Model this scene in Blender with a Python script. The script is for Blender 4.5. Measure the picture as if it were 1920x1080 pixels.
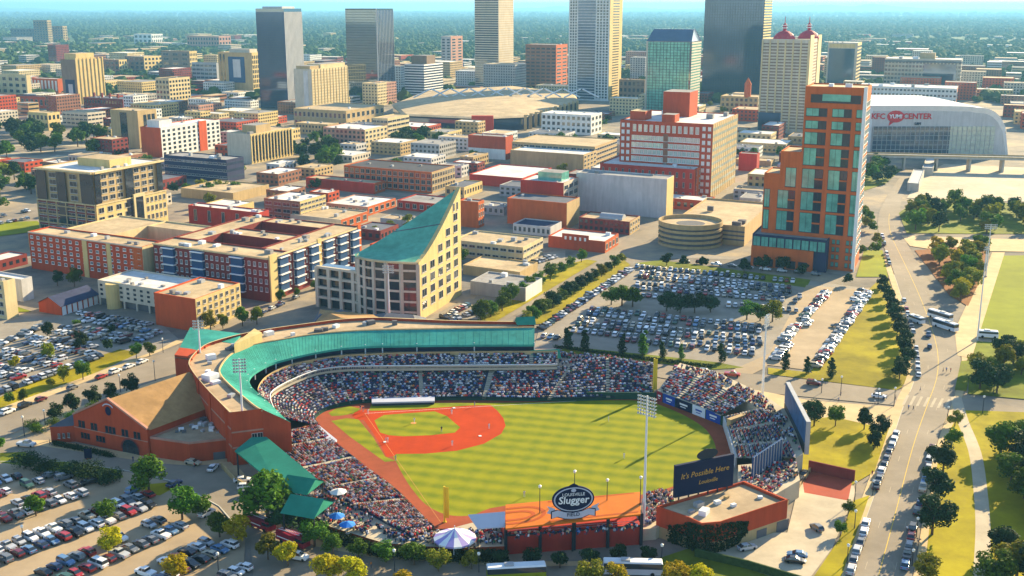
import bpy, math, random
import numpy as np
from math import radians, sin, cos, atan2, hypot, pi
random.seed(7); RNG = np.random.default_rng(7)
SC = bpy.context.scene
COL = SC.collection
for o in list(bpy.data.objects): bpy.data.objects.remove(o)

# ------------------------------------------------------------------ camera
FPX, CAMH, CYP, HZP = 2100.0, 122.0, 540.0, 15.0      # focal length in photo pixels, height in metres, centre row, horizon row
PIT = math.atan((CYP - HZP) / FPX)
cam_d = bpy.data.cameras.new('camera'); cam = bpy.data.objects.new('camera', cam_d); COL.objects.link(cam)
cam.location = (0, 0, CAMH); cam.rotation_euler = (pi/2 - PIT, 0, 0)
cam_d.sensor_width = 36; cam_d.lens = 36 * FPX / 1920; cam_d.clip_start = 1; cam_d.clip_end = 120000
SC.camera = cam
SC.render.resolution_x, SC.render.resolution_y = 1024, 576

# ------------------------------------------------------------------ sky, sun, exposure
SUN_AZ, SUN_EL = 49.0, 20.0           # azimuth of the sun counted from +X towards +Y
wd = bpy.data.worlds.new('World'); SC.world = wd; wd.use_nodes = True
nt = wd.node_tree; nt.nodes.clear()
sky = nt.nodes.new('ShaderNodeTexSky'); sky.sky_type = 'NISHITA'; sky.sun_disc = False
sky.sun_elevation = radians(SUN_EL); sky.sun_rotation = radians(90 - SUN_AZ)
sky.altitude = 100; sky.air_density = 1.0; sky.dust_density = 0.25; sky.ozone_density = 2.0
bg = nt.nodes.new('ShaderNodeBackground'); bg.inputs['Strength'].default_value = 0.088
wo = nt.nodes.new('ShaderNodeOutputWorld')
nt.links.new(sky.outputs[0], bg.inputs[0]); nt.links.new(bg.outputs[0], wo.inputs[0])
sl = bpy.data.lights.new('sun', 'SUN'); sl.energy = 5.0; sl.angle = radians(0.5); sl.color = (1.0, 0.79, 0.46)
so = bpy.data.objects.new('sun', sl); COL.objects.link(so)
so.rotation_euler = (pi/2 - radians(SUN_EL), 0, radians(SUN_AZ) + pi/2)
so.location = (300, 300, 400)
SC.view_settings.view_transform = 'Standard'; SC.view_settings.look = 'None'
SC.view_settings.exposure = 1.8; SC.view_settings.gamma = 1.0
SC.view_settings.use_curve_mapping = False

# ------------------------------------------------------------------ picture to place: a pixel gives a direction, the plane z gives the distance
CP, SP = cos(PIT), sin(PIT)
def G(u, v, z=0.0):
    a = (u - 960) / FPX; b = (v - CYP) / FPX
    dx, dy, dz = a, CP - b*SP, -SP - b*CP
    t = (CAMH - z) / -dz
    return (t*dx, t*dy, z)
def G2(u, v, z=0.0): return G(u, v, z)[:2]
def HT(Y, v):
    k = (v - CYP) / FPX
    return CAMH - Y * (SP + k*CP) / (CP - k*SP)
def PX(X, Y, Z):
    d = Y*CP + (CAMH-Z)*SP
    return 960 + FPX*X/d, CYP + FPX*((CAMH-Z)*CP - Y*SP)/d
def azdir(u): 
    x, y = (u-960)/FPX, 1/CP; n = hypot(x, y); return (x/n, y/n)
VPR, VPL = 1850, -3000
DR, DL = azdir(VPR), azdir(VPL)
AZR = math.degrees(atan2(DR[1], DR[0])); AZL = math.degrees(atan2(DL[1], DL[0]))

# ------------------------------------------------------------------ materials
M = {}
def mat(name, col, rough=0.85, var=0.18, scale=0.25, metal=0.0, spec=0.1, stain=0.0, rnd=0.0, bump=0.0, trans=0.0, streak=False):
    m = bpy.data.materials.new(name); m.use_nodes = True; M[name] = m
    t = m.node_tree; N = t.nodes; L = t.links
    b = N['Principled BSDF']
    b.inputs['Roughness'].default_value = rough; b.inputs['Metallic'].default_value = metal
    b.inputs['Specular IOR Level'].default_value = spec
    geo = N.new('ShaderNodeNewGeometry')
    pos = geo.outputs['Position']
    if streak:
        mp = N.new('ShaderNodeMapping'); mp.inputs['Scale'].default_value = (1, 1, 0.12); L.new(pos, mp.inputs[0]); pos = mp.outputs[0]
    no = N.new('ShaderNodeTexNoise'); no.inputs['Scale'].default_value = scale; no.inputs['Detail'].default_value = 6; no.inputs['Roughness'].default_value = 0.65
    L.new(pos, no.inputs['Vector'])
    mr = N.new('ShaderNodeMapRange'); mr.inputs[1].default_value = 0.3; mr.inputs[2].default_value = 0.7
    mr.inputs[3].default_value = 1 - var; mr.inputs[4].default_value = 1 + var
    L.new(no.outputs[0], mr.inputs[0])
    mul = N.new('ShaderNodeMix'); mul.data_type = 'RGBA'; mul.blend_type = 'MULTIPLY'; mul.inputs[0].default_value = 1
    mul.inputs[6].default_value = (*col, 1)
    L.new(mr.outputs[0], mul.inputs[7]); out = mul.outputs[2]
    if stain:
        n2 = N.new('ShaderNodeTexNoise'); n2.inputs['Scale'].default_value = scale*0.17; n2.inputs['Detail'].default_value = 8; n2.inputs['Roughness'].default_value = 0.7
        L.new(geo.outputs['Position'], n2.inputs['Vector'])
        m2 = N.new('ShaderNodeMapRange'); m2.inputs[1].default_value = 0.42; m2.inputs[2].default_value = 0.62; m2.inputs[3].default_value = 1 - stain; m2.inputs[4].default_value = 1
        L.new(n2.outputs[0], m2.inputs[0])
        mu2 = N.new('ShaderNodeMix'); mu2.data_type = 'RGBA'; mu2.blend_type = 'MULTIPLY'; mu2.inputs[0].default_value = 1
        L.new(out, mu2.inputs[6]); L.new(m2.outputs[0], mu2.inputs[7]); out = mu2.outputs[2]
    if rnd:
        oi = N.new('ShaderNodeObjectInfo'); hs = N.new('ShaderNodeHueSaturation')
        mh = N.new('ShaderNodeMapRange'); mh.inputs[3].default_value = 0.5 - 0.03*rnd; mh.inputs[4].default_value = 0.5 + 0.025*rnd
        mv = N.new('ShaderNodeMapRange'); mv.inputs[3].default_value = 1 - 0.3*rnd; mv.inputs[4].default_value = 1 + 0.3*rnd
        L.new(oi.outputs['Random'], mh.inputs[0]); L.new(oi.outputs['Random'], mv.inputs[0])
        L.new(mh.outputs[0], hs.inputs['Hue']); L.new(mv.outputs[0], hs.inputs['Value']); L.new(out, hs.inputs['Color']); out = hs.outputs[0]
    L.new(out, b.inputs['Base Color'])
    if bump:
        bp = N.new('ShaderNodeBump'); bp.inputs['Strength'].default_value = bump; bp.inputs['Distance'].default_value = 0.3
        L.new(no.outputs[0], bp.inputs['Height']); L.new(bp.outputs[0], b.inputs['Normal'])
    if trans:
        tr = N.new('ShaderNodeBsdfTranslucent'); ms = N.new('ShaderNodeMixShader'); ms.inputs[0].default_value = trans
        L.new(out, tr.inputs[0]); L.new(b.outputs[0], ms.inputs[1]); L.new(tr.outputs[0], ms.inputs[2])
        L.new(ms.outputs[0], N['Material Output'].inputs[0])
    return m
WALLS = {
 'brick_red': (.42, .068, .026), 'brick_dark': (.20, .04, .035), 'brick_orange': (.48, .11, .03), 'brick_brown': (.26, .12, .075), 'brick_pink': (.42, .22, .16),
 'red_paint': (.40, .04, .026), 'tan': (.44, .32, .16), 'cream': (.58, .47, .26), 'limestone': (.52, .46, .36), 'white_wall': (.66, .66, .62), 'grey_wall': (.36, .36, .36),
 'dark_grey': (.13, .13, .14), 'navy_wall': (.035, .04, .09), 'yellow_stone': (.58, .44, .19), 'concrete': (.44, .41, .35), 'pale_grey': (.52, .51, .50), 'brown_wall': (.24, .17, .12), 'rust_wall': (.50, .085, .025), 'terracotta': (.52, .12, .03)}  # yellow_stone and brick_orange double as painted sunlight on right faces
for k, c in WALLS.items(): mat(k, c, .9, .14, .5, stain=.12, streak=True)
ROOFS = {'roof_tan': (.52, .40, .24), 'roof_white': (.72, .70, .66), 'roof_grey': (.30, .29, .28), 'roof_dark': (.07, .07, .08), 'roof_gravel': (.46, .35, .22), 'roof_navy': (.05, .06, .12), 'roof_green': (.05, .34, .27), 'roof_slate': (.13, .14, .17), 'roof_copper': (.13, .42, .29), 'roof_shingle': (.40, .24, .10)}
for k, c in ROOFS.items(): mat(k, c, .85, .16, .35, stain=.28)
mat('glass_dark', (.02, .028, .04), .08, .1, .4, spec=.8)
mat('glass_blue', (.07, .10, .17), .07, .2, .05, metal=.55, spec=.8)
mat('glass_green', (.15, .42, .33), .1, .35, .2, metal=.25, spec=.8)
mat('glass_mirror', (.22, .25, .28), .04, .1, .05, metal=.9, spec=.8)
mat('glass_pale', (.42, .50, .44), .15, .25, .3, metal=.2, spec=.7)
mat('window_frame', (.42, .40, .36), .7, .05)
mat('frame_white', (.72, .72, .70), .6, .05)
mat('frame_dark', (.04, .04, .05), .5, .05)
mat('metal_grey', (.36, .37, .38), .5, .1, .6, metal=.3)
mat('metal_white', (.66, .68, .69), .5, .08)
mat('metal_dark', (.03, .035, .045), .5, .1)
mat('steel_blue', (.03, .07, .16), .4, .12, .4)
# ------------------------------------------------------------------ mesh helpers
class MB:
    def __init__(s): s.v = []; s.f = []; s.m = []
    def poly(s, pts, m=0):
        n = len(s.v); s.v += [tuple(p) for p in pts]; s.f.append(tuple(range(n, n+len(pts)))); s.m.append(m)
    def box(s, p, ax, ay, az, m=0):
        p = np.array(p, float); ax, ay, az = (np.array(q, float) for q in (ax, ay, az))
        c = [p, p+ax, p+ax+ay, p+ay, p+az, p+ax+az, p+ax+ay+az, p+ay+az]
        n = len(s.v); s.v += [tuple(q) for q in c]
        for q in ((3,2,1,0),(4,5,6,7),(0,1,5,4),(1,2,6,5),(2,3,7,6),(3,0,4,7)): s.f.append(tuple(n+i for i in q)); s.m.append(m)
    def cbox(s, c, sx, sy, z0, z1, az=0, m=0):          # centred box turned by az degrees
        a = radians(az); ex = (cos(a)*sx, sin(a)*sx, 0); ey = (-sin(a)*sy, cos(a)*sy, 0)
        s.box((c[0]-ex[0]/2-ey[0]/2, c[1]-ex[1]/2-ey[1]/2, z0), ex, ey, (0, 0, z1-z0), m)
    def prism(s, pts, z0, z1, m=0, mt=None, bottom=False):
        k = len(pts); z0 = z0 if hasattr(z0, '__len__') else [z0]*k; z1 = z1 if hasattr(z1, '__len__') else [z1]*k
        n = len(s.v)
        s.v += [(p[0], p[1], a) for p, a in zip(pts, z0)] + [(p[0], p[1], a) for p, a in zip(pts, z1)]
        for i in range(k):
            j = (i+1) % k; s.f.append((n+i, n+j, n+k+j, n+k+i)); s.m.append(m)
        s.f.append(tuple(n+k+i for i in range(k))); s.m.append(m if mt is None else mt)
        if bottom: s.f.append(tuple(n+i for i in reversed(range(k)))); s.m.append(m)
    def tube(s, a, b, r0, r1=None, k=6, m=0, cap=True):
        r1 = r0 if r1 is None else r1
        a = np.array(a, float); b = np.array(b, float); d = b-a; d = d/np.linalg.norm(d)
        x = np.cross(d, (0, 0, 1) if abs(d[2]) < .9 else (1, 0, 0)); x /= np.linalg.norm(x); y = np.cross(d, x)
        n = len(s.v)
        for c, r in ((a, r0), (b, r1)):
            for i in range(k):
                t = 2*pi*i/k; s.v.append(tuple(c + x*r*cos(t) + y*r*sin(t)))
        for i in range(k):
            j = (i+1) % k; s.f.append((n+i, n+j, n+k+j, n+k+i)); s.m.append(m)
        if cap: s.f.append(tuple(n+k+i for i in range(k))); s.m.append(m)
    def strip(s, A, B, m=0):                                  # quads between two polylines
        for i in range(len(A)-1): s.poly([A[i], A[i+1], B[i+1], B[i]], m)
    def mesh(s, name, mats):
        me = bpy.data.meshes.new(name); me.from_pydata(s.v, [], s.f)
        for q in mats: me.materials.append(M[q] if isinstance(q, str) else q)
        if len(mats) > 1: me.polygons.foreach_set('material_index', s.m)
        return me
    def build(s, name, mats, parent=None, off=(0, 0, 0)):
        if isinstance(mats, str): mats = [mats]
        if off[0] or off[1] or off[2]: s.v = [(x-off[0], y-off[1], z-off[2]) for x, y, z in s.v]
        o = bpy.data.objects.new(name, s.mesh(name, mats)); COL.objects.link(o)
        if parent is not None: o.parent = parent
        return o
def tag(o, label=None, cat=None, group=None, kind=None):
    if label: o['label'] = label
    if cat: o['category'] = cat
    if group: o['group'] = group
    if kind: o['kind'] = kind
    return o
def empty(name, loc, label, cat, group=None):
    o = bpy.data.objects.new(name, None); COL.objects.link(o); o.location = loc; o.empty_display_size = 1
    return tag(o, label, cat, group)
def link_copy(o, parent, loc=None, rz=0, name=None):
    c = bpy.data.objects.new(name or o.name.split('.')[0], o.data if hasattr(o, 'data') else o); COL.objects.link(c); c.parent = parent
    if loc is not None: c.location = loc
    c.rotation_euler = (0, 0, rz); return c
def place(name, me, parent, loc, rz=0):
    c = bpy.data.objects.new(name, me); COL.objects.link(c); c.parent = parent; c.location = loc; c.rotation_euler = (0, 0, rz); return c
ORD = ['first','second','third','fourth','fifth','sixth','seventh','eighth','ninth','tenth','eleventh','twelfth']
def ordn(i): return ORD[i] if i < 12 else f"{i+1}{'th' if 10 <= (i+1) % 100 <= 20 else {1:'st',2:'nd',3:'rd'}.get((i+1) % 10,'th')}"

WINMESH = {}
def window_mesh(w, h, glass, frame):
    k = (round(w, 1), round(h, 1), glass, frame)
    if k not in WINMESH:
        b = MB(); t = min(.16, w*.08); d = .12
        for x0, x1, z0, z1 in ((0, w, 0, t), (0, w, h-t, h), (0, t, t, h-t), (w-t, w, t, h-t), (w/2-t/3, w/2+t/3, t, h-t)):
            b.box((x0, -d, z0), (x1-x0, 0, 0), (0, d, 0), (0, 0, z1-z0), 0)
        b.box((-.08, -.26, -.14), (w+.16, 0, 0), (0, .26, 0), (0, 0, .135), 0)
        b.poly([(t, -.03, t), (w-t, -.03, t), (w-t, -.03, h-t), (t, -.03, h-t)], 1)
        WINMESH[k] = b.mesh('window', [frame, glass])
    return WINMESH[k]

FOOT = []         # (s,t) rectangles already built on, in the street grid
def st(p):        # ground point to street-grid coordinates
    det = DL[0]*DR[1] - DL[1]*DR[0]
    return ((p[0]*DR[1] - p[1]*DR[0])/det, (DL[0]*p[1] - DL[1]*p[0])/det)
def unst(s, t): return (s*DL[0] + t*DR[0], s*DL[1] + t*DR[1])

class Bld:
    """A building on the street grid: near corner C, one face running to the left, one face running to the right."""
    def __init__(s, name, label, px, cat='building', group=None, z0=0.0, minR=None, maxR=None):
        Cx, Cy, Lx, Rx, Ty = px
        s.C = np.array(G2(Cx, Cy)); s.root = empty(name, (s.C[0], s.C[1], 0), label, cat, group)
        s.H = HT(s.C[1], Ty); s.z0 = z0
        def run(d, u):
            k = (u-960)/FPX            # X = k * depth; depth = Y*CP + (CAMH-z)*SP with z = 0
            return (k*(s.C[1]*CP + CAMH*SP) - s.C[0]) / (d[0] - k*d[1]*CP)
        s.wl, s.wr = max(4, run(DL, Lx)), min(maxR or (80 if s.C[1] < 1400 else 60), max(minR or 6, run(DR, Rx)))
        s.dist = hypot(*s.C); s.pxm = FPX/s.dist
        q = st(s.C); FOOT.append((q[0]-6, q[0]+s.wl+6, q[1]-6, q[1]+s.wr+6))
    def p(s, a, b): return (a*DL[0]+b*DR[0], a*DL[1]+b*DR[1])
    def quad(s, s0, s1, t0, t1): return [s.p(s0, t0), s.p(s0, t1), s.p(s1, t1), s.p(s1, t0)]
    def box(s, name, s0, s1, t0, t1, z0, z1, m, parent=None, mt=None):
        b = MB(); b.prism(s.quad(s0, s1, t0, t1), z0, z1, 0, 1 if mt else None)
        return b.build(name, [m, mt] if mt else m, parent or s.root)
    def body(s, wall, roof, s0=0, s1=None, t0=0, t1=None, z0=None, z1=None, par=.7, nm='wall', cap=None):
        s1 = s.wl if s1 is None else s1; t1 = s.wr if t1 is None else t1; z0 = s.z0 if z0 is None else z0; z1 = s.H if z1 is None else z1
        b = MB(); b.prism(s.quad(s0, s1, t0, t1), z0, z1-par)
        w = .45; Q = s.quad(s0, s1, t0, t1); q = s.quad(s0+w, s1-w, t0+w, t1-w)
        k = len(b.v); b.v += [(x, y, z1-par) for x, y in Q] + [(x, y, z1) for x, y in Q] + [(x, y, z1) for x, y in q] + [(x, y, z1-par) for x, y in q]
        for i in range(4):
            j = (i+1) % 4
            for a in range(3): b.f.append((k+4*a+i, k+4*a+j, k+4*a+4+j, k+4*a+4+i)); b.m.append(1 if (a == 1 and cap) else 0)
        o = b.build(nm, [wall, cap] if cap else wall, s.root)
        r = MB(); r.prism(s.quad(s0+w+.03, s1-w-.03, t0+w+.03, t1-w-.03), z1-par-.1, z1-par+.12); r.build('roof', roof, s.root)
        return o
    def face(s, f, off=0.0):
        if f == 'F': return (DL[0]*s.wl, DL[1]*s.wl), (-DL[0], -DL[1]), s.wl, radians(AZL-180)
        return (0, 0), DR, s.wr, radians(AZR)
    def grid(s, f, cols, rows, z0, z1, wf=.6, hf=.6, a0=0, a1=None, glass='glass_dark', frame='window_frame', push=0, sep=None, skip=0, base=(0, 0)):
        A, d, Lf, rz = s.face(f); a1 = Lf if a1 is None else a1
        n = (sin(rz), -cos(rz)); A = (A[0]+n[0]*push+base[0], A[1]+n[1]*push+base[1])
        cw, ch = (a1-a0)/cols, (z1-z0)/rows; w, h = cw*wf, ch*hf
        vis = abs(cos(rz - atan2(s.C[0], s.C[1])*-1)) if False else 1
        if sep is None: sep = max(w, h)*s.pxm >= 7.5 and cols*rows <= 220
        me = window_mesh(w, h, glass, frame) if sep else None
        b = MB()
        for i in range(cols):
            for j in range(rows):
                if skip and random.random() < skip: continue
                a = a0 + cw*(i+.5) - w/2; z = z0 + ch*(j+.5) - h/2; x, y = A[0]+d[0]*a, A[1]+d[1]*a
                if sep: place('window', me, s.root, (x, y, z), rz)
                else: b.box((x, y, z), (d[0]*w, d[1]*w, 0), (n[0]*.06, n[1]*.06, 0), (0, 0, h))
        if b.v: tag(b.build('window_rows', glass, s.root), kind='stuff')
    def bands(s, f, rows, z0, z1, hf=.5, a0=0, a1=None, m='glass_dark', name='window_band', proud=.05, sep=None):
        A, d, Lf, rz = s.face(f); a1 = Lf if a1 is None else a1; n = (sin(rz), -cos(rz)); ch = (z1-z0)/rows
        b = MB()
        for j in range(rows):
            h = ch*hf; z = z0 + ch*(j+.5)-h/2
            b.box((A[0]+d[0]*a0, A[1]+d[1]*a0, z), (d[0]*(a1-a0), d[1]*(a1-a0), 0), (n[0]*proud, n[1]*proud, 0), (0, 0, h))
            if s.pxm*h > 5: b.build(name, m, s.root); b = MB()
        if b.v: tag(b.build(name, m, s.root), kind='stuff')
    def piers(s, f, n_, z0, z1, w=.8, proud=.35, m='limestone', a0=0, a1=None, name='pier'):
        A, d, Lf, rz = s.face(f); a1 = Lf if a1 is None else a1; n = (sin(rz), -cos(rz)); b = MB()
        big = s.pxm*w > 3
        for i in range(n_):
            a = a0 + (a1-a0-w)*(i/(n_-1) if n_ > 1 else .5)
            b.box((A[0]+d[0]*a, A[1]+d[1]*a, z0), (d[0]*w, d[1]*w, 0), (n[0]*proud, n[1]*proud, 0), (0, 0, z1-z0))
            if big: b.build(name, m, s.root); b = MB()
        if b.v: tag(b.build(name+'_rows', m, s.root), kind='stuff')
    def panel(s, f, a0, a1, z0, z1, m, name, proud=.08):
        A, d, Lf, rz = s.face(f); n = (sin(rz), -cos(rz)); b = MB()
        b.box((A[0]+d[0]*a0, A[1]+d[1]*a0, z0), (d[0]*(a1-a0), d[1]*(a1-a0), 0), (n[0]*proud, n[1]*proud, 0), (0, 0, z1-z0))
        return b.build(name, m, s.root)
    def units(s, n, z=None, mats=('metal_grey', 'metal_white', 'roof_grey'), big=3.0, s0=0, s1=None, t0=0, t1=None):
        s1 = s.wl if s1 is None else s1; t1 = s.wr if t1 is None else t1; z = s.H-.58 if z is None else z
        for i in range(n):
            w, d, h = random.uniform(.4, 1)*big, random.uniform(.4, 1)*big, random.uniform(.25, .6)*big
            if s1-s0 < w+2.4 or t1-t0 < d+2.4: continue
            a, c = random.uniform(s0+1.2, s1-w-1.2), random.uniform(t0+1.2, t1-d-1.2)
            s.box('rooftop_unit', a, a+w, c, c+d, z, z+h, random.choice(mats))
    def penthouse(s, m, fs0, fs1, ft0, ft1, h, mt='roof_grey'):
        z = s.H-.57; s.box('penthouse', s.wl*fs0, s.wl*fs1, s.wr*ft0, s.wr*ft1, z, z+h, m, mt=mt)
# ------------------------------------------------------------------ ground, roads, lots, lawns
def ground_material():
    m = bpy.data.materials.new('ground_mix'); m.use_nodes = True; M['ground_mix'] = m
    t = m.node_tree; N = t.nodes; L = t.links; b = N['Principled BSDF']; b.inputs['Roughness'].default_value = .95; b.inputs['Specular IOR Level'].default_value = .1
    g = N.new('ShaderNodeNewGeometry')
    n1 = N.new('ShaderNodeTexNoise'); n1.inputs['Scale'].default_value = .02; n1.inputs['Detail'].default_value = 8; n1.inputs['Roughness'].default_value = .7; L.new(g.outputs['Position'], n1.inputs['Vector'])
    r1 = N.new('ShaderNodeValToRGB'); e = r1.color_ramp.elements
    e[0].position = .36; e[0].color = (.13, .12, .105, 1); e[1].position = .66; e[1].color = (.40, .31, .19, 1)
    x = r1.color_ramp.elements.new(.5); x.color = (.23, .20, .16, 1)
    L.new(n1.outputs[0], r1.inputs[0])
    n2 = N.new('ShaderNodeTexNoise'); n2.inputs['Scale'].default_value = .0022; n2.inputs['Detail'].default_value = 9; n2.inputs['Roughness'].default_value = .68; L.new(g.outputs['Position'], n2.inputs['Vector'])
    r2 = N.new('ShaderNodeValToRGB'); e = r2.color_ramp.elements
    e[0].position = .38; e[0].color = (.045, .085, .025, 1); e[1].position = .72; e[1].color = (.26, .23, .15, 1)
    x = r2.color_ramp.elements.new(.58); x.color = (.07, .11, .03, 1)
    L.new(n2.outputs[0], r2.inputs[0])
    sx = N.new('ShaderNodeSeparateXYZ'); L.new(g.outputs['Position'], sx.inputs[0])
    mr = N.new('ShaderNodeMapRange'); mr.inputs[1].default_value = 1500; mr.inputs[2].default_value = 2600; L.new(sx.outputs[1], mr.inputs[0])
    mx = N.new('ShaderNodeMix'); mx.data_type = 'RGBA'; L.new(mr.outputs[0], mx.inputs[0]); L.new(r1.outputs[0], mx.inputs[6]); L.new(r2.outputs[0], mx.inputs[7])
    L.new(mx.outputs[2], b.inputs['Base Color'])
ground_material()
mat('asphalt', (.30, .265, .215), .9, .14, .15, stain=.2)
mat('asphalt_pale', (.40, .31, .20), .9, .12, .12, stain=.2)
mat('road_grey', (.29, .245, .185), .9, .10, .12, stain=.22)
mat('pavement', (.56, .42, .23), .9, .12, .2, stain=.15)
mat('concrete_pale', (.50, .43, .31), .9, .10, .2, stain=.2)
mat('lawn', (.17, .20, .012), .95, .3, .12, stain=.35)
mat('lawn_dry', (.34, .285, .005), .95, .3, .08, stain=.45)
mat('lawn_bright', (.22, .25, .006), .95, .15, .08, stain=.2)
mat('mulch', (.22, .09, .03), .95, .2, .3)
mat('red_clay_court', (.34, .07, .04), .9, .12, .2)
mat('paint_white', (.75, .75, .72), .8, .05)
mat('paint_yellow', (.62, .42, .04), .8, .05)
mat('kerb', (.48, .45, .38), .9, .08)

b = MB(); R = 60000
b.poly([(-R, -2000, 0), (R, -2000, 0), (R, R, 0), (-R, R, 0)]); tag(b.build('ground', 'ground_mix'), kind='structure')
LV = [0.02]
def sheet(name, pts, m, z=None, kind='structure', parent=None):
    if z is None: LV[0] += .004; z = LV[0]
    b = MB(); b.poly([G(u, v, 0)[:2] + (z,) for u, v in pts])
    o = b.build(name, m, parent); return tag(o, kind=kind) if parent is None else o
def ribbon(name, pts, w, m, z=None, kind='structure', parent=None, px=True):
    """A strip of constant width in metres along a line given in pixels on the ground."""
    if z is None: LV[0] += .004; z = LV[0]
    p = [np.array(G2(*q)) if px else np.array(q) for q in pts]; A = []; B_ = []
    for i in range(len(p)):
        d = p[min(i+1, len(p)-1)] - p[max(i-1, 0)]; d = d/np.linalg.norm(d); n = np.array((-d[1], d[0]))*w/2
        A.append((*(p[i]+n), z)); B_.append((*(p[i]-n), z))
    b = MB(); b.strip(A, B_); o = b.build(name, m, parent)
    return tag(o, kind=kind) if parent is None else o
def smooth(pts, n=6):
    P = [pts[0]] + list(pts) + [pts[-1]]; out = []
    for i in range(1, len(P)-2):
        p0, p1, p2, p3 = (np.array(q, float) for q in P[i-1:i+3])
        for k in range(n):
            t = k/n; out.append(tuple(.5*((2*p1)+(-p0+p2)*t+(2*p0-5*p1+4*p2-p3)*t*t+(-p0+3*p1-3*p2+p3)*t**3)))
    return out + [tuple(pts[-1])]
def kerb(pts, w=.3, h=.13, m='kerb', px=True):
    p = [np.array(G2(*q)) if px else np.array(q) for q in pts]; b = MB()
    for i in range(len(p)-1):
        d = p[i+1]-p[i]; L_ = np.linalg.norm(d); d = d/L_; n = (-d[1]*w, d[0]*w)
        b.box((*p[i], .01), (*(d*L_), 0), (*n, 0), (0, 0, h))
    return tag(b.build('kerb', m), kind='structure')

# streets of the district behind the park
for pts, w in (([(905, 606), (1065, 521), (1230, 430), (1420, 322), (1560, 245)], 12), ([(395, 632), (590, 535), (700, 478), (800, 425), (960, 340), (1150, 240)], 10),
               ([(880, 440), (960, 400), (1100, 325)], 9), ([(240, 430), (330, 392), (520, 318), (760, 228)], 9), ([(-120, 470), (60, 405), (330, 305), (560, 215)], 12)):
    ribbon('street', pts, w, 'road_grey')
for pts, w in (([(-100, 478), (80, 480), (290, 500)], 10), ([(300, 430), (700, 452)], 8), ([(460, 336), (760, 365), (960, 385)], 10), ([(1010, 485), (1240, 497), (1500, 528), (1620, 545)], 9),
               ([(560, 300), (860, 305), (1160, 330)], 10), ([(1250, 480), (1400, 485), (1600, 515)], 8)):
    ribbon('street', pts, w, 'asphalt')
for pts in ([(-120, 104), (120, 97), (300, 99), (420, 104)], [(-120, 92), (140, 87), (260, 90)], [(-120, 82), (120, 78), (240, 76)], [(1700, 130), (1990, 118)], [(1600, 118), (1990, 104)]): ribbon('highway', pts, 24, 'concrete_pale')
for pts in ([(-60, 300), (60, 285), (160, 283)], [(40, 312), (110, 292), (210, 300)], [(-60, 276), (100, 272), (220, 276)]): ribbon('highway_ramp', pts, 9, 'concrete_pale')
# left street with parking bays, upper-left lot
sheet('parking_lot', [(-90, 600), (70, 588), (300, 606), (335, 636), (300, 660), (0, 782), (-120, 830)], 'asphalt')
sheet('verge', [(0, 745), (120, 690), (225, 655), (262, 662), (150, 713), (40, 762), (-30, 790), (-60, 775)], 'lawn_dry')
sheet('pavement', [(-80, 800), (15, 760), (300, 655), (330, 638), (345, 641), (20, 773), (-80, 815)], 'pavement')
sheet('street', [(-90, 812), (15, 772), (300, 665), (335, 648), (335, 700), (95, 782), (20, 815), (-90, 860)], 'road_grey')
sheet('pavement', [(95, 782), (335, 700), (340, 706), (120, 790), (60, 812), (30, 822)], 'pavement')
# road in front of the brick hall, round the stadium to the river road
sheet('road', [(-120, 845), (20, 822), (100, 836), (285, 866), (360, 872), (415, 868), (455, 900), (480, 955), (520, 985), (590, 1022), (700, 1043), (960, 1062), (1240, 1060), (1500, 1095), (1500, 1160), (480, 1160), (470, 1020), (410, 950), (330, 905), (250, 885), (120, 866), (-120, 866)], 'road_grey')
sheet('pavement', [(60, 826), (105, 826), (290, 858), (357, 866), (430, 858), (468, 900), (492, 950), (530, 980), (600, 1014), (700, 1036), (960, 1054), (1240, 1052), (1240, 1060), (960, 1063), (700, 1046), (592, 1025), (518, 988), (478, 956), (452, 902), (415, 870), (360, 874), (285, 868), (60, 834)], 'pavement')
kerb([(-120, 866), (120, 866), (250, 885), (330, 905), (410, 950), (462, 1010)])
sheet('parking_lot', [(-200, 868), (120, 868), (250, 888), (330, 908), (408, 952), (460, 1012), (452, 1160), (-200, 1160)], 'asphalt_pale')
sheet('planting_bed', [(0, 850), (45, 848), (75, 862), (60, 876), (0, 868)], 'lawn')
sheet('planting_bed', [(95, 862), (225, 882), (232, 896), (195, 903), (60, 882)], 'lawn')
sheet('planting_bed', [(262, 910), (318, 905), (322, 918), (300, 930), (268, 925)], 'lawn_dry')
# lots beyond left field
sheet('parking_lot', [(1000, 655), (1010, 620), (1172, 502), (1235, 490), (1512, 540), (1500, 570), (1442, 664), (1390, 692), (1200, 668)], 'asphalt')
sheet('verge', [(1190, 494), (1238, 488), (1520, 525), (1512, 540), (1235, 500)], 'lawn')
sheet('parking_lot', [(1432, 684), (1568, 543), (1632, 540), (1525, 696)], 'asphalt_pale')
sheet('lane', [(1442, 664), (1512, 535), (1570, 540), (1435, 690), (1385, 715), (1360, 700)], 'asphalt_pale')
sheet('lawn', [(1520, 697), (1632, 540), (1662, 512), (1705, 640), (1712, 690), (1690, 728), (1540, 712)], 'lawn_dry')
sheet('verge', [(1440, 690), (1525, 700), (1690, 728), (1680, 732), (1440, 702)], 'lawn_dry')
sheet('verge', [(1060, 650), (1200, 664), (1345, 680), (1395, 690), (1330, 694), (1190, 676), (1050, 660)], 'lawn')
# garden strips beside the diagonal street
sheet('verge', [(985, 610), (1120, 505), (1170, 488), (1182, 497), (1015, 608)], 'lawn_dry')
sheet('verge', [(890, 605), (1050, 500), (1100, 487), (1120, 490), (925, 606)], 'lawn_dry')
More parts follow.
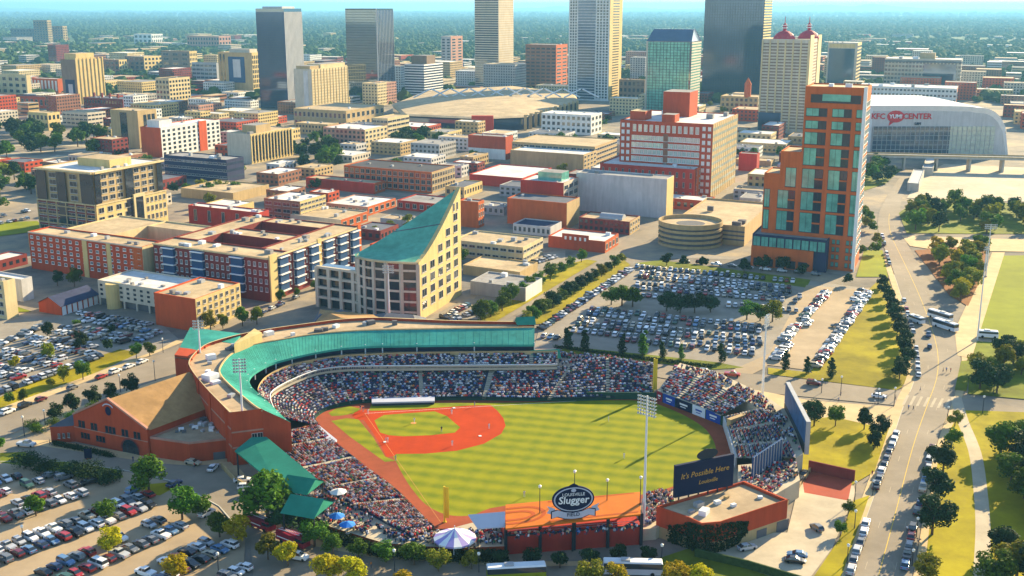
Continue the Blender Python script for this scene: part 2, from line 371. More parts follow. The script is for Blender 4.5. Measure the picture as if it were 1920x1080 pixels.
# cross street, plaza, river road
sheet('street', [(1000, 662), (1190, 678), (1330, 696), (1440, 704), (1700, 735), (1790, 745), (1940, 770), (1940, 800), (1790, 780), (1690, 762), (1440, 738), (1310, 722), (1190, 700), (1000, 688)], 'road_grey')
sheet('plaza', [(1290, 705), (1380, 725), (1520, 752), (1690, 765), (1640, 800), (1590, 790), (1500, 780), (1460, 870), (1330, 760)], 'pavement')
rl = smooth([(1560, 1160), (1588, 1070), (1640, 930), (1692, 770), (1718, 700), (1706, 610), (1672, 500), (1648, 440), (1648, 400), (1668, 360), (1690, 330)])
rr = smooth([(1690, 1160), (1712, 1070), (1748, 860), (1782, 760), (1800, 690), (1795, 640), (1760, 560), (1712, 478), (1690, 430), (1688, 390), (1696, 360), (1708, 332)])
b = MB(); n = 60
def resamp(pts, n):
    p = np.array([G2(*q) for q in pts]); d = np.r_[0, np.cumsum(np.hypot(*np.diff(p, axis=0).T))]; t = np.linspace(0, d[-1], n)
    return np.c_[np.interp(t, d, p[:, 0]), np.interp(t, d, p[:, 1])]
A_, B_ = resamp(rl, n), resamp(rr, n); LV[0] += .004
b.strip([(*p, LV[0]) for p in A_], [(*p, LV[0]) for p in B_]); tag(b.build('river_road', 'road_grey'), kind='structure')
mid = (A_+B_)/2
ribbon('lane_line', [tuple(p) for p in mid[:45]], .16, 'paint_yellow', px=False)
for q in (.27, .73):
    for i in range(0, 44, 2):
        p0, p1 = A_[i]*(1-q)+B_[i]*q, A_[i+1]*(1-q)+B_[i+1]*q
        ribbon('lane_dash', [tuple(p0), tuple(p0+(p1-p0)*.35)], .1, 'concrete_pale', px=False, z=LV[0])
ribbon('pavement', [tuple(p) for p in (A_ + (A_-B_)/np.linalg.norm(A_-B_, axis=1)[:, None]*1.6)[:34]], 2.6, 'pavement', px=False)
ribbon('pavement', [tuple(p) for p in (B_ + (B_-A_)/np.linalg.norm(A_-B_, axis=1)[:, None]*1.6)[:22]], 2.4, 'pavement', px=False)
kerb([tuple(p) for p in A_[:30]], px=False); kerb([tuple(p) for p in B_[:22]], px=False)
# crossing stripes at the junction
for i in range(7):
    u = 1700 + i*13; sheet('crossing_stripe', [(u, 742+i*1.2), (u+5, 742.5+i*1.2), (u-4, 760+i*1.2), (u-9, 759.5+i*1.2)], 'concrete_pale', z=LV[0]+.006)
# lawns by the river road
sheet('lawn', [(1500, 790), (1560, 782), (1640, 800), (1668, 800), (1640, 885), (1590, 915), (1500, 880), (1508, 830)], 'lawn_dry')
sheet('lawn', [(1575, 1010), (1600, 940), (1630, 930), (1580, 1075), (1560, 1120), (1500, 1120)], 'lawn_dry')
sheet('service_yard', [(1400, 1000), (1476, 1000), (1500, 900), (1600, 912), (1605, 925), (1560, 1030), (1500, 1110), (1330, 1075), (1260, 1050)], 'concrete_pale')
sheet('clay_court', [(1505, 905), (1520, 885), (1598, 902), (1590, 940), (1508, 925)], 'red_clay_court')
sheet('lawn', [(1290, 1030), (1340, 1048), (1500, 1100), (1500, 1140), (1240, 1100), (1230, 1050)], 'lawn')
sheet('park_lawn', [(1722, 1160), (1760, 850), (1800, 770), (1950, 775), (1990, 1160)], 'lawn_dry')
ribbon('park_path', smooth([(1792, 745), (1805, 790), (1828, 850), (1838, 920), (1843, 1000), (1838, 1110)]), 3.4, 'concrete_pale')
sheet('verge', [(1802, 678), (1822, 676), (1812, 735), (1790, 732)], 'lawn')
sheet('park_lawn', [(1820, 640), (1950, 650), (1950, 752), (1815, 740)], 'lawn')
sheet('sports_lawn', [(1882, 480), (2050, 478), (2050, 660), (1832, 632)], 'lawn_bright')
sheet('park_path', [(1860, 474), (1884, 474), (1832, 640), (1822, 672), (1795, 668), (1790, 620), (1818, 560), (1845, 515)], 'pavement')
sheet('park_path', [(1690, 442), (1800, 446), (1990, 452), (1990, 474), (1760, 470), (1706, 462)], 'pavement')
sheet('park_lawn', [(1715, 470), (1850, 460), (1848, 505), (1815, 575), (1780, 555)], 'mulch')
sheet('park_lawn', [(1685, 400), (1720, 375), (1990, 385), (1990, 440), (1700, 438)], 'lawn')
sheet('plaza', [(1700, 372), (1730, 330), (1770, 308), (1990, 318), (1990, 380), (1880, 378)], 'concrete_pale')
sheet('lawn', [(1615, 360), (1660, 345), (1690, 318), (1640, 312), (1612, 330)], 'lawn')
sheet('lawn', [(1605, 520), (1620, 470), (1655, 470), (1665, 520)], 'lawn_bright')
sheet('lawn', [(-60, 420), (70, 415), (85, 432), (-60, 452)], 'lawn_bright')
sheet('lawn', [(-60, 560), (20, 572), (60, 585), (-60, 590)], 'lawn')
sheet('parking_lot', [(860, 590), (905, 545), (1000, 500), (1018, 475), (1060, 470), (1060, 485), (890, 598)], 'asphalt')
sheet('parking_lot', [(800, 600), (840, 578), (880, 560), (925, 572), (900, 600)], 'asphalt')
# ------------------------------------------------------------------ buildings
def std(name, label, px, wall, roof, F=None, R=None, units=2, glass='glass_dark', frame='window_frame', wr=None, wf=.55, hf=.55, g0=.06, g1=.95, big=3, pent=None, cap=None, cat='building', group=None, corn=None, right_wall=None):
    B = Bld(name, label, px, cat, group)
    B.body(wall, roof, cap=cap)
    if right_wall: B.panel('R', .05, B.wr-.05, 0, B.H-.02, right_wall, 'sun_side_wall', .12)  # on most buildings this warmer panel puts sunlight into the right face's colour
    pr = .12 if right_wall else 0
    if F: B.grid('F', F[0], F[1], B.H*g0, B.H*g1, wf, hf, glass=glass, frame=frame)
    if R: B.grid('R', R[0], R[1], B.H*g0, B.H*g1, wf, hf, glass=glass, frame=frame, push=pr)
    if corn:
        for f in 'FR': B.panel(f, -.1, (B.wl if f == 'F' else B.wr)+.1, B.H-1.5, B.H-1.0, corn, 'cornice', .4)
    if pent: B.penthouse(*pent)
    if units: B.units(units, big=big)
    return B

# --- tan office block with dark glass bays, far left
B = Bld('office_block', 'tan office block with dark glass corner bays and brick lower floors, left of downtown', (185, 449, 76, 316, 324))
hp = HT(B.C[1], 385)
B.body('brick_dark', 'roof_tan', z1=hp, nm='podium_wall'); B.body('tan', 'roof_white', s0=1, s1=B.wl-1, t0=1, t1=B.wr-2, z0=hp-.6, nm='upper_wall', cap='cream')
for f, L_ in (('F', B.wl), ('R', B.wr)):
    B.panel(f, .2, L_-.2, hp-.5, hp+.1, 'cream', 'ledge', .5)
    B.panel(f, .8, L_-.8, B.H-.9, B.H+.05, 'cream', 'cornice', .9)
B.grid('F', 6, 4, 1, hp-1, .8, .7); B.piers('F', 7, 0, hp-.6, .7, .4, 'tan'); B.bands('F', 3, hp*.2, hp-.2, .12, m='tan', name='sill_band', proud=.32)
for a, b_ in ((.0, .18), (.36, .52), (.76, .985)): B.panel('F', B.wl*a+.9, B.wl*b_+.4, hp+.3 if a != .36 else 1, B.H-1.2, 'glass_dark', 'glass_bay', .3)
for a in (.19, .54): B.grid('F', 1, 4, hp+.5, B.H-1.5, .75, .7, a0=B.wl*a+1, a1=B.wl*(a+.16)+1, push=-.6, sep=True)
B.panel('R', B.wr*.42, B.wr*.53, .5, B.H-1.3, 'glass_dark', 'glass_bay', .35)
B.panel('R', B.wr*.5, B.wr*.66, 0, hp+1.5, 'cream', 'entrance_frame', 1.1); B.panel('R', B.wr*.53, B.wr*.63, 0, hp-.3, 'glass_dark', 'entrance_glass', 1.2)
B.panel('R', .2, B.wr*.49, 0, hp-.6, 'yellow_stone', 'stone_cladding', .15); B.panel('R', B.wr*.67, B.wr-.2, 0, hp-.6, 'yellow_stone', 'stone_cladding', .15)
B.grid('R', 4, 3, hp*.15, hp-1, .6, .6, a0=.5, a1=B.wr*.48, push=.16); B.grid('R', 5, 3, hp*.15, hp-1, .6, .6, a0=B.wr*.68, a1=B.wr-.5, push=.16)
B.grid('R', 3, 4, hp+.6, B.H-1.3, .7, .65, a0=B.wr*.1, a1=B.wr*.41, push=-.95); B.grid('R', 3, 4, hp+.6, B.H-1.3, .7, .65, a0=B.wr*.55, a1=B.wr*.86, push=-.95)
B.panel('R', B.wr*.0+1, B.wr*.09, hp+.3, B.H-1.2, 'glass_dark', 'glass_bay', -.2); B.panel('R', B.wr*.88, B.wr-2.5, hp+.3, B.H-1.2, 'glass_dark', 'glass_bay', .1)
B.penthouse('yellow_stone', .15, .7, .35, .65, 4.5, 'roof_tan'); B.units(3)

# --- brick apartment blocks of the near district
B = Bld('brick_apartment_block', 'long red brick apartment block with pale stair strips and tan roof', (272, 537, 60, 293, 463))
B.body('brick_red', 'roof_tan', t1=14); B.body('cream', 'roof_tan', s0=B.wl*.42, s1=B.wl*.85, t0=14, t1=52, nm='rear_wing_wall'); B.body('cream', 'roof_tan', s0=0, s1=B.wl*.42, t0=38, t1=52, nm='rear_wing_wall')
for a in (.03, .56, .74): pass
B.grid('F', 17, 5, 3, B.H-1, .42, .5, frame='frame_white'); B.panel('F', B.wl*.49, B.wl*.53, 0, B.H-.5, 'yellow_stone', 'stair_strip', .3); B.panel('F', B.wl*.70, B.wl*.735, 0, B.H-.5, 'yellow_stone', 'stair_strip', .3)
B.panel('R', 0, 13.9, 0, B.H-.1, 'cream', 'rendered_end', .15); B.panel('F', B.wl-6.5, B.wl-.3, 5, B.H-.6, 'brick_orange', 'painted_panel', .12)
B.panel('F', .1, B.wl-.1, B.H-.6, B.H+.05, 'limestone', 'cornice', .4); B.units(5, s0=2, s1=B.wl-2, t0=1, t1=13)

B = Bld('courtyard_apartments', 'big flat roofed apartment complex with two roof courtyards and dark blue bays', (507, 567, 293, 677, 484))
a = 15; w = B.wl; d = B.wr; zc = B.H
for q in ((0, w, 0, a), (0, a, a, d), (w-a, w, a, d), (a, w-a, d*.42, d*.42+14), (a, w-a, d-13, d)): B.body('brick_dark', 'roof_tan', *q, nm='wing_wall')
B.grid('F', 22, 4, 3.5, B.H-1.5, .45, .55, frame='frame_white'); B.grid('R', 30, 4, 3.5, B.H-1.5, .4, .55, frame='frame_white')
fl = (B.H-4.5)/4
for f, L_, spots in (('F', w, (.10, .36, .70)), ('R', d, (.09, .25, .41, .57, .73, .88))):
    for q in spots:
        a0 = L_*q; wd_ = 6.5
        B.panel(f, a0, a0+wd_, 3.2, B.H-.8, 'steel_blue', 'glazed_bay', 1.2)
        for k in range(5): B.panel(f, a0-.3, a0+wd_+.3, 3.0+k*fl, 3.45+k*fl, 'frame_white', 'balcony_slab', 2.0)
for q in (.04, .5): B.panel('R', d*q-.5 if q > .1 else .2, d*q+2.6, 0, B.H+1, 'yellow_stone', 'stair_tower', .7)
B.panel('R', d*.96, d-.1, 0, B.H+1.2, 'brick_orange', 'stair_tower', .7)
for f, L_ in (('F', w), ('R', d)): B.panel(f, -.1, L_+.1, B.H-.7, B.H+.05, 'cream', 'cornice', .5)
B.units(6, s0=0, s1=w, t0=0, t1=a, big=3.5); B.units(6, s0=a, s1=w-a, t0=d*.42, t1=d*.42+14, big=3); B.units(6, s0=0, s1=a, t0=a, t1=d, big=3); B.units(4, s0=a, s1=w-a, t0=d-13, t1=d, big=3); B.units(4, s0=w-a, s1=w, t0=a, t1=d, big=3)

B = Bld('loft_building', 'cream loft building raised over a carport with round yellow stair drum', (340, 598, 187, 402, 549))
B.body('limestone', 'roof_white', z0=3.2); B.box('undercroft', 1.5, B.wl-1, 1.5, B.wr-1, 0, 3.3, 'dark_grey')
B.grid('F', 12, 3, 4, B.H-1, .4, .5); 
for k in range(7): B.panel('F', B.wl*k/6.5, B.wl*k/6.5+.8, 0, 3.2, 'limestone', 'pier', -.4)
c = B.p(B.wl*.80, -.3); b = MB(); b.tube((c[0], c[1], 0), (c[0], c[1], B.H-.4), 3.1, 3.1, 16); b.build('stair_drum', 'yellow_stone', B.root); B.units(8, big=2)
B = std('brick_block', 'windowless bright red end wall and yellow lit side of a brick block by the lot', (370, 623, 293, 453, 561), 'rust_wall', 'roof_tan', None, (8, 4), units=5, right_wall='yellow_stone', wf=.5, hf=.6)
B = Bld('gabled_shed', 'low red shed with navy gable roof and white garage doors', (116, 592, 74, 185, 574))
hh = B.H; m_ = B.wl/2; b = MB(); b.prism(B.quad(0, B.wl, 0, B.wr), 0, hh); 
for t in (0, B.wr): b.poly([(*B.p(0, t), hh), (*B.p(B.wl, t), hh), (*B.p(m_, t), hh+3)])
b.build('wall', 'brick_red', B.root); b = MB(); e = .6
for s0, s1 in ((-e, m_), (B.wl+e, m_)):
    b.poly([(*B.p(s0, -e), hh-.2), (*B.p(s0, B.wr+e), hh-.2), (*B.p(s1, B.wr+e), hh+3.15), (*B.p(s1, -e), hh+3.15)])
b.build('roof', 'roof_navy', B.root); B.grid('R', 7, 1, .1, hh-.4, .7, .95, glass='frame_white', frame='frame_white', sep=True)
std('stone_corner_block', 'cream stone block cut off by the left picture edge above the lot', (14, 600, -60, 17, 528), 'cream', 'roof_tan', (4, 4), None)
std('metal_shed', 'pale blue-grey metal shed behind the left parking lot', (44, 566, -40, 62, 524), 'pale_grey', 'roof_white', None, None, units=1)

# --- the glass office with the pointed green roof
def pointed_office():
    C = np.array(G2(785, 602)); root = empty('pointed_office', (C[0], C[1], 0), 'glass office with sweeping green copper roof rising to a sharp point', 'building')
    dl = np.array(DL); dr = np.array(azdir(1700)); wl = 58; wr = 46; eave = HT(C[1], 494)
    apex = HT(C[1]+dr[1]*wr, 352)
    rl = lambda a, t: tuple(dl*a+dr*t)
    sd = np.array((-1, .10)); RW_, RD_ = 31.0, 15.0; rs = lambda a, t: tuple(sd*a+dr*t)
    fr = MB()                                       # plan of the roof: straight right side, curved left end
    n = 14; loop = []
    for i in range(n+1):                            # from near corner along the front to the rounded left end and back to the far corner
        t = i/n; ang = t*pi/2
        loop.append((RW_*.97*sin(ang), RD_*(1-cos(ang))))
    front = [rs(a, t) for a, t in loop]
    back = [rs(RW_*.97*(1-k/8), RD_ + (wr-RD_)*(k/8)) for k in range(9)]
    zf = [eave + 1.2*i/n*0 for i in range(n+1)]
    # wall under the roof, with right-hand wall rising to the point
    b = MB(); pts = front + back[1:]; b.prism(pts, 0, eave); b.build('glass_wall', 'glass_dark', root)
    b = MB(); k = 12
    def ztop(t): return eave + .3 + (apex-eave)*(t**1.35)
    A0 = [(*(dr*wr*i/k), 0) for i in range(k+1)]; A1 = [(*(dr*wr*i/k), ztop(i/k)) for i in range(k+1)]
    nn = np.array((sin(atan2(dr[1], dr[0])), -cos(atan2(dr[1], dr[0]))))
    off = lambda P, q: [(p[0]+nn[0]*q, p[1]+nn[1]*q, p[2]) for p in P]
    b.strip(off(A0, .5), off(A1, .5)); b.strip(off(A1, .5), off(A1, -1.2)); b.strip(off(A1, -1.2), off(A0, -1.2)); b.poly([off(A0, .5)[-1], off(A1, .5)[-1], off(A1, -1.2)[-1], off(A0, -1.2)[-1]]); b.poly([off(A0, .5)[0], off(A1, .5)[0], off(A1, -1.2)[0], off(A0, -1.2)[0]])
    b.build('gable_wall', 'yellow_stone', root)
    rz = atan2(dr[1], dr[0])
    for i in range(5):
        for j in range(9):
            a = 3+i*8.6; z = 4+j*5.0
            if z+3.4 < ztop((a)/wr)-1.0:
                x, y = dr*a + nn*.5; place('window', window_mesh(4.6, 3.3, 'glass_dark', 'window_frame'), root, (x, y, z), rz)
    for i in range(4): 
        x, y = dr*(wr-17+i*4) + nn*.5; place('window', window_mesh(2.0, 3.4, 'glass_dark', 'window_frame'), root, (x, y, ztop(.62)+ (2 if i else 0)), rz) if ztop((wr-17+i*4)/wr) > ztop(.62)+5 else None
    # roof: one swept copper sheet from the eaves to the point, and its dark fold line
    b = MB(); ns = 16; rows = []
    for i, (p, q) in enumerate(zip(front, front)): pass
    ridge = [(*(dr*wr*t - nn*.6), ztop(t)) for t in np.linspace(0, 1, ns+1)]
    outer = []
    edge = front[::-1] ; edge = edge[:] 
    # parametric sheet: for each t along the right wall, a curve going left that sinks to the eaves
    grid = []
    for k_ in range(ns+1):
        t = k_/ns; row = []
        for j in range(13):
            q = j/12
            # left boundary at this depth
            tt = t*wr
            lim = RW_*math.sqrt(max(0, 1-((RD_-tt)/RD_)**2)) if tt < RD_ else RW_*(1-(tt-RD_)/(wr-RD_))
            a = q*lim
            ze_ = eave+.3+((apex-eave)*((tt-RD_)/(wr-RD_))**1.12 if tt > RD_ else 0); z = ze_ + (max(ztop(t), ze_)-ze_)*(1-q)**1.1
            row.append((*(sd*a*1.02 + dr*tt - nn*.6*(1-q)), z))
        grid.append(row)
    for k_ in range(ns): b.strip(grid[k_], grid[k_+1])
    bw = MB(); E_ = [g_[-1] for k_, g_ in enumerate(grid) if k_/ns*wr >= RD_]; bw.strip([(p[0], p[1], 0) for p in E_], E_); bw.build('back_wall', 'limestone', root)
    o = b.build('copper_roof', 'roof_copper', root)
    for p in o.data.polygons: p.use_smooth = True
    b = MB(); 
    for j in range(12): b.tube(np.array(grid[9][j])+(0, 0, .12), np.array(grid[9][j+1])+(0, 0, .12), .22, k=4)
    b.build('roof_fold', 'roof_slate', root)
    b = MB(); e0 = [(*p, eave-.3) for p in front]; e1 = [(*p, eave+.5) for p in front]
    for i in range(n): b.tube((front[i][0]*1.01, front[i][1]*1.01, eave), (front[i+1][0]*1.01, front[i+1][1]*1.01, eave), .55, k=5)
    b.build('eave_rim', 'cream', root)
    # front stone frame: posts and slabs
    fw = 50; cols = 8
    for i in range(0, n+1, 2):
        b = MB(); p = np.array(front[i])*1.02; b.cbox(p, 1.3, 1.3, 0, eave-.4, 20+i*5); b.build('column', 'limestone', root)
    for j in range(5):
        z = eave*(.15+.18*j); b = MB(); q_ = [np.array(p)*1.025-dr*.3 for p in front]; b.strip([(*p, z-.45) for p in q_], [(*p, z+.45) for p in q_]); b.strip([(*p, z+.45) for p in q_], [(*(p*.98), z+.45) for p in q_]); b.build('floor_slab', 'limestone', root)
    for i in range(4, cols+1):
        a = i*fw/cols; b = MB(); p = dl*a - np.array(dr)*0
        b.cbox((p[0]-dr[0]*1.0, p[1]-dr[1]*1.0), 1.5, 1.2, 0, eave*.72, math.degrees(atan2(dl[1], dl[0]))); b.build('column', 'limestone', root)
    for j in range(5):
        z = eave*(.18+.18*j); b = MB(); L_ = fw*.5
        if j == 4: continue
        p0 = -dr*1.5+dl*fw*.5; b.box((p0[0], p0[1], z-.5), (*(dl*L_), 0), (*(dr*1.45), 0), (0, 0, 1.0)); b.build('floor_slab', 'limestone', root)
    b = MB(); b.prism([rl(5, .2), rl(5, 8), rl(fw+.2, 8), rl(fw+.2, .2)], 0, eave*.7); b.build('lower_wing', 'glass_dark', root)
    q = st(C); FOOT.append((q[0]-6, q[0]+wl+6, q[1]-6, q[1]+wr+6))
pointed_office()

# --- hipped brick hall behind the grandstand
C = G2(640, 610); root = empty('hipped_hall', (*C, 0), 'old brick hall with hipped slate roofs just behind the grandstand', 'building')
W_ = lambda u, v, z: tuple(np.array(G(u, v, z)) - (C[0], C[1], 0))
def hip(parent, pts, z, ridge, wall, roof, nm='roof'):
    b = MB(); b.prism([p[:2] for p in pts], 0, z); b.build('wall', wall, parent)
    b = MB(); k = len(pts)
    P = [(p[0], p[1], z+.05) for p in pts]
    r0, r1 = ridge
    b.poly([P[0], P[1], r1, r0]); b.poly([P[1], P[2], r1]); b.poly([P[2], P[3], r0, r1]); b.poly([P[3], P[0], r0]); b.build(nm, roof, parent)
hip(root, [W_(585, 628, 8), W_(700, 640, 8), W_(720, 592, 8), W_(600, 580, 8)], 8, (W_(640, 596, 13), W_(690, 598, 13)), 'brick_red', 'roof_shingle')
hip(root, [W_(690, 634, 8), W_(790, 640, 8), W_(800, 596, 8), W_(700, 590, 8)], 8.02, (W_(725, 586, 12), W_(775, 590, 12)), 'brick_red', 'roof_slate')
hip(root, [W_(578, 618, 6.5), W_(612, 622, 6.5), W_(655, 585, 6.5), W_(600, 580, 6.5)], 6.5, (W_(600, 590, 9), W_(640, 580, 9)), 'brick_dark', 'roof_slate')

# --- the middle district
std('cream_office', 'two storey cream office with ribbon windows and cluttered roof', (981, 496, 850, 1018, 464), 'cream', 'roof_tan', (9, 2), (6, 2), units=7, wf=.8, hf=.4)
std('low_annex', 'low tan flat roofed annex in front of the cream office', (975, 528, 868, 1008, 510), 'tan', 'roof_tan', None, None)
std('grey_workshop', 'low grey workshop with white end beside the diagonal street', (985, 566, 882, 1016, 540), 'grey_wall', 'roof_grey', None, None, right_wall='white_wall', units=3)
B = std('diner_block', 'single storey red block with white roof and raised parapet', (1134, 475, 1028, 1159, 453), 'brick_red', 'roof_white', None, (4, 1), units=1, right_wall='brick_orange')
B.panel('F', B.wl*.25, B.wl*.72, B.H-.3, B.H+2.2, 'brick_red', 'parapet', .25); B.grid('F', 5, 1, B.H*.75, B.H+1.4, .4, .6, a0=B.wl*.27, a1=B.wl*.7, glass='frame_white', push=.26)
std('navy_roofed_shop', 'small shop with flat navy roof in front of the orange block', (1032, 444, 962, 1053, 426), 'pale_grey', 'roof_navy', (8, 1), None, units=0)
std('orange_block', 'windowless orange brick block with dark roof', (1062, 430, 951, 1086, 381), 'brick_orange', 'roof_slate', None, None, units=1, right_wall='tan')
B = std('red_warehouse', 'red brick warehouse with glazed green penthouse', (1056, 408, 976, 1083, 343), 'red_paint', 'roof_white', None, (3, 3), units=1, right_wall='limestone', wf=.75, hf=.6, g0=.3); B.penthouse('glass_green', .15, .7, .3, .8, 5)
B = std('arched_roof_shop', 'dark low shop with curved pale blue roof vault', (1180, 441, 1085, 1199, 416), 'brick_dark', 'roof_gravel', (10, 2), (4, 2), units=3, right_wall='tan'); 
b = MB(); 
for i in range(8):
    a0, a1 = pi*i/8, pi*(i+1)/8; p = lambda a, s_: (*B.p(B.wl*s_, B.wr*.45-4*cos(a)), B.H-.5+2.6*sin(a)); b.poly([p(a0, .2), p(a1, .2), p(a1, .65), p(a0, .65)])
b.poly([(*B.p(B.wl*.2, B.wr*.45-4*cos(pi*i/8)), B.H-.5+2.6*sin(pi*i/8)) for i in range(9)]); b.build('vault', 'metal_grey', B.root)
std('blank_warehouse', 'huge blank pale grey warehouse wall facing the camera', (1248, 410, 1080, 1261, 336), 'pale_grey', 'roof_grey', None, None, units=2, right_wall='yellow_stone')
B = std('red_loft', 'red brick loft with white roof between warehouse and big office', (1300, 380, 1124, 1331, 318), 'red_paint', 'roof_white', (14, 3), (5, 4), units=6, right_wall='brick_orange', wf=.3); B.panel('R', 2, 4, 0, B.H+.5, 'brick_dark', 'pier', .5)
B = Bld('brick_office', 'big brick office with pale green window grid and red rooftop tower', (1331, 374, 1160, 1388, 233))
B.body('brick_red', 'roof_white'); B.panel('R', .05, B.wr-.05, 0, B.H-.05, 'tan', 'sun_side_wall', .15)  # tan right face: sunlight put into the colour of the brick
B.grid('F', 2, 10, 3, B.H-1, .6, .6, a0=.3, a1=B.wl*.12, glass='frame_white'); B.grid('F', 2, 10, 3, B.H-1, .6, .6, a0=B.wl*.88, a1=B.wl-.3, glass='frame_white')
B.grid('F', 12, 1, B.H-8, B.H-1.5, .6, .7, a0=B.wl*.13, a1=B.wl*.87, glass='glass_pale', frame='frame_white'); B.grid('F', 16, 8, 3, B.H-9, .92, .7, a0=B.wl*.13, a1=B.wl*.87, glass='glass_pale', frame='frame_white')
B.panel('F', B.wl*.48, B.wl*.53, 0, B.H-8, 'brick_brown', 'pier', .2)
B.bands('R', 10, 3, B.H-1.5, .42, m='glass_pale', proud=.2); B.piers('R', 14, 0, B.H-.3, .8, .3, 'tan')
B.penthouse('brick_red', .42, .72, .55, .85, HT(B.C[1]+.7*B.wr*DR[1], 172)-B.H); B.penthouse('brick_red', .76, .93, .1, .3, 6, 'roof_tan'); B.penthouse('brick_red', .42, .56, .05, .2, 5); B.units(6, big=6)

# --- parking deck with spiral ramp
B = Bld('parking_deck', 'tan parking deck joined to a round spiral ramp', (1395, 462, 1262, 1470, 425))
B.body('tan', 'roof_tan', par=1.1); B.bands('F', 3, 2, B.H-2, .4, m='dark_grey', name='open_level', proud=.1)
c = B.p(B.wl*.72, -6); rr_ = HT(1, 0)*0 + 17.0
for k in range(4):
    z = B.H/4*k; b = MB(); b.tube((*c, z+.1), (*c, z+B.H/4-1.3), rr_, k=40, cap=True); b.build('ramp_parapet', 'tan', B.root)
    b = MB(); b.tube((*c, z+B.H/4-1.35), (*c, z+B.H/4+.15), rr_-1.2, k=32); b.build('ramp_opening', 'dark_grey', B.root)
b = MB(); b.tube((*c, B.H-.2), (*c, B.H+2.2), rr_, k=40, cap=False); b.tube((*c, B.H+2.2), (*c, B.H-.2), rr_-.7, k=40, cap=False)
n0 = 40; 
for i in range(n0):
    a0, a1 = 2*pi*i/n0, 2*pi*(i+1)/n0; b.poly([(c[0]+rr_*cos(a0), c[1]+rr_*sin(a0), B.H+2.2), (c[0]+rr_*cos(a1), c[1]+rr_*sin(a1), B.H+2.2), (c[0]+(rr_-.7)*cos(a1), c[1]+(rr_-.7)*sin(a1), B.H+2.2), (c[0]+(rr_-.7)*cos(a0), c[1]+(rr_-.7)*sin(a0), B.H+2.2)])
b.build('ramp_rim', 'tan', B.root); b = MB(); b.tube((*c, B.H-.5), (*c, B.H+.3), rr_-.8, k=32); b.build('ramp_top', 'roof_tan', B.root); b = MB(); b.tube((*c, B.H), (*c, B.H+.34), rr_*.45, k=24); b.build('ramp_well', 'dark_grey', B.root)
B.units(3, mats=('dark_grey',), big=5)

# --- stepped brick and green glass tower
def stepped_tower():
    B = Bld('stepped_tower', 'tall stepped terracotta tower with green glass bays and white right edge', (1599, 510, 1393, 1640, 165))
    H = B.H; wl = B.wl; d = min(B.wr, 26); u = wl/229.0           # metres per photo pixel along the front
    X = lambda x: (1599-x)*u
    tops = [(1599, 1480, 165), (1480, 1438, 292), (1438, 1406, 336)]
    zz = lambda v: HT(B.C[1], v)
    for i, (x1, x0, v) in enumerate(tops): B.body('terracotta', 'roof_tan', s0=X(x1), s1=X(x0), t0=0 if i == 0 else .01, t1=d-i*2, z1=zz(v), nm='tower_wall')
    B.box('crown_slot', X(1590), X(1492), -.3, 3, zz(196), zz(180), 'glass_dark'); B.box('crown_glass', X(1570), X(1515), -.5, 4, zz(192), zz(179), 'glass_green')
    rows = [(206, 222), (230, 246), (252, 276), (282, 316), (322, 360), (366, 402), (406, 444)]
    bays = [(1583, 1599-.5), (1536, 1574), (1484, 1526)]
    for i, (v0, v1) in enumerate(rows):
        z0, z1 = zz(v1), zz(v0); bb = list(bays)
        if i >= 4: bb.append((1450, 1472))
        if i >= 5: bb += [(1436, 1472), (1408, 1420)]
        if i >= 5: bb.remove((1450, 1472))
        for (x0, x1) in bb:
            w = (x1-x0)*u
            A, dd, Lf, rz = B.face('F'); a = B.wl - X(x0); sp = .62 if w > 6 else 1
            for k, (f0, f1, g) in enumerate(((0, sp, 'glass_green'), (sp, 1, 'glass_dark')) if w > 6 else ((0, 1, 'glass_green'),)):
                ww = w*(f1-f0); x, y = A[0]+dd[0]*(a+w*f0), A[1]+dd[1]*(a+w*f0)
                place('window', window_mesh(ww, (z1-z0)*.98, g, 'frame_dark'), B.root, (x, y, z0), rz)
            B.panel('F', a+w*.62, a+w, z0+(z1-z0)*.45, z0+(z1-z0)*.52, 'terracotta', 'balcony', .7) if w > 6 and i > 2 else None
    B.panel('F', wl-1.0, wl+.2, zz(505), H+.4, 'frame_white', 'corner_fin', .5); B.panel('R', -.2, 1.0, 0, H+.4, 'frame_white', 'corner_fin', .5)
    B.grid('R', 4, 17, 6, H-6, .7, .6, a0=1.5, a1=d, glass='glass_green', frame='frame_white'); 
    # podium
    zp = zz(446); B.body('navy_wall', 'roof_grey', s0=X(1548), s1=X(1394), t0=-8, t1=d, z1=zp-1, nm='podium_wall')
    A, dd, Lf, rz = B.face('F'); off = 8.0
    nn = (-DR[0], -DR[1])
    for k in range(9):
        a = B.wl-X(1396)+k*(X(1396)-X(1546))/9; x, y = A[0]+dd[0]*a+nn[0]*off, A[1]+dd[1]*a+nn[1]*off
        place('window', window_mesh((X(1396)-X(1546))/9*.92, 5, 'glass_green', 'frame_dark'), B.root, (x, y, zp-7), rz)
    b = MB(); q = [B.p(X(1522), -9.5), B.p(X(1522), -8.02), B.p(X(1394), -8.02), B.p(X(1394), -9.5)]; b.prism(q, 0, zz(472)); b.build('entrance_block', 'terracotta', B.root)
    for k in range(5):
        a = B.wl-X(1400)+k*(X(1400)-X(1516))/5; x, y = A[0]+dd[0]*a+nn[0]*9.5, A[1]+dd[1]*a+nn[1]*9.5
        place('window', window_mesh(4.2, 3.6, 'glass_dark', 'frame_dark'), B.root, (x, y, .6), rz)
    for k, x0 in enumerate((1552, 1580)): B.grid('F', 2, 4, 1, zp-1, .7, .6, a0=B.wl-X(x0), a1=B.wl-X(x0+18), glass='glass_green', frame='frame_dark')
    B.units(2, big=4, t1=d, s1=X(1480))
stepped_tower()

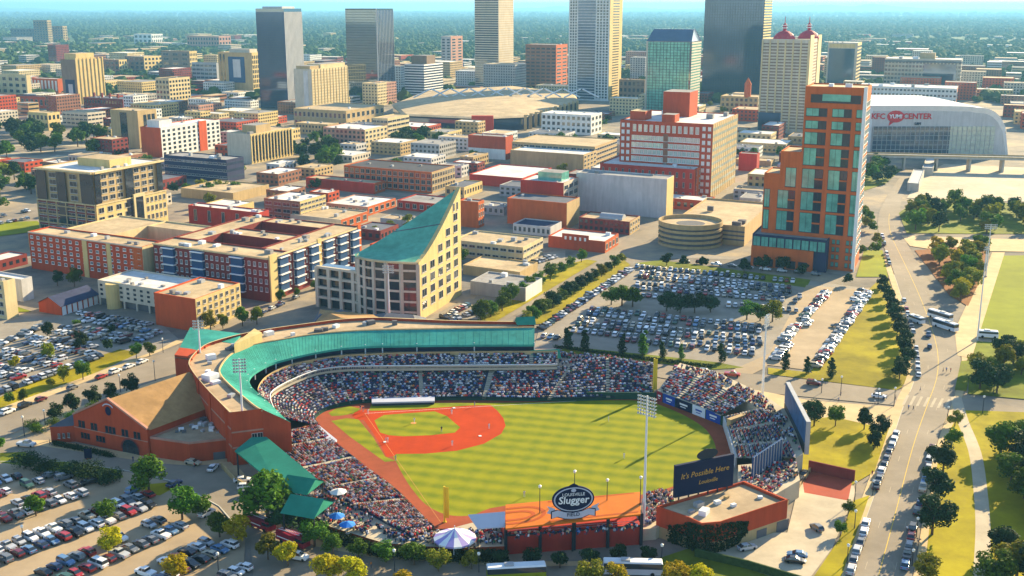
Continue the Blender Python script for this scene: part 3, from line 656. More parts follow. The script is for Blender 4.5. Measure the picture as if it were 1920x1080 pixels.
# --- rest of the middle distance: (name, label, px, wall, roof, F, R, kwargs)
MID = [
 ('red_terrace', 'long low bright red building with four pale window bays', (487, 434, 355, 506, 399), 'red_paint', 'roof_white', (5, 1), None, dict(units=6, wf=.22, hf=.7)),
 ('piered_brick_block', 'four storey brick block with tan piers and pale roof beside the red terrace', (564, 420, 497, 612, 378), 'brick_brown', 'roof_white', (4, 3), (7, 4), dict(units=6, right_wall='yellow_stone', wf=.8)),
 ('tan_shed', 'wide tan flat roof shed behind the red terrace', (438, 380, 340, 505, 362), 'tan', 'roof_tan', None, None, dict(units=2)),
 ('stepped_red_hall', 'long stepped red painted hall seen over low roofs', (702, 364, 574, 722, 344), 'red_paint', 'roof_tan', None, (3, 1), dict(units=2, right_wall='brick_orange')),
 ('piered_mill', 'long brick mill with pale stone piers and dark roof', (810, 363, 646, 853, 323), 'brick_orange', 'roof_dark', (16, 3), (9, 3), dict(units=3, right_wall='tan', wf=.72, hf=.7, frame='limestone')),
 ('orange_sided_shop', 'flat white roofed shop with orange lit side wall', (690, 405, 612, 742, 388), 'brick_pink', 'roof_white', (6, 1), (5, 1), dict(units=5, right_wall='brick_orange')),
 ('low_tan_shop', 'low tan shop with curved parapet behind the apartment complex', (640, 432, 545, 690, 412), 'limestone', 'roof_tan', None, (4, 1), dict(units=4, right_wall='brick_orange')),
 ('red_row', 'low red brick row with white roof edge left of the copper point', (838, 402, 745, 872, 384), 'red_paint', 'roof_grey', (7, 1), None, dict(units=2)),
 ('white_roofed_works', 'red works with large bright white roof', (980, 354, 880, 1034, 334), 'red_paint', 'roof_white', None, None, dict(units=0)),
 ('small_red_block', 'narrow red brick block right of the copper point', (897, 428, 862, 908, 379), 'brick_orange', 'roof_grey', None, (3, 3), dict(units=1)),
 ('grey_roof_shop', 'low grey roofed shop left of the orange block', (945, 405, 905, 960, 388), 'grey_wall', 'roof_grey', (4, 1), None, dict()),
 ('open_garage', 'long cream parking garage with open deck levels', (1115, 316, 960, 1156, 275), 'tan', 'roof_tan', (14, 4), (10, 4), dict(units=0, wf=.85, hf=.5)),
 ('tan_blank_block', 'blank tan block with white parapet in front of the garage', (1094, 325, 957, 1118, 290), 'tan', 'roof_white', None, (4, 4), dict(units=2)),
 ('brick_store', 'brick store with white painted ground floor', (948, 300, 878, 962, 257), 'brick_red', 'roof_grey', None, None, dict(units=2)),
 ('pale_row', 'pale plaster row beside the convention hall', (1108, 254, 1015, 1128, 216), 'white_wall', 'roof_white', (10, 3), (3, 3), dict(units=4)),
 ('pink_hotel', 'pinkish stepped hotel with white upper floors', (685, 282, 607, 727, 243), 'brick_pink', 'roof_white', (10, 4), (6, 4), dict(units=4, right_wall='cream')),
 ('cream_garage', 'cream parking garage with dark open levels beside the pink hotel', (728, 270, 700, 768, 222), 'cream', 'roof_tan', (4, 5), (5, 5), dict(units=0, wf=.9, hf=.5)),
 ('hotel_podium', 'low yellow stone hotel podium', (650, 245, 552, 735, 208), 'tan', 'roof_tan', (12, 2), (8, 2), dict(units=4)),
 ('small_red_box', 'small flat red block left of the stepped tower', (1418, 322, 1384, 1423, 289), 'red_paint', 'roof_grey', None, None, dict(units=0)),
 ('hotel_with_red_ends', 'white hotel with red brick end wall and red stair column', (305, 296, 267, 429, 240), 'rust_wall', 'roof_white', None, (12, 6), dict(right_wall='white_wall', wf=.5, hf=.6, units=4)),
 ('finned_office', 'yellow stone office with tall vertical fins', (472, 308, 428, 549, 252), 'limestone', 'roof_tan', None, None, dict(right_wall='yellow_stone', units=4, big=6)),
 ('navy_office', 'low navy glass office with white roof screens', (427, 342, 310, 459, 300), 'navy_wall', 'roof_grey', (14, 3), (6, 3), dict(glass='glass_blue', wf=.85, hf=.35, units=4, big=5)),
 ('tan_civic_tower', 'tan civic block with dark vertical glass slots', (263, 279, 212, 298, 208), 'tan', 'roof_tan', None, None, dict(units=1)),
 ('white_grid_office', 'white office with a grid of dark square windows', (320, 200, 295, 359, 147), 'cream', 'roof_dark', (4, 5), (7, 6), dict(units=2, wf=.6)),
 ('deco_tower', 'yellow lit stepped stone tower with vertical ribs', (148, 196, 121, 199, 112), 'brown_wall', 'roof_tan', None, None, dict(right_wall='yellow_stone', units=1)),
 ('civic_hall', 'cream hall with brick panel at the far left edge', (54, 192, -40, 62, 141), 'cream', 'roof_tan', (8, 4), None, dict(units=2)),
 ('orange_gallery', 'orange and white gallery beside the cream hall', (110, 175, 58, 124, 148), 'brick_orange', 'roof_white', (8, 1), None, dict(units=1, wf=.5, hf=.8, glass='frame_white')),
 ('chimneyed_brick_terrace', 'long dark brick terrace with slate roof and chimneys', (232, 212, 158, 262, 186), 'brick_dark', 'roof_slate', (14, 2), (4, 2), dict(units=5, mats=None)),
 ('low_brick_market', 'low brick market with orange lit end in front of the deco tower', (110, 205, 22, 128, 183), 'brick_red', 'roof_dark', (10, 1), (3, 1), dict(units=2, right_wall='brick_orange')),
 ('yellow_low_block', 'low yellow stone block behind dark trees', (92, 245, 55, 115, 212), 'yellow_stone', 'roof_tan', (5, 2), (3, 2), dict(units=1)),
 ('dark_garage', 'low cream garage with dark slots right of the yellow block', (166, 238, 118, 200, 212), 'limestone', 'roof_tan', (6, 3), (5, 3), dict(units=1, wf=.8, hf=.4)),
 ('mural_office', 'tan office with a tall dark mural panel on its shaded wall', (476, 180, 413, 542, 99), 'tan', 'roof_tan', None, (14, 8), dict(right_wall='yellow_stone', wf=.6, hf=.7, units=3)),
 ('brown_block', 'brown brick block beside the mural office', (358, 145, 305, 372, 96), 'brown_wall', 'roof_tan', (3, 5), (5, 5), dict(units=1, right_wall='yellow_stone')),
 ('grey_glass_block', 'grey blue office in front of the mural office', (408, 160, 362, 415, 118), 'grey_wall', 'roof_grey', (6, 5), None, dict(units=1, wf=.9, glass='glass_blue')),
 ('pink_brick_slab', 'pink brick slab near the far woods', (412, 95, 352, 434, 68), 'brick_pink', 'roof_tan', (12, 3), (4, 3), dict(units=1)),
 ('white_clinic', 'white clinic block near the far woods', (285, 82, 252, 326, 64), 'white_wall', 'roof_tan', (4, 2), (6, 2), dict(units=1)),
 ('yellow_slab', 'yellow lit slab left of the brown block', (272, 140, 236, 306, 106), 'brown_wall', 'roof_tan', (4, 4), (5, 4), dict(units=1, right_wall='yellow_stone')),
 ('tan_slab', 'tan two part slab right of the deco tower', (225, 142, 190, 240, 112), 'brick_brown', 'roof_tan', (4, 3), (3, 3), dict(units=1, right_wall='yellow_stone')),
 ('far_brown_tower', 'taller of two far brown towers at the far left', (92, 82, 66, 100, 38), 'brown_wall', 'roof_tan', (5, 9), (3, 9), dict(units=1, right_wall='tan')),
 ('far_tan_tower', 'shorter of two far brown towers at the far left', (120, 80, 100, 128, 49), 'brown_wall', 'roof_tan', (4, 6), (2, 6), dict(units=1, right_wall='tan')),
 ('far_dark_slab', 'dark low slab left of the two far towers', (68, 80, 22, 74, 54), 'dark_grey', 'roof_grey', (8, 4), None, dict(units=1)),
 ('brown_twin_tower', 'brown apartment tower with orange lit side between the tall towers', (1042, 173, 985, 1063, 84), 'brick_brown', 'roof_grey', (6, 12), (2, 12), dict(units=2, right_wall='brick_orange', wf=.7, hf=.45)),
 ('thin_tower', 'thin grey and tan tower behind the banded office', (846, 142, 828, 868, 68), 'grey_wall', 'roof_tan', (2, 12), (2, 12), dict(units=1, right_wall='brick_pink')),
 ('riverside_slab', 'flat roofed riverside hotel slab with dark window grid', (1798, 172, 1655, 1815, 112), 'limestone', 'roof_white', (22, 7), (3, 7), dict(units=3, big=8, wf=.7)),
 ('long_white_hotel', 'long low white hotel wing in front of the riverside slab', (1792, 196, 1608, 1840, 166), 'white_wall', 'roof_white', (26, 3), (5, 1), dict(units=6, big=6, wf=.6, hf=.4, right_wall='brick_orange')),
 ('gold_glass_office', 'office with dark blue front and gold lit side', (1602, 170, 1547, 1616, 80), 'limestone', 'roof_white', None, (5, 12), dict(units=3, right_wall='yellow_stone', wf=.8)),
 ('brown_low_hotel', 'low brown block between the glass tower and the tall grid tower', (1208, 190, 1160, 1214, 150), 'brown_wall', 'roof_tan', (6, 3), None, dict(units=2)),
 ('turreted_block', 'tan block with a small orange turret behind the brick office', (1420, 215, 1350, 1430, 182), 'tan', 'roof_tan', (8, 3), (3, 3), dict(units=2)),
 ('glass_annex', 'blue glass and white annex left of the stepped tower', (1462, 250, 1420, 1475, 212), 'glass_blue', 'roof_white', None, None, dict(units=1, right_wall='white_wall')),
]
MB_ = {}
for name, lab, px, wall, roof, F, R_, kw in MID:
    kw = dict(kw); kw.pop('mats', None); MB_[name] = std(name, lab, px, wall, roof, F, R_, **kw)
B = MB_['finned_office']; B.piers('R', 14, 1, B.H-1, 1.2, .7, 'yellow_stone'); B.panel('R', .5, B.wr-.5, 2, B.H-2, 'glass_dark', 'glass_wall', .14); B.penthouse('tan', .2, .8, .25, .6, 6)
B = MB_['hotel_with_red_ends']; B.panel('R', B.wr*.62, B.wr*.75, 0, B.H+1, 'rust_wall', 'stair_column', .8); B.penthouse('white_wall', .2, .8, .05, .25, 6)
B = MB_['tan_civic_tower']; B.panel('F', B.wl*.35, B.wl*.6, 3, B.H-2, 'glass_dark', 'glass_slot', .15); 
for k in range(3): B.panel('R', B.wr*(.3+.22*k), B.wr*(.45+.22*k), 3, B.H-4, 'glass_dark', 'glass_slot', .2)
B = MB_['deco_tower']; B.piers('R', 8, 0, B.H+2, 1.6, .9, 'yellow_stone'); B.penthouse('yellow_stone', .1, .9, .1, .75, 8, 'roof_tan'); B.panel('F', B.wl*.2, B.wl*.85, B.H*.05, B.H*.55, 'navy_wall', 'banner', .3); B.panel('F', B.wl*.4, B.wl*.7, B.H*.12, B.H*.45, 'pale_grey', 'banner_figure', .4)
B = MB_['mural_office']; B.panel('F', B.wl*.3, B.wl*.78, B.H*.3, B.H*.9, 'steel_blue', 'mural', .3); B.panel('F', B.wl*.44, B.wl*.66, B.H*.42, B.H*.84, 'pale_grey', 'mural_shape', .4); B.penthouse('limestone', .2, .8, .2, .5, 5)
for k in (.05, .15): B.panel('F', B.wl*k, B.wl*(k+.05), 4, B.H-3, 'glass_dark', 'glass_slot', .2)
B = MB_['chimneyed_brick_terrace']; 
for k in range(5): B.box('chimney', B.wl*(.08+.2*k), B.wl*(.08+.2*k)+2, B.wr*.4, B.wr*.4+2.5, B.H-.6, B.H+5, 'brick_dark')
B = MB_['gold_glass_office']; B.panel('F', B.wl*.05, B.wl*.92, 3, B.H-9, 'glass_blue', 'glass_wall', .2); B.panel('F', B.wl*.05, B.wl*.92, B.H-8, B.H-2, 'yellow_stone', 'top_frieze', .2)
B = MB_['turreted_block']; c = B.p(B.wl*.3, 3); b = MB(); b.tube((*c, B.H-1), (*c, B.H+14), 4, 4, 8); b.tube((*c, B.H+14), (*c, B.H+22), 4.5, .2, 8); b.build('turret', 'brick_orange', B.root)
B = MB_['riverside_slab']; B.panel('F', B.wl*.52, B.wl*.94, 2, B.H-7, 'glass_blue', 'glass_wall', .35); B.penthouse('tan', .35, .55, .3, .6, 9); B.bands('F', 1, B.H-7, B.H-1, .5, m='dark_grey', proud=.3)
B = MB_['brick_store']; B.panel('F', .2, B.wl-.2, 0, B.H*.45, 'white_wall', 'painted_base', .1)

# --- towers
B = Bld('dark_glass_tower', 'tall dark blue glass tower with pale grey lit side, leftmost of the skyline', (541, 205, 489, 573, 16)); B.body('glass_mirror', 'roof_grey'); B.panel('F', .2, B.wl-.2, 2, B.H-4, 'glass_blue', 'curtain_wall', .2); B.panel('R', .2, B.wr-.2, 2, B.H-4, 'metal_grey', 'side_cladding', .2); B.piers('R', 16, 2, B.H-4, .7, .5, 'pale_grey', name='fin'); B.bands('F', 38, 3, B.H-5, .16, m='metal_dark', name='spandrel', proud=.3); B.penthouse('pale_grey', .15, .85, .15, .85, 3)
B = Bld('mirror_glass_tower', 'square mirrored glass tower reflecting gold, second from left of the skyline', (711, 188, 653, 741, 16)); B.body('glass_dark', 'roof_grey'); B.panel('F', .1, B.wl-1.2, 2, B.H-2, 'glass_mirror', 'curtain_wall', .2); B.panel('R', .5, B.wr-.1, 2, B.H-2, 'glass_blue', 'curtain_wall', .2); B.bands('F', 34, 3, B.H-3, .14, a1=B.wl-1.2, m='metal_dark', name='spandrel', proud=.3); B.panel('F', B.wl-1.1, B.wl+.1, 0, B.H, 'pale_grey', 'corner_post', .5); B.piers('R', 12, 2, B.H-2, .4, .4, 'metal_grey', name='mullion')
B = Bld('concrete_tower', 'tan concrete tower with dark ribbed left face, cut off by the top edge', (935, 168, 891, 971, -22)); B.body('limestone', 'roof_tan'); B.bands('F', 42, 3, B.H-2, .55, a0=.5, a1=B.wl-.5, m='glass_dark'); B.bands('R', 42, 3, B.H-2, .25, a0=1.0, a1=B.wr-1, m='tan', name='floor_band', proud=.3)
B = Bld('grid_tower', 'tall pale grid tower with banded blue glass centre, cut off by the top edge', (1140, 190, 1065, 1163, -70)); B.body('white_wall', 'roof_grey'); B.panel('F', B.wl*.23, B.wl*.66, 2, B.H-5, 'glass_blue', 'glass_centre', .3); B.bands('F', 46, 3, B.H-5, .3, a0=B.wl*.23, a1=B.wl*.66, m='pale_grey', name='spandrel', proud=.5)
for a0, a1, c_ in ((.02, .21, 3), (.68, .98, 4)): B.grid('F', c_, 46, 3, B.H-3, .62, .66, a0=B.wl*a0, a1=B.wl*a1, sep=False)
B.panel('R', .1, B.wr-.1, 2, B.H*.83, 'yellow_stone', 'sunlit_side', .4); B.bands('R', 40, 3, B.H*.8, .35, a0=B.wr*.25, a1=B.wr*.75, m='glass_dark', proud=.5)  # yellow right side has the low sun painted into its colour
B = Bld('gabled_glass_tower', 'green glass tower with sloping gable top', (1292, 212, 1209, 1310, 78)); B.body('glass_mirror', 'roof_slate', par=.3); B.panel('F', B.wl*.04, B.wl*.96, 2, B.H-1, 'glass_green', 'curtain_wall', .3); B.piers('F', 14, 2, B.H-1, .5, .5, 'frame_dark', name='mullion'); B.bands('F', 24, 3, B.H-2, .12, m='frame_dark', name='spandrel', proud=.6); B.panel('F', -.1, 2, 0, B.H, 'limestone', 'corner_post', .7); B.panel('R', .5, B.wr-.5, 2, B.H-1, 'limestone', 'sunlit_side', .3); B.bands('R', 24, 3, B.H-2, .4, m='glass_green', proud=.5)
b = MB(); zt = HT(B.C[1]+8, 55); ins = B.wr*.42
Q = [(*p, B.H) for p in B.quad(0, B.wl, 0, B.wr)]; q = [(*B.p(3, ins), zt), (*B.p(3, B.wr-ins), zt), (*B.p(B.wl-3, B.wr-ins), zt), (*B.p(B.wl-3, ins), zt)]
for i in range(4): b.poly([Q[i], Q[(i+1) % 4], q[(i+1) % 4], q[i]])
b.poly(q); b.build('gable_top', 'glass_blue', B.root)
B = Bld('navy_slab_tower', 'broad dark navy glass slab tower, cut off by the top edge', (1424, 188, 1315, 1442, -25)); B.body('dark_grey', 'roof_grey'); B.panel('F', .2, B.wl-.2, 2, B.H-1, 'glass_blue', 'curtain_wall', .3); B.bands('F', 40, 3, B.H-2, .2, m='metal_dark', name='spandrel', proud=.4); B.piers('F', 24, 2, B.H-1, .35, .55, 'metal_dark', name='mullion'); B.panel('R', .2, B.wr-.2, 2, B.H-1, 'yellow_stone', 'sunlit_side', .3); B.bands('R', 40, 3, B.H-2, .4, m='glass_dark', proud=.5)  # right panel is yellow to carry sunlight in its colour
B = Bld('domed_hotel_tower', 'cream balconied hotel tower with two red domed caps', (1508, 252, 1420, 1552, 74)); B.body('limestone', 'roof_tan'); B.bands('F', 28, 4, B.H-3, .45, m='brown_wall', name='balcony_band', proud=.2); B.piers('F', 7, 2, B.H-1, 1.6, .8, 'cream'); B.panel('R', .1, B.wr*.3, 0, B.H+4, 'cream', 'stair_tower', .7); B.bands('R', 28, 4, B.H-3, .45, a0=B.wr*.34, m='brown_wall', name='balcony_band', proud=.2); B.panel('R', B.wr*.7, B.wr-.1, 0, B.H+3, 'cream', 'stair_tower', .7)
mat('dome_red', (.42, .03, .06), .6, .08)
for fs, ft in ((.62, .3), (.2, .7)):
    c = np.array(B.p(B.wl*fs, B.wr*ft)); b = MB(); r0 = 11; prof = [(r0, 0), (r0*.95, 2), (r0*.75, 5), (r0*.4, 7.5), (r0*.16, 8.3), (r0*.16, 14), (.4, 16), (.2, 22)]
    for (ra, za), (rb, zb) in zip(prof[:-1], prof[1:]): b.tube((*c, B.H-.5+za), (*c, B.H-.5+zb), ra, rb, 14, cap=False)
    b.build('dome', 'dome_red', B.root); b = MB()
    for zz_ in (10, 12.5): b.tube((*c, B.H+zz_), (*c, B.H+zz_+.8), 3, 3, 12)
    b.build('dome_lantern', 'frame_white', B.root)
B = Bld('hotel_slab', 'long cream hotel slab with lit balcony grid and shaded left end', (587, 222, 555, 693, 130)); B.body('limestone', 'roof_white', s1=B.wl); B.panel('R', .1, B.wr-.1, 0, B.H+.1, 'cream', 'lit_facade', .3); B.grid('R', 24, 15, 6, B.H-2, .6, .55, glass='tan', push=.32, sep=False); B.piers('R', 13, 2, B.H-.5, .7, .7, 'cream'); B.panel('F', B.wl*.55, B.wl*.8, 4, B.H-2, 'pale_grey', 'end_strip', .3); B.penthouse('tan', .1, .9, .02, .25, 4); B.penthouse('cream', .1, .9, .3, .98, 5)  # lit_facade: sunlight put into the cream tone, shaded end left in limestone
B = Bld('banded_office', 'white and navy banded office with dark rooftop plant', (796, 184, 760, 854, 121)); B.body('frame_white', 'roof_grey'); B.bands('F', 12, 2, B.H-1, .5, m='glass_blue', proud=.2); B.bands('R', 12, 2, B.H-1, .5, m='glass_blue', proud=.2); B.penthouse('brown_wall', .1, .9, .25, .7, 12)

# --- convention hall
def convention_hall():
    C = G2(905, 246); root = empty('convention_hall', (*C, 0), 'vast low tan convention hall with curved roof and white roof trusses', 'building')
    p = lambda u, v, z=0: tuple(np.array(G(u, v, z)) - (C[0], C[1], 0))
    h = HT(C[1], 222); pts = [p(738, 218), p(760, 240), p(905, 247), p(985, 243), p(1082, 212), p(1075, 196), p(960, 180), p(800, 190)]
    b = MB(); b.prism([q[:2] for q in pts], 0, h); b.build('wall', 'navy_wall', root)
    cx = np.mean([q[0] for q in pts]); cyy = np.mean([q[1] for q in pts])
    b = MB(); lev = [(1.0, h), (.97, h+1.5), (.7, h+4.5), (.35, h+6.5)]
    ring = [[(cx+(q[0]-cx)*f*1.02, cyy+(q[1]-cyy)*f*1.02, z) for q in pts] for f, z in lev]
    for a_, c_ in zip(ring[:-1], ring[1:]): b.strip(a_+a_[:1], c_+c_[:1])
    b.poly(ring[-1]); b.build('roof', 'roof_tan', root)
    b = MB()
    for k in range(9):
        t = k/8; x0, y0 = cx-90+180*t, cyy+30-40*abs(t-.5)
        for z0, z1, d in ((h+5, h+15, 0), (h+15, h+5, 22)): b.tube((x0+d, y0, z0), (x0+d+20, y0, z1), .9, k=4)
    b.build('roof_truss', 'metal_white', root)
    b = MB(); P0 = [p(905, 247.5), p(985, 243.6), p(1082, 212.6)]
    b = MB()
    for k in range(12):
        t = k/11; q = np.array(p(985, 244))*(1-t)+np.array(p(1082, 213))*t; b.cbox((q[0], q[1]-2), 3, 3, 0, h+3, 0)
    tag(b.build('portal_rows', 'tan', root), kind='stuff')
    b = MB(); q = p(905, 248); b.cbox((q[0], q[1]-3), 22, 8, 0, h+4); b.build('entrance_block', 'red_paint', root)
    b = MB(); b.strip([(q[0]*1.005, q[1]-1, h*.45) for q in pts[:4]], [(q[0]*1.005, q[1]-1, h*.85) for q in pts[:4]]); b.build('window_band', 'glass_blue', root)
    s_ = [st((q[0]+C[0], q[1]+C[1])) for q in pts]; FOOT.append((min(q[0] for q in s_)-8, max(q[0] for q in s_)+8, min(q[1] for q in s_)-8, max(q[1] for q in s_)+8))
convention_hall()

# --- arena with sign
def text_mesh(body, size, depth=.1, shear=0.0, bold=0.0):
    cu = bpy.data.curves.new('lettering', 'FONT'); cu.body = body; cu.size = size; cu.extrude = depth; cu.align_x = 'CENTER'; cu.align_y = 'CENTER'; cu.shear = shear; cu.offset = bold; cu.resolution_u = 2
    o = bpy.data.objects.new('lettering', cu); COL.objects.link(o)
    me = bpy.data.meshes.new_from_object(o.evaluated_get(bpy.context.evaluated_depsgraph_get())); bpy.data.objects.remove(o); return me
def lettering(body, size, m, parent, loc, rot, depth=.1, shear=0.0, bold=0.0, name='lettering'):
    bpy.context.view_layer.update(); me = text_mesh(body, size, depth, shear, bold); me.materials.clear(); me.materials.append(M[m])
    o = bpy.data.objects.new(name, me); COL.objects.link(o); o.parent = parent; o.location = loc; o.rotation_euler = rot; return o
mat('sign_red', (.55, .02, .03), .6, .05); mat('sign_white', (.75, .75, .74), .6, .04); mat('sign_navy', (.010, .014, .045), .7, .08, spec=.1); mat('sign_gold', (.45, .27, .06), .6, .05); mat('arena_white', (.74, .74, .72), .5, .06)
def arena():
    C = G2(1625, 292); root = empty('arena', (*C, 0), 'white curved-roof arena with blue glass front and red lettered sign', 'building')
    p = lambda u, v, z=0: np.array(G(u, v, z)) - (C[0], C[1], 0)
    a, e = p(1625, 292)[:2], p(1880, 292)[:2]; W = np.linalg.norm(e-a); d = (e-a)/W; n = np.array((d[1], -d[0])); Hh = HT(C[1], 198)
    prof = []                                            # front outline: flat then falling in a round shoulder to the right
    for i in range(25):
        t = i/24; prof.append((t*W*1.04, Hh*(1.0 - .10*max(0, t-.3)**2 if t < .75 else 0) if t < .75 else Hh*(.98-.02)*math.sqrt(max(0, 1-((t-.75)/.25)**2.6))))
    D_ = 120
    f0 = [(*(a+d*x), z) for x, z in prof]; b0 = [(*(a+d*x-n*D_), z) for x, z in prof]
    b = MB(); b.strip(f0, b0); b.poly([(*(a-n*D_), 0)] + b0 + [(*(a+d*W*1.04-n*D_), 0)]); o = b.build('roof_shell', 'arena_white', root)
    inn = [(*(a+d*(3+x*.965)+n*-2), max(0.5, z-4.5)) for x, z in prof]
    b = MB(); b.poly([(*(a+d*3-n*2), 0)] + inn); b.build('front_wall', 'pale_grey', root)
    b = MB(); b.strip(f0, [(x, y, z-.02) for x, y, z in inn]); b.poly([(*a, 0), f0[0], inn[0], (*(a+d*3-n*2), 0)]); b.build('roof_rim', 'arena_white', root)
    zb = Hh*.56; L_ = W*.86
    b = MB(); q = a+d*4-n*1.6; b.box((*q, 1), (*(d*L_*.66), 0), (*(n*.5), 0), (0, 0, zb)); b.build('glass_front', 'glass_blue', root)
    b = MB(); q = a+d*(4+L_*.66)-n*1.6; b.box((*q, 1), (*(d*L_*.38), 0), (*(n*.5), 0), (0, 0, zb)); b.build('glass_front', 'glass_pale', root)
    b = MB()
    for k in range(26):
        q = a+d*(4+L_*1.04*k/26)-n*1.1; b.box((*q, 1), (*(d*.4), 0), (*(n*.3), 0), (0, 0, zb))
    for k in range(6):
        q = a+d*4-n*1.05; b.box((*q, 1+zb*k/6), (*(d*L_*1.04), 0), (*(n*.25), 0), (0, 0, .4))
    tag(b.build('mullion_rows', 'metal_grey', root), kind='stuff')
    az = atan2(d[1], d[0]); sz = Hh*.78
    def put(body, frac, z, s, m): q = a+d*W*frac-n*1.5; return lettering(body, s, m, root, (*q, z), (pi/2, 0, az), .2, bold=.15)
    put('KFC', .066, sz, 6.6, 'sign_red'); put('CENTER', .352, sz, 6.6, 'sign_red')
    q = a+d*W*.195-n*1.7; b = MB(); b.poly([(*(q+d*7.4*cos(t)), sz+5.0*sin(t)) for t in np.linspace(0, 2*pi, 24, endpoint=False)]); b.poly([(*(q-d*4.5), sz-3.4), (*(q-d*1), sz-4.6), (*(q-d*5.5), sz-8)]); b.build('sign_bubble', 'sign_red', root)
    M_ = put('YUM!', .195, sz, 4.6, 'sign_white'); M_.location = (*(a+d*W*.195-n*1.3), sz); put('L&N', .36, sz-6, 2.8, 'sign_navy')
arena()
# elevated highway by the arena
def viaduct():
    A0, A1 = np.array(G2(1615, 318)), np.array(G2(2100, 330)); root = empty('viaduct', (*A0, 0), 'elevated concrete highway crossing in front of the arena', 'bridge')
    d = (A1-A0); L_ = np.linalg.norm(d); d /= L_; n = np.array((-d[1], d[0])); z = HT(A0[1], 291)
    b = MB(); b.box((*(-d*60), z-1.4), (*(d*(L_+60)), 0), (*(n*14), 0), (0, 0, 1.4)); b.build('deck', 'concrete', root)
    for q in (0, 13.6): b = MB(); b.box((*(-d*60+n*q), z+.004), (*(d*(L_+60)), 0), (*(n*.4), 0), (0, 0, 1.0)); b.build('parapet', 'tan', root)
    for k in range(10):
        b = MB(); q = d*(8+k*24)+n*7; b.cbox(q, 1.4, 10, 0, z-1.4, math.degrees(atan2(d[1], d[0]))); b.build('pier', 'concrete', root)
viaduct()
B = Bld('park_kiosk', 'small pale blue roofed kiosk beside the tan riverside plaza', (1748, 330, 1728, 1760, 315), 'kiosk'); B.body('concrete', 'metal_grey')
B = Bld('park_kiosk', 'second pale blue roofed kiosk nearer the river road trees', (1722, 360, 1700, 1732, 344), 'kiosk'); B.body('concrete', 'metal_grey')
# ------------------------------------------------------------------ ball park
def grass_material():
    m = bpy.data.materials.new('field_grass'); m.use_nodes = True; M['field_grass'] = m
    t = m.node_tree; N = t.nodes; L = t.links; b = N['Principled BSDF']; b.inputs['Roughness'].default_value = .95; b.inputs['Specular IOR Level'].default_value = .1
    g = N.new('ShaderNodeNewGeometry'); mp = N.new('ShaderNodeMapping'); mp.inputs['Rotation'].default_value = (0, 0, radians(14)); L.new(g.outputs['Position'], mp.inputs[0])
    sx = N.new('ShaderNodeSeparateXYZ'); L.new(mp.outputs[0], sx.inputs[0])
    w = N.new('ShaderNodeTexWave'); w.bands_direction = 'Y'; w.inputs['Scale'].default_value = .052; w.inputs['Distortion'].default_value = .6; w.inputs['Detail'].default_value = 2; L.new(mp.outputs[0], w.inputs[0])
    w2 = N.new('ShaderNodeTexWave'); w2.bands_direction = 'X'; w2.inputs['Scale'].default_value = .052; w2.inputs['Distortion'].default_value = .5; L.new(mp.outputs[0], w2.inputs[0])
    no = N.new('ShaderNodeTexNoise'); no.inputs['Scale'].default_value = .4; no.inputs['Detail'].default_value = 6; L.new(g.outputs['Position'], no.inputs['Vector'])
    a = N.new('ShaderNodeMath'); a.operation = 'MULTIPLY_ADD'; a.inputs[1].default_value = .45; L.new(w.outputs[1], a.inputs[0])
    a2 = N.new('ShaderNodeMath'); a2.operation = 'MULTIPLY_ADD'; a2.inputs[1].default_value = .25; L.new(w2.outputs[1], a2.inputs[0]); L.new(no.outputs[0], a2.inputs[2]); a3 = N.new('ShaderNodeMath'); a3.operation = 'MULTIPLY'; a3.inputs[1].default_value = .6; L.new(a2.outputs[0], a3.inputs[0]); L.new(a3.outputs[0], a.inputs[2])
    r = N.new('ShaderNodeValToRGB'); e = r.color_ramp.elements; e[0].position = .2; e[0].color = (.11, .15, .003, 1); e[1].position = .85; e[1].color = (.235, .235, .003, 1); L.new(a.outputs[0], r.inputs[0]); L.new(r.outputs[0], b.inputs['Base Color'])
grass_material()
mat('infield_dirt', (.42, .04, .003), .95, .10, .25, stain=.12); mat('track_dirt', (.30, .07, .03), .95, .12, .3, stain=.15); mat('mound_clay', (.52, .25, .08), .95, .1)
mat('seat_navy', (.03, .04, .09), .7, .15); mat('stand_concrete', (.42, .37, .28), .9, .12, .4); mat('wall_green', (.018, .06, .04), .6, .15); mat('awning_green', (.03, .24, .16), .7, .12, .3, stain=.2); mat('pole_white', (.62, .64, .64), .5, .05); mat('pole_yellow', (.72, .48, .03), .5, .05)
mat('screen_blue', (.04, .10, .22), .5, .3, .3); mat('lamp_glass', (.75, .74, .68), .3, .05); mat('bat_orange', (.52, .14, .008), .6, .1, .3); mat('bat_dark', (.40, .075, .008), .6, .1); mat('ad_blue', (.02, .06, .30), .5, .08); mat('ad_red', (.28, .02, .04), .5, .08); mat('ad_white', (.62, .66, .70), .5, .05); mat('silver', (.45, .47, .55), .5, .05)
LV[0] += .01
def fsheet(name, pts, m): return sheet(name, pts, m)
fsheet('warning_track', [(1228, 746), (1354, 800), (1372, 850), (1345, 900), (1205, 945), (948, 965), (880, 992), (815, 994), (788, 968), (738, 918), (678, 873), (622, 828), (588, 794), (586, 780), (606, 766), (648, 756), (690, 751), (740, 749), (860, 746), (1000, 748), (1130, 746)], 'track_dirt')
fsheet('outfield_grass', smooth([(697, 759), (780, 757.5), (860, 757), (1000, 756), (1100, 753), (1200, 753), (1250, 766), (1300, 790), (1330, 815), (1342, 850), (1318, 888), (1200, 930), (948, 950), (885, 968), (838, 967), (800, 949), (775, 922), (757, 895), (743, 868), (736, 856), (700, 800), (688, 780)], 4), 'field_grass')
fsheet('foul_grass', [(621, 791), (650, 786), (672, 788), (700, 822), (722, 858), (742, 866), (722, 868), (690, 845), (655, 820)], 'field_grass')
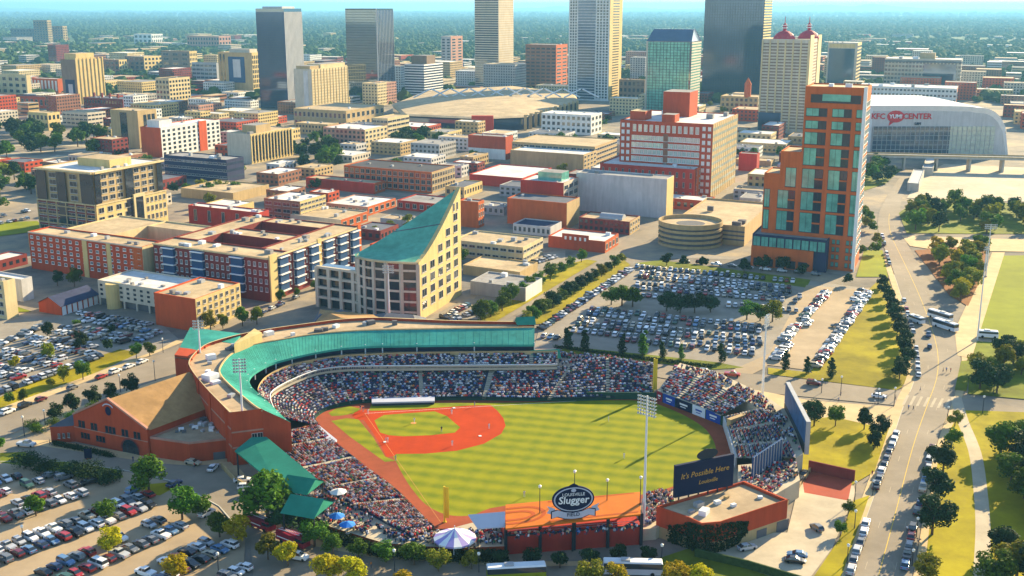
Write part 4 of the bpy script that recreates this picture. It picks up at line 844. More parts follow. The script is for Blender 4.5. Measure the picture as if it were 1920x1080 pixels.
fsheet('backstop_grass', [(616, 776), (630, 768), (655, 763), (676, 768), (664, 777), (640, 781), (622, 782)], 'field_grass')
fsheet('infield_dirt', [(660, 782), (665, 775), (678, 770), (697, 772), (757, 770), (823, 766), (882, 762), (920, 761.5), (933, 772), (944, 786), (948, 800), (940, 815), (907, 834), (857, 847), (798, 852.5), (743, 853), (739, 857), (725, 859), (713, 835), (695, 807), (682, 789), (668, 788)], 'infield_dirt')
fsheet('infield_grass', [(702, 790), (720, 780), (757, 777), (815, 773), (838, 782), (853, 795), (863, 803), (853, 813), (807, 818), (757, 820), (730, 818), (713, 813)], 'field_grass')
mc = G2(775.5, 795); b = MB(); b.tube((*mc, .05), (*mc, .32), 2.75, .9, 24); tag(b.build('pitchers_mound', 'mound_clay'), kind='structure')
HP, B1, B3 = np.array(G2(684, 777)), np.array(G2(739, 856)), np.array(G2(920, 763))
LV[0] += .004
ribbon('foul_line', [tuple(HP), tuple(HP+(B1-HP)*2.25)], .11, 'mound_clay', px=False); ribbon('foul_line', [tuple(HP), tuple(HP+(B3-HP)*2.32)], .13, 'paint_white', px=False)
for q, nm_ in ((B1, 'first'), (B3, 'third'), (None, 'second')):
    c = HP+(q-HP)*.705 if q is not None else HP+(B1-HP)*.705+(B3-HP)*.705
    b = MB(); b.cbox((0, 0), .8, .8, 0, .14, 10); o = b.build('base_bag', 'paint_white'); o.location = (*c, LV[0]+.004); tag(o, f'white {nm_} base bag on the red infield dirt', 'base')

STC = G2(760, 700)
stad = empty('grandstand', (*STC, 0), 'two tier horseshoe grandstand with curved green roof and brick back wall', 'grandstand')
SO = np.array((STC[0], STC[1], 0))
def line(pts, z): return np.array([G(u, v, z) for u, v in pts])
def dense(P, n=8, curve=True):
    q = smooth([tuple(p) for p in P], n) if curve else None
    return np.array(q)
SEATS = []        # (x, y, z, facing, section) of seats for the crowd
def bowl(A, B, rows, parent, org, sect, name='seating', aisle=7, m='seat_navy', dens=.86, n=8):
    A, B = dense(A, n), dense(B, n); b = MB(); k = len(A); ro = MB()
    for r in range(rows):
        P0 = A+(B-A)*(r/rows); P1 = A+(B-A)*((r+1)/rows); P1 = P1.copy(); z = P0[:, 2]+(B-A)[:, 2]/rows
        lo = P0; t0 = np.c_[P0[:, :2], z]; t1 = np.c_[P1[:, :2], z]
        b.strip(lo-org, t0-org); b.strip(t0-org, t1-org)
        # seats
        M_ = (t0*.35+t1*.65); seg = np.hypot(*np.diff(M_[:, :2], axis=0).T); d = np.r_[0, np.cumsum(seg)]; x = .3
        ax = (B-A)[:, :2]
        while x < d[-1]:
            f = np.interp(x, d, np.arange(k)); i = min(int(f), k-2); q = f-i; p = M_[i]*(1-q)+M_[i+1]*q; dv = ax[i]*(1-q)+ax[i+1]*q
            if (f % aisle) > .55 and random.random() < dens: SEATS.append((p[0], p[1], p[2], atan2(-dv[1], -dv[0]), sect))
            x += random.uniform(.62, .78)
    # solid back under the last row
    E1 = B.copy(); E1[:, 2] = 0; b.strip(B-org, E1-org)
    o = b.build(name, m, parent)
    # aisle steps: pale strips running up the stand
    for i in range(0, k-1, aisle):
        a = MB(); p0, p1 = A[i], A[min(i+1, k-1)]; q0, q1 = B[i], B[min(i+1, k-1)]; w = min(1, 1.3/max(.01, np.linalg.norm(p1-p0)))
        p1 = p0+(p1-p0)*w; q1 = q0+(q1-q0)*w
        for r in range(rows):
            f0, f1 = r/rows, (r+1)/rows; za = p0[2]+(q0[2]-p0[2])*f1+.12
            c = [p0+(q0-p0)*f0, p1+(q1-p1)*f0, p1+(q1-p1)*f1, p0+(q0-p0)*f1]; a.prism([(v[0]-org[0], v[1]-org[1]) for v in c], za-.5, za)
        a.build('aisle', 'stand_concrete', parent)
    return A, B
lowA = line([(1224, 738), (1130, 747), (1000, 749), (860, 747), (740, 750), (692, 752), (662, 755), (635, 760), (610, 768), (597, 776), (591, 783), (592, 790), (600, 800)], .9)
lowB = np.array([G(1228, 688, 7), G(1130, 672, 7.5), G(1045, 690, 5)] + [G(u, v, 5) for u, v in ((860, 691), (740, 691), (690, 691.5), (640, 693), (592, 700), (542, 720), (512, 738), (507, 752), (514, 772), (532, 785))])
lowA_, lowB_ = bowl(lowA, lowB, 15, stad, SO, 'lower bowl')
u0 = line([(1045, 688), (1000, 689), (860, 690), (740, 691), (690, 691.5), (640, 693), (592, 700), (542, 720), (512, 738), (507, 752), (514, 772)], 6.3)
u1 = line([(1045, 664), (1000, 665), (860, 666), (740, 668), (697, 670), (640, 673), (587, 681), (540, 692), (500, 712), (484, 735), (490, 752)], 8.8)
U0, U1 = bowl(u0, u1, 7, stad, SO, 'upper deck', name='upper_seating', aisle=8)
b = MB(); z_ = lambda P, z: np.c_[P[:, :2], np.full(len(P), z)]
b.strip(z_(U0, 5.5)-SO, z_(U0, 7.2)-SO); b.build('deck_fascia', 'stand_concrete', stad)
b = MB()
for i in range(len(U0)-1): b.tube(U0[i]-SO+(0, 0, 1.0), U0[i+1]-SO+(0, 0, 1.0), .16, k=4)
b.build('deck_rail', 'metal_white', stad)
b = MB(); b.strip(z_(U1, 8.8)-SO, z_(U1, 10.1)-SO); b.build('suite_fascia', 'tan', stad)
r0 = line([(1002, 646), (860, 646.5), (740, 648), (695, 649), (640, 653), (580, 663), (530, 675), (505, 683), (480, 697), (468, 710), (472, 725), (490, 742), (505, 755), (530, 780), (545, 792)], 12)
r1 = line([(1002, 614), (860, 616), (740, 618), (695, 619), (640, 622), (580, 628), (520, 638), (490, 643), (455, 653), (430, 667), (415, 685), (412, 700), (430, 722), (475, 760), (492, 770)], 15)
R0, R1 = dense(r0, 5), dense(r1, 5)
b = MB(); b.strip(R0-SO, R1-SO); b.strip(R0-SO, R0-SO-(0, 0, .7)); b.poly([R0[0]-SO, R1[0]-SO, R1[0]-SO-(0, 0, 3), R0[0]-SO-(0, 0, .7)])
rf = b.build('roof', 'roof_green', stad)
b = MB()                                             # standing seams of the metal roof
for i in range(len(R0)-1):
    for q in np.linspace(0, 1, max(2, int(np.linalg.norm(R0[i+1]-R0[i])/1.8)), endpoint=False):
        p0 = R0[i]+(R0[i+1]-R0[i])*q; p1 = R1[i]+(R1[i+1]-R1[i])*q; b.tube(p0-SO+(0, 0, .03), p1-SO+(0, 0, .02), .03, k=3, cap=False)
tag(b.build('roof_seam_rows', 'roof_green', rf), kind='stuff')
S0 = R0+(R1-R0)*.38; b = MB(); b.strip(z_(S0, 8.6)-SO, z_(S0, 12.9)-SO); b.build('suite_wall', 'navy_wall', stad)
b = MB(); b.strip(z_(U1, 8.85)-SO, z_(dense(u1+(np.array(G(860, 640, 8.8))-np.array(G(860, 666, 8.8)))*.4, 8), 8.85)-SO); b.build('suite_floor', 'stand_concrete', stad)
for i in range(0, len(R0), 4):
    b = MB(); p = R0[i]+(R1[i]-R0[i])*.12; b.tube(np.array((p[0], p[1], 8.8))-SO, np.array((p[0], p[1], 12.4))-SO, .22, k=6); b.build('roof_post', 'metal_white', stad)
oo = line([(1002, 606), (860, 604), (740, 599), (695, 598), (640, 601), (600, 606), (540, 614), (500, 620), (452, 629), (400, 643), (375, 656), (356, 677), (358, 694), (385, 729), (432, 777)], 15)
OO = dense(oo, 5); b = MB(); b.strip(R1-SO+(0, 0, -.5), OO-SO+(0, 0, -.5)); b.build('deck_roof', 'roof_gravel', stad)
b = MB(); b.strip(z_(OO, 0)-SO, z_(OO, 15.6)-SO); b.poly([z_(OO, 0)[0]-SO, z_(OO, 15.6)[0]-SO, z_(R1, 15)[0]-SO, z_(R0, 12)[0]-SO, z_(R0, 0)[0]-SO])
e0, e1, e2 = z_(OO, 0)[-1], np.array(G(492, 770, 15)), np.array(G(545, 792, 12))
b.poly([e0-SO, (e1[0]-SO[0], e1[1]-SO[1], 0), (e1[0]-SO[0], e1[1]-SO[1], 15.6), (e0[0]-SO[0], e0[1]-SO[1], 15.6)])
b.poly([(e1[0]-SO[0], e1[1]-SO[1], 0), (e2[0]-SO[0], e2[1]-SO[1], 0), (e2[0]-SO[0], e2[1]-SO[1], 12), (e1[0]-SO[0], e1[1]-SO[1], 15.4)])
b.build('brick_wall', 'brick_red', stad)
no_ = OO-R1; no_[:, 2] = 0; no_ = no_/np.linalg.norm(no_, axis=1)[:, None]
for zb_ in (5.2, 10.4):
    b = MB(); q = OO+no_*.14; b.strip(z_(q, zb_)-SO, z_(q, zb_+.45)-SO); b.strip(z_(q, zb_+.45)-SO, z_(OO, zb_+.45)-SO); b.build('stone_band', 'brick_pink', stad)
for i in range(30, len(OO)-1, 3):
    p = OO[i]+no_[i]*.2; b = MB(); b.cbox((p[0]-SO[0], p[1]-SO[1]), .9, .7, 0, 15.2, math.degrees(atan2(no_[i][1], no_[i][0]))); b.build('pilaster', 'brick_red', stad)
b = MB(); n_ = OO-R1; n_ = n_/np.linalg.norm(n_, axis=1)[:, None]*.5; b.strip(z_(OO, 15.6)-SO+n_*[1, 1, 0]*.3, z_(OO, 15.62)-SO-n_*[1, 1, 0]); b.build('coping', 'cream', stad)
b = MB()
for i in range(len(R1)-1): b.tube(R1[i]-SO, R1[i+1]-SO, .35, k=5)
b.build('roof_ridge', 'tan', stad)
for z in (5.0, 9.5): 
    b = MB(); d_ = np.array((e1[0]-e0[0], e1[1]-e0[1])); nn = np.array((d_[1], -d_[0]))/np.linalg.norm(d_); b.box((e0[0]-SO[0], e0[1]-SO[1], z), (*d_, 0), (*(nn*.15), 0), (0, 0, .4)); b.build('stone_band', 'brick_pink', stad)
rz = atan2(d_[1], d_[0])
for q in (.62, .8): place('window', window_mesh(1.5, 2.6, 'glass_dark', 'window_frame'), stad, (e0[0]-SO[0]+d_[0]*q, e0[1]-SO[1]+d_[1]*q, 6.2), rz)
for i in range(16):                                    # plant on the deck roof
    k = random.randrange(4, len(R1)-4); q = R1[k]+(OO[k]-R1[k])*random.uniform(.3, .7); b = MB(); w = random.uniform(1.2, 3)
    b.cbox((q[0]-SO[0], q[1]-SO[1]), w, w*.7, 14.5, 14.5+random.uniform(.8, 1.8), random.uniform(0, 90)); b.build('rooftop_unit', random.choice(['metal_white', 'metal_grey', 'dark_grey']), stad)
q = np.array(G(395, 712, 14.5))-SO; b = MB(); b.cbox(q[:2], 4, 3.4, 14.5, 16.4, 60); b.build('rooftop_unit', 'metal_white', stad)
# green roofed stair annex at the back corner
pts = [(327, 663), (357, 620), (455, 632), (438, 647), (402, 642), (360, 667)]; b = MB(); P = [np.array(G(u, v, 14))-SO for u, v in pts]
b.prism([p[:2] for p in P], 0, 13.6); b.build('annex_wall', 'brick_red', stad); b = MB()
zz_ = [12.9, 15.2, 15.2, 14.6, 14.6, 12.9]; b.prism([p[:2]*1.0 for p in P], [z-.4 for z in zz_], zz_); b.build('annex_roof', 'roof_green', stad)
P = [np.array(G(u, v, 15))-SO for u, v in ((440, 662), (478, 632), (492, 640))]; b = MB(); b.prism([p[:2] for p in P], 14.5, 18.0); b.build('gable_block', 'yellow_stone', stad)
# small pavilions at the left field end of the stand
for (u0_, v0_, w, d, h) in ((1022, 682, 9, 6, 9.5), (985, 612, 6, 5, 17)):
    c = np.array(G(u0_, v0_, 5 if h < 12 else 14))-SO; b = MB(); zb = 0; b.cbox(c[:2], w-.8, d-.8, 0, h-1.6, 8); b.build('pavilion_wall', 'stand_concrete' if h < 12 else 'brick_orange', stad)
    a = radians(8); ex = np.array((cos(a), sin(a)))*w/2*1.1; ey = np.array((-sin(a), cos(a)))*d/2*1.15; b = MB()
    for s_ in (-1, 1): b.poly([(*(c[:2]-ex+ey*s_), h-1.7), (*(c[:2]+ex+ey*s_), h-1.7), (*(c[:2]+ex), h+.5), (*(c[:2]-ex), h+.5)])
    for s_ in (-1, 1): b.poly([(*(c[:2]+ex*s_-ey), h-1.7), (*(c[:2]+ex*s_+ey), h-1.7), (*(c[:2]+ex*s_), h+.5)])
    b.build('pavilion_roof', 'awning_green', stad)
# backstop wall round the field in front of the seats
b = MB(); b.strip(z_(lowA_, 0)-SO, z_(lowA_, 1.5)-SO); b.strip(z_(lowA_, 1.5)-SO, lowA_-SO+(0, 0, .3)); b.build('field_wall', 'wall_green', stad)
# dugouts
for pts, nm in (([(697, 744), (815, 742), (815, 751), (697, 754)], 'far'), ([(582, 796), (590, 790), (632, 824), (624, 832)], 'near')):
    P = [np.array(G(u, v, 1.6))-SO for u, v in pts]; b = MB(); b.prism([p[:2] for p in P], 1.0, 1.5); b.build('dugout_roof', 'silver' if nm == 'far' else 'silver', stad)
    b = MB(); b.prism([p[:2]*.985+np.mean([q[:2] for q in P], axis=0)*.015 for p in P], 0, 1.0); b.build('dugout', 'metal_dark', stad)

# --- first base stand, its concourse and awnings
S2 = empty('first_base_stand', G(650, 880), 'long packed first base stand curving to the right field corner', 'grandstand'); O2 = np.array(G(650, 880))
fbA, fbB = bowl(line([(594, 796), (625, 827), (680, 872), (740, 917), (790, 967), (813, 990)], .9), line([(528, 812), (522, 845), (585, 893), (640, 932), (705, 968), (775, 1006)], 3.0), 22, S2, O2, 'first base stand', aisle=5, n=6)
b = MB(); b.strip(z_(fbA, 0)-O2, z_(fbA, 1.4)-O2); b.build('field_wall', 'stand_concrete', S2)
b = MB(); conc = [(528, 812), (522, 845), (585, 893), (640, 932), (705, 968), (775, 1006), (818, 998), (885, 980), (946, 986), (946, 1024), (850, 1028), (720, 1018), (620, 988), (560, 944), (500, 868), (492, 828)]
P = [np.array(G(u, v, 2.4))-O2 for u, v in conc]; b.prism([p[:2] for p in P], 0, 2.4, 0, 1); b.build('concourse', ['brick_red', 'concrete_pale'], S2)
def gable_roof(root, org, c, w, d, az, z0, h, m, wall=None, name='roof', posts=True):
    a = radians(az); c = np.array(c[:2])-org[:2]; ex = np.array((cos(a), sin(a)))*w/2; ey = np.array((-sin(a), cos(a)))*d/2; b = MB()
    for s_ in (-1, 1): b.poly([(*(c-ex+ey*s_), z0), (*(c+ex+ey*s_), z0), (*(c+ex), z0+h), (*(c-ex), z0+h)])
    for s_ in (-1, 1): b.poly([(*(c+ex*s_*.97-ey), z0), (*(c+ex*s_*.97+ey), z0), (*(c+ex*s_*.97), z0+h)])
    b.build(name, m, root)
    if posts:
        for sx in (-.9, .9):
            for sy in (-.85, .85): b = MB(); p = c+ex*sx+ey*sy; b.tube((*p, 0), (*p, z0+.1), .2, k=5); b.build('post', 'metal_dark', root)
P = [np.array(G(u, v, 8))-O2 for u, v in ((440, 842), (472, 826), (500, 828), (600, 905), (575, 918), (520, 905))]
b = MB(); b.prism([p[:2] for p in P], [7.2, 8.6, 9, 8, 6.8, 6.8], [7.6, 9.0, 9.4, 8.4, 7.2, 7.2], bottom=True); b.build('awning', 'awning_green', S2)
for q in P[::2]: b = MB(); b.tube((*(q[:2]*.98), 0), (*(q[:2]*.98), 7.6), .25, k=6); b.build('post', 'metal_dark', S2)
gable_roof(S2, O2, G(566, 908, 8), 8, 9, -20, 7.6, 2.4, 'awning_green', name='pavilion_roof'); gable_roof(S2, O2, G(577, 947, 8), 9, 10, -20, 7.4, 2.8, 'awning_green', name='pavilion_roof')

# --- left field bleachers
S3 = empty('left_field_bleachers', G(1360, 770), 'open bleachers wrapped round the left field corner below the video board', 'grandstand'); O3 = np.array(G(1360, 770))
bowl(line([(1233, 734), (1290, 755), (1352, 780)], 3.1), line([(1266, 690), (1335, 715), (1402, 752)], 6), 12, S3, O3, 'left field bleachers', aisle=4, n=6, m='stand_concrete')
bowl(line([(1360, 782), (1372, 820), (1382, 860)], 3.1), line([(1428, 765), (1466, 808), (1492, 858)], 6.4), 13, S3, O3, 'left field bleachers', aisle=4, n=6, m='stand_concrete')
P = [np.array(G(u, v, 6))-O3 for u, v in ((1266, 690), (1335, 715), (1402, 752), (1430, 766), (1466, 810), (1492, 858), (1380, 873), (1440, 900), (1506, 850), (1480, 772), (1425, 735), (1345, 698), (1275, 680))]
b = MB(); b.prism([p[:2] for p in P[:6]+P[8:]], 0, 5.9); b.build('concourse', 'concrete_pale', S3)
P = [np.array(G(u, v, 5))-O3 for u, v in ((1384, 872), (1492, 862), (1500, 900), (1440, 935), (1385, 915))]; b = MB(); b.prism([p[:2] for p in P], 0, 5); b.build('terrace', 'concrete_pale', S3)
w0 = [np.array(G2(1230, 751)), np.array(G2(1355, 799)), np.array(G2(1378, 878))]
d_ = (w0[1]-w0[0]); L_ = np.linalg.norm(d_); d_ /= L_; nn = np.array((-d_[1], d_[0])); az = atan2(d_[1], d_[0])
b = MB(); b.box((*(w0[0]-O3[:2]), 0), (*(d_*L_), 0), (*(nn*.4), 0), (0, 0, 3.1)); b.build('outfield_wall', 'wall_green', S3)
ads = [('ad_red', .1), ('ad_blue', .2), ('sign_navy', .25), ('ad_white', .2), ('ad_blue', .22)]; x = .3
for i, (m_, f) in enumerate(ads):
    w = L_*f-.4; b = MB(); b.box((*(w0[0]-O3[:2]+d_*x-nn*.1), .15), (*(d_*w), 0), (*(nn*.09), 0), (0, 0, 3.2)); o = b.build('advert_panel', m_, S3)
    b = MB(); b.box((*(w0[0]-O3[:2]+d_*(x+w*.25)-nn*.14), 1.8), (*(d_*w*.5), 0), (*(nn*.03), 0), (0, 0, .55)); b.box((*(w0[0]-O3[:2]+d_*(x+w*.3)-nn*.14), 1.1), (*(d_*w*.35), 0), (*(nn*.03), 0), (0, 0, .25)); b.build('advert_mark', 'sign_white' if m_ != 'ad_white' else 'ad_blue', o); x += w+.4
d2 = w0[2]-w0[1]; b = MB(); b.box((*(w0[1]-O3[:2]), 0), (*d2, 0), (.5, .2, 0), (0, 0, 3.1)); b.build('outfield_wall', 'pale_grey', S3)
wl0, wl1 = np.array(G2(1100, 750)), w0[0]; d2 = wl1-wl0; b = MB(); b.box((*(wl0-O3[:2]), 0), (*d2, 0), (-.1, .4, 0), (0, 0, 2.6)); b.build('outfield_wall', 'wall_green', S3)
b = MB(); q = np.array(G(1385, 782, 5))-O3; b.cbox(q[:2], 9, 1.5, 0, 5.4, 40); b.build('vomitory_wall', 'tan', S3)

# --- foul poles, video board, scoreboards
def pole_thing(name, label, u, v, vt, r, m, cat='pole'):
    c = G2(u, v); h = HT(c[1], vt); b = MB(); b.tube((0, 0, 0), (0, 0, h), r, r*.9, 8); b.box((0, -.04, h*.15), (r*2+.5, 0, 0), (0, .08, 0), (0, 0, h*.83)); b.tube((0, 0, 0), (0, 0, .5), r*1.8, r*1.5, 8)
    o = b.build(name, m); o.location = (*c, 0); tag(o, label, cat)
pole_thing('foul_pole', 'bright yellow foul pole in the right field corner', 834, 981, 912, .3, 'pole_yellow'); pole_thing('foul_pole', 'orange-yellow foul pole at the left field corner below the big lot', 1225, 741, 672, .3, 'pole_yellow')
def light_tower(label, u, v, vt, bank, r=.5, az=-40):
    c = G2(u, v); h = HT(c[1], vt); root = empty('floodlight_tower', (*c, 0), label, 'floodlight')
    b = MB(); b.tube((0, 0, 0), (0, 0, h), r, r*.45, 10); b.build('mast', 'pole_white', root); b = MB(); b.tube((0, 0, 0), (0, 0, .8), r*1.7, r*1.7, 10); b.build('base', 'concrete', root)
    a = radians(az); ex = np.array((cos(a), sin(a), 0)); ey = np.array((-sin(a), cos(a), 0)); rows, cols = bank; w = cols*.75
    b = MB()
    for k in range(rows): b.box(tuple(-ex*w/2+(0, 0, h-.4-k*.85)), tuple(ex*w), tuple(ey*.12), (0, 0, .14))
    for s_ in (-.35, .35): b.box(tuple(ex*w*s_-ey*.1+(0, 0, h-rows*.85)), tuple(ex*.12), tuple(ey*.12), (0, 0, rows*.85))
    b.build('lamp_frame', 'metal_grey', root)
    lm = MB(); lm.tube((0, 0, 0), (0, .35, -.12), .32, .2, 8); me = lm.mesh('lamp', ['lamp_glass'])
    for k in range(rows):
        for j in range(cols): place('lamp', me, root, tuple(-ex*w/2+ex*(j+.5)*.75-ey*.3+(0, 0, h-.3-k*.85)), a)
light_tower('tall white floodlight mast rising in front of the right field sign building', 1206, 1003, 742, (6, 7), .42); light_tower('floodlight mast in front of the brick hall at the first base end', 460, 866, 672, (5, 5), .42, 10)
light_tower('floodlight mast beside the green annex roof', 381, 742, 600, (4, 5), .42, 0); light_tower('floodlight mast behind the grandstand before the copper roofed office', 731, 622, 497, (4, 6), .42, 0)
light_tower('pale floodlight mast behind the left field bleachers', 1429, 745, 590, (5, 6), .45, 60); light_tower('thin floodlight mast by the bright sports lawn', 1848, 520, 420, (3, 8), .35, 0); light_tower('lone tall mast left of the bright sports lawn', 1832, 640, 462, (2, 3), .3, 0)

def board(name, label, corners, zb, m, thick=.8, posts=6, cat='scoreboard'):
    """upright board: bottom-left and bottom-right pixel at height zb, and the pixel row of the top at the left end."""
    (ua, va), (ub, vb), vt = corners; a, c = np.array(G2(ua, va, zb)), np.array(G2(ub, vb, zb)); h = HT(a[1], vt)
    root = empty(name, (*a, 0), label, cat); d = c-a; L_ = np.linalg.norm(d); d /= L_; n = np.array((d[1], -d[0])); bk = MB()
    bk.box((*(n*0), zb), (*(d*L_), 0), (*(-n*thick), 0), (0, 0, h-zb)); bk.build('panel', m, root)
    for k in range(posts):
        p = MB(); q = d*(L_*(k+.5)/posts)-n*thick*.5; p.tube((*q, 0 if zb < 5 else zb-2.5), (*q, zb+.2), .2, k=6); p.build('post', 'metal_dark', root)
    return root, d, n, L_, h
root, d, n, L_, h = board('scoreboard', 'big navy board with gold script on the brick field building roof', ((1265, 934), (1374, 910), 874), 8.3, 'sign_navy')
az = atan2(d[1], d[0]); q = d*L_*.5+n*.08
lettering("It's Possible Here", 2.0, 'sign_gold', root, (*q, 8.3+(h-8.3)*.62), (pi/2, 0, az), .03, .2); lettering('Louisville', 1.5, 'sign_gold', root, (*(q+d*1), 8.3+(h-8.3)*.33), (pi/2, 0, az), .03, .2)
sc = MB(); q = d*L_*.55-n*.5; sc.poly([(*(q+d*3.1*cos(t)-n*.0), h+.3+1.35*sin(t)+.9) for t in np.linspace(0, 2*pi, 20, endpoint=False)]); sc.tube((*(q), h+1.2), (*(q-n*.6), h+1.2), 1.2, 1.2, 14); sc.build('oval_crest', 'metal_dark', root)
root, d, n, L_, h = board('striped_screen_wall', 'tall navy wall of vertical fins beside the left field bleachers', ((1411, 906), (1466, 868), 858), 4, 'steel_blue', .5, 4, 'wall')
for k in range(11): b = MB(); b.box((*(d*(L_*k/10.5)+n*.01), 4), (*(d*.2), 0), (*(n*.16), 0), (0, 0, h-4)); b.build('fin', 'metal_grey', root)
root, d, n, L_, h = board('video_board', 'tall blue video board seen nearly edge on behind the left field crowd', ((1470, 772), (1508, 852), 716), 4.5, 'metal_grey', 1.2, 3, 'screen')
b = MB(); b.box((*(d*.4+n*.02), 4.5+(h-4.5)*.34), (*(d*(L_-.8)), 0), (*(n*.12), 0), (0, 0, (h-4.5)*.62)); b.build('screen', 'screen_blue', root)
b = MB(); b.box((*(d*.4+n*.02), 4.8), (*(d*(L_-.8)), 0), (*(n*.12), 0), (0, 0, (h-4.5)*.28)); b.build('lower_screen', 'metal_dark', root)

# --- right field sign building
def sign_building():
    A, B_ = np.array(G2(948, 1040)), np.array(G2(1201, 1021)); root = empty('sign_building', (*A, 0), 'red brick right field terrace with dark posts under a big orange bat roof', 'building')
    d = B_-A; L_ = np.linalg.norm(d); d /= L_; n = np.array((-d[1], d[0])); zt = HT(A[1], 1002)
    b = MB(); b.box((0, 0, 0), (*(d*L_), 0), (*(n*10), 0), (0, 0, zt)); b.build('wall', 'red_paint', root)
    b = MB(); b.box((*(n*-.15), zt-.5), (*(d*L_), 0), (*(n*.14), 0), (0, 0, .45)); b.build('wall_cap', 'metal_dark', root)
    for k in range(5):
        b = MB(); q = d*(L_*k/4)-n*.25; b.cbox(q, .7, .6, 0, zt+3.0, math.degrees(atan2(d[1], d[0]))); b.build('post', 'metal_dark', root)
    b = MB()
    for z in (zt+.5, zt+1.05): b.tube((*(-n*.1), z), (*(d*L_-n*.1), z), .06, k=4)
    b.build('railing', 'metal_grey', root)
    # tilted orange roof: lower edge over the terrace front, upper edge towards the field
    P = [np.array(G(u, v, z))-(A[0], A[1], 0) for u, v, z in ((948, 991, 8.4), (1201, 964, 8.4), (1201, 922, 9.0), (948, 946, 9.0))]
    b = MB(); b.poly(P); b.poly([p-(0, 0, .4) for p in P][::-1]); 
    for i in range(4): b.poly([P[i], P[(i+1) % 4], P[(i+1) % 4]-(0, 0, .4), P[i]-(0, 0, .4)])
    o = b.build('bat_roof', 'bat_orange', root)
    up = (P[3]-P[0]); rt = P[1]-P[0]
    def on(s_, t, e=.05): return P[0]+rt*s_+up*t+np.array((0, 0, e))
    for k, (s0, s1, t0, t1) in enumerate(((.0, .30, .14, .84), (.0, .22, .28, .68))):           # wood grain rings of the bat
        b = MB(); c = [on(0, t0)]; arc = []
        N_ = 18; outer = []; inner = []
        for i in range(N_+1):
            th = -pi/2+pi*i/N_; cy_ = (t0+t1)/2; outer.append(on(s1*.4+ s1*.6*cos(th), cy_+(t1-t0)/2*sin(th))); inner.append(on(s1*.4+(s1*.6-.03)*cos(th), cy_+((t1-t0)/2-.07)*sin(th)))
        b.strip([on(0.005, t0)]+outer+[on(0.005, t1)], [on(0.005, t0+.07)]+inner+[on(0.005, t1-.07)]); b.build('grain_ring', 'bat_dark', root)
    for t in (.08, .9): b = MB(); b.poly([on(.32, t), on(.99, t+.01), on(.99, t+.05), on(.32, t+.06)]); b.build('grain_line', 'bat_dark', root)
    b = MB(); b.box((*P[2][:2], 0), (-.4, 0, 0), (0, -.4, 0), (0, 0, 8.7)); b.box((*P[3][:2], 0), (.4, 0, 0), (0, -.4, 0), (0, 0, 8.7)); m_ = (P[2]+P[3])/2; b.box((*m_[:2], 0), (.4, 0, 0), (0, -.4, 0), (0, 0, 8.7)); b.build('roof_support', 'metal_dark', root)
    # pale awning at the left end
    Q = [np.array(G(u, v, z))-(A[0], A[1], 0) for u, v, z in ((896, 991, 7.8), (947, 987, 7.8), (947, 959, 10), (878, 965, 10))]; b = MB(); b.poly(Q); b.poly([p-(0, 0, .25) for p in Q][::-1]); b.strip(Q+Q[:1], [p-(0, 0, .25) for p in Q+Q[:1]]); b.build('side_awning', 'silver', root)
    for p in Q[:2]: b = MB(); b.tube((p[0], p[1]+.3, 0), (p[0], p[1]+.3, 7.6), .15, k=6); b.build('post', 'metal_dark', root)
    return root, A, d, n
SB, SBA, SBd, SBn = sign_building()
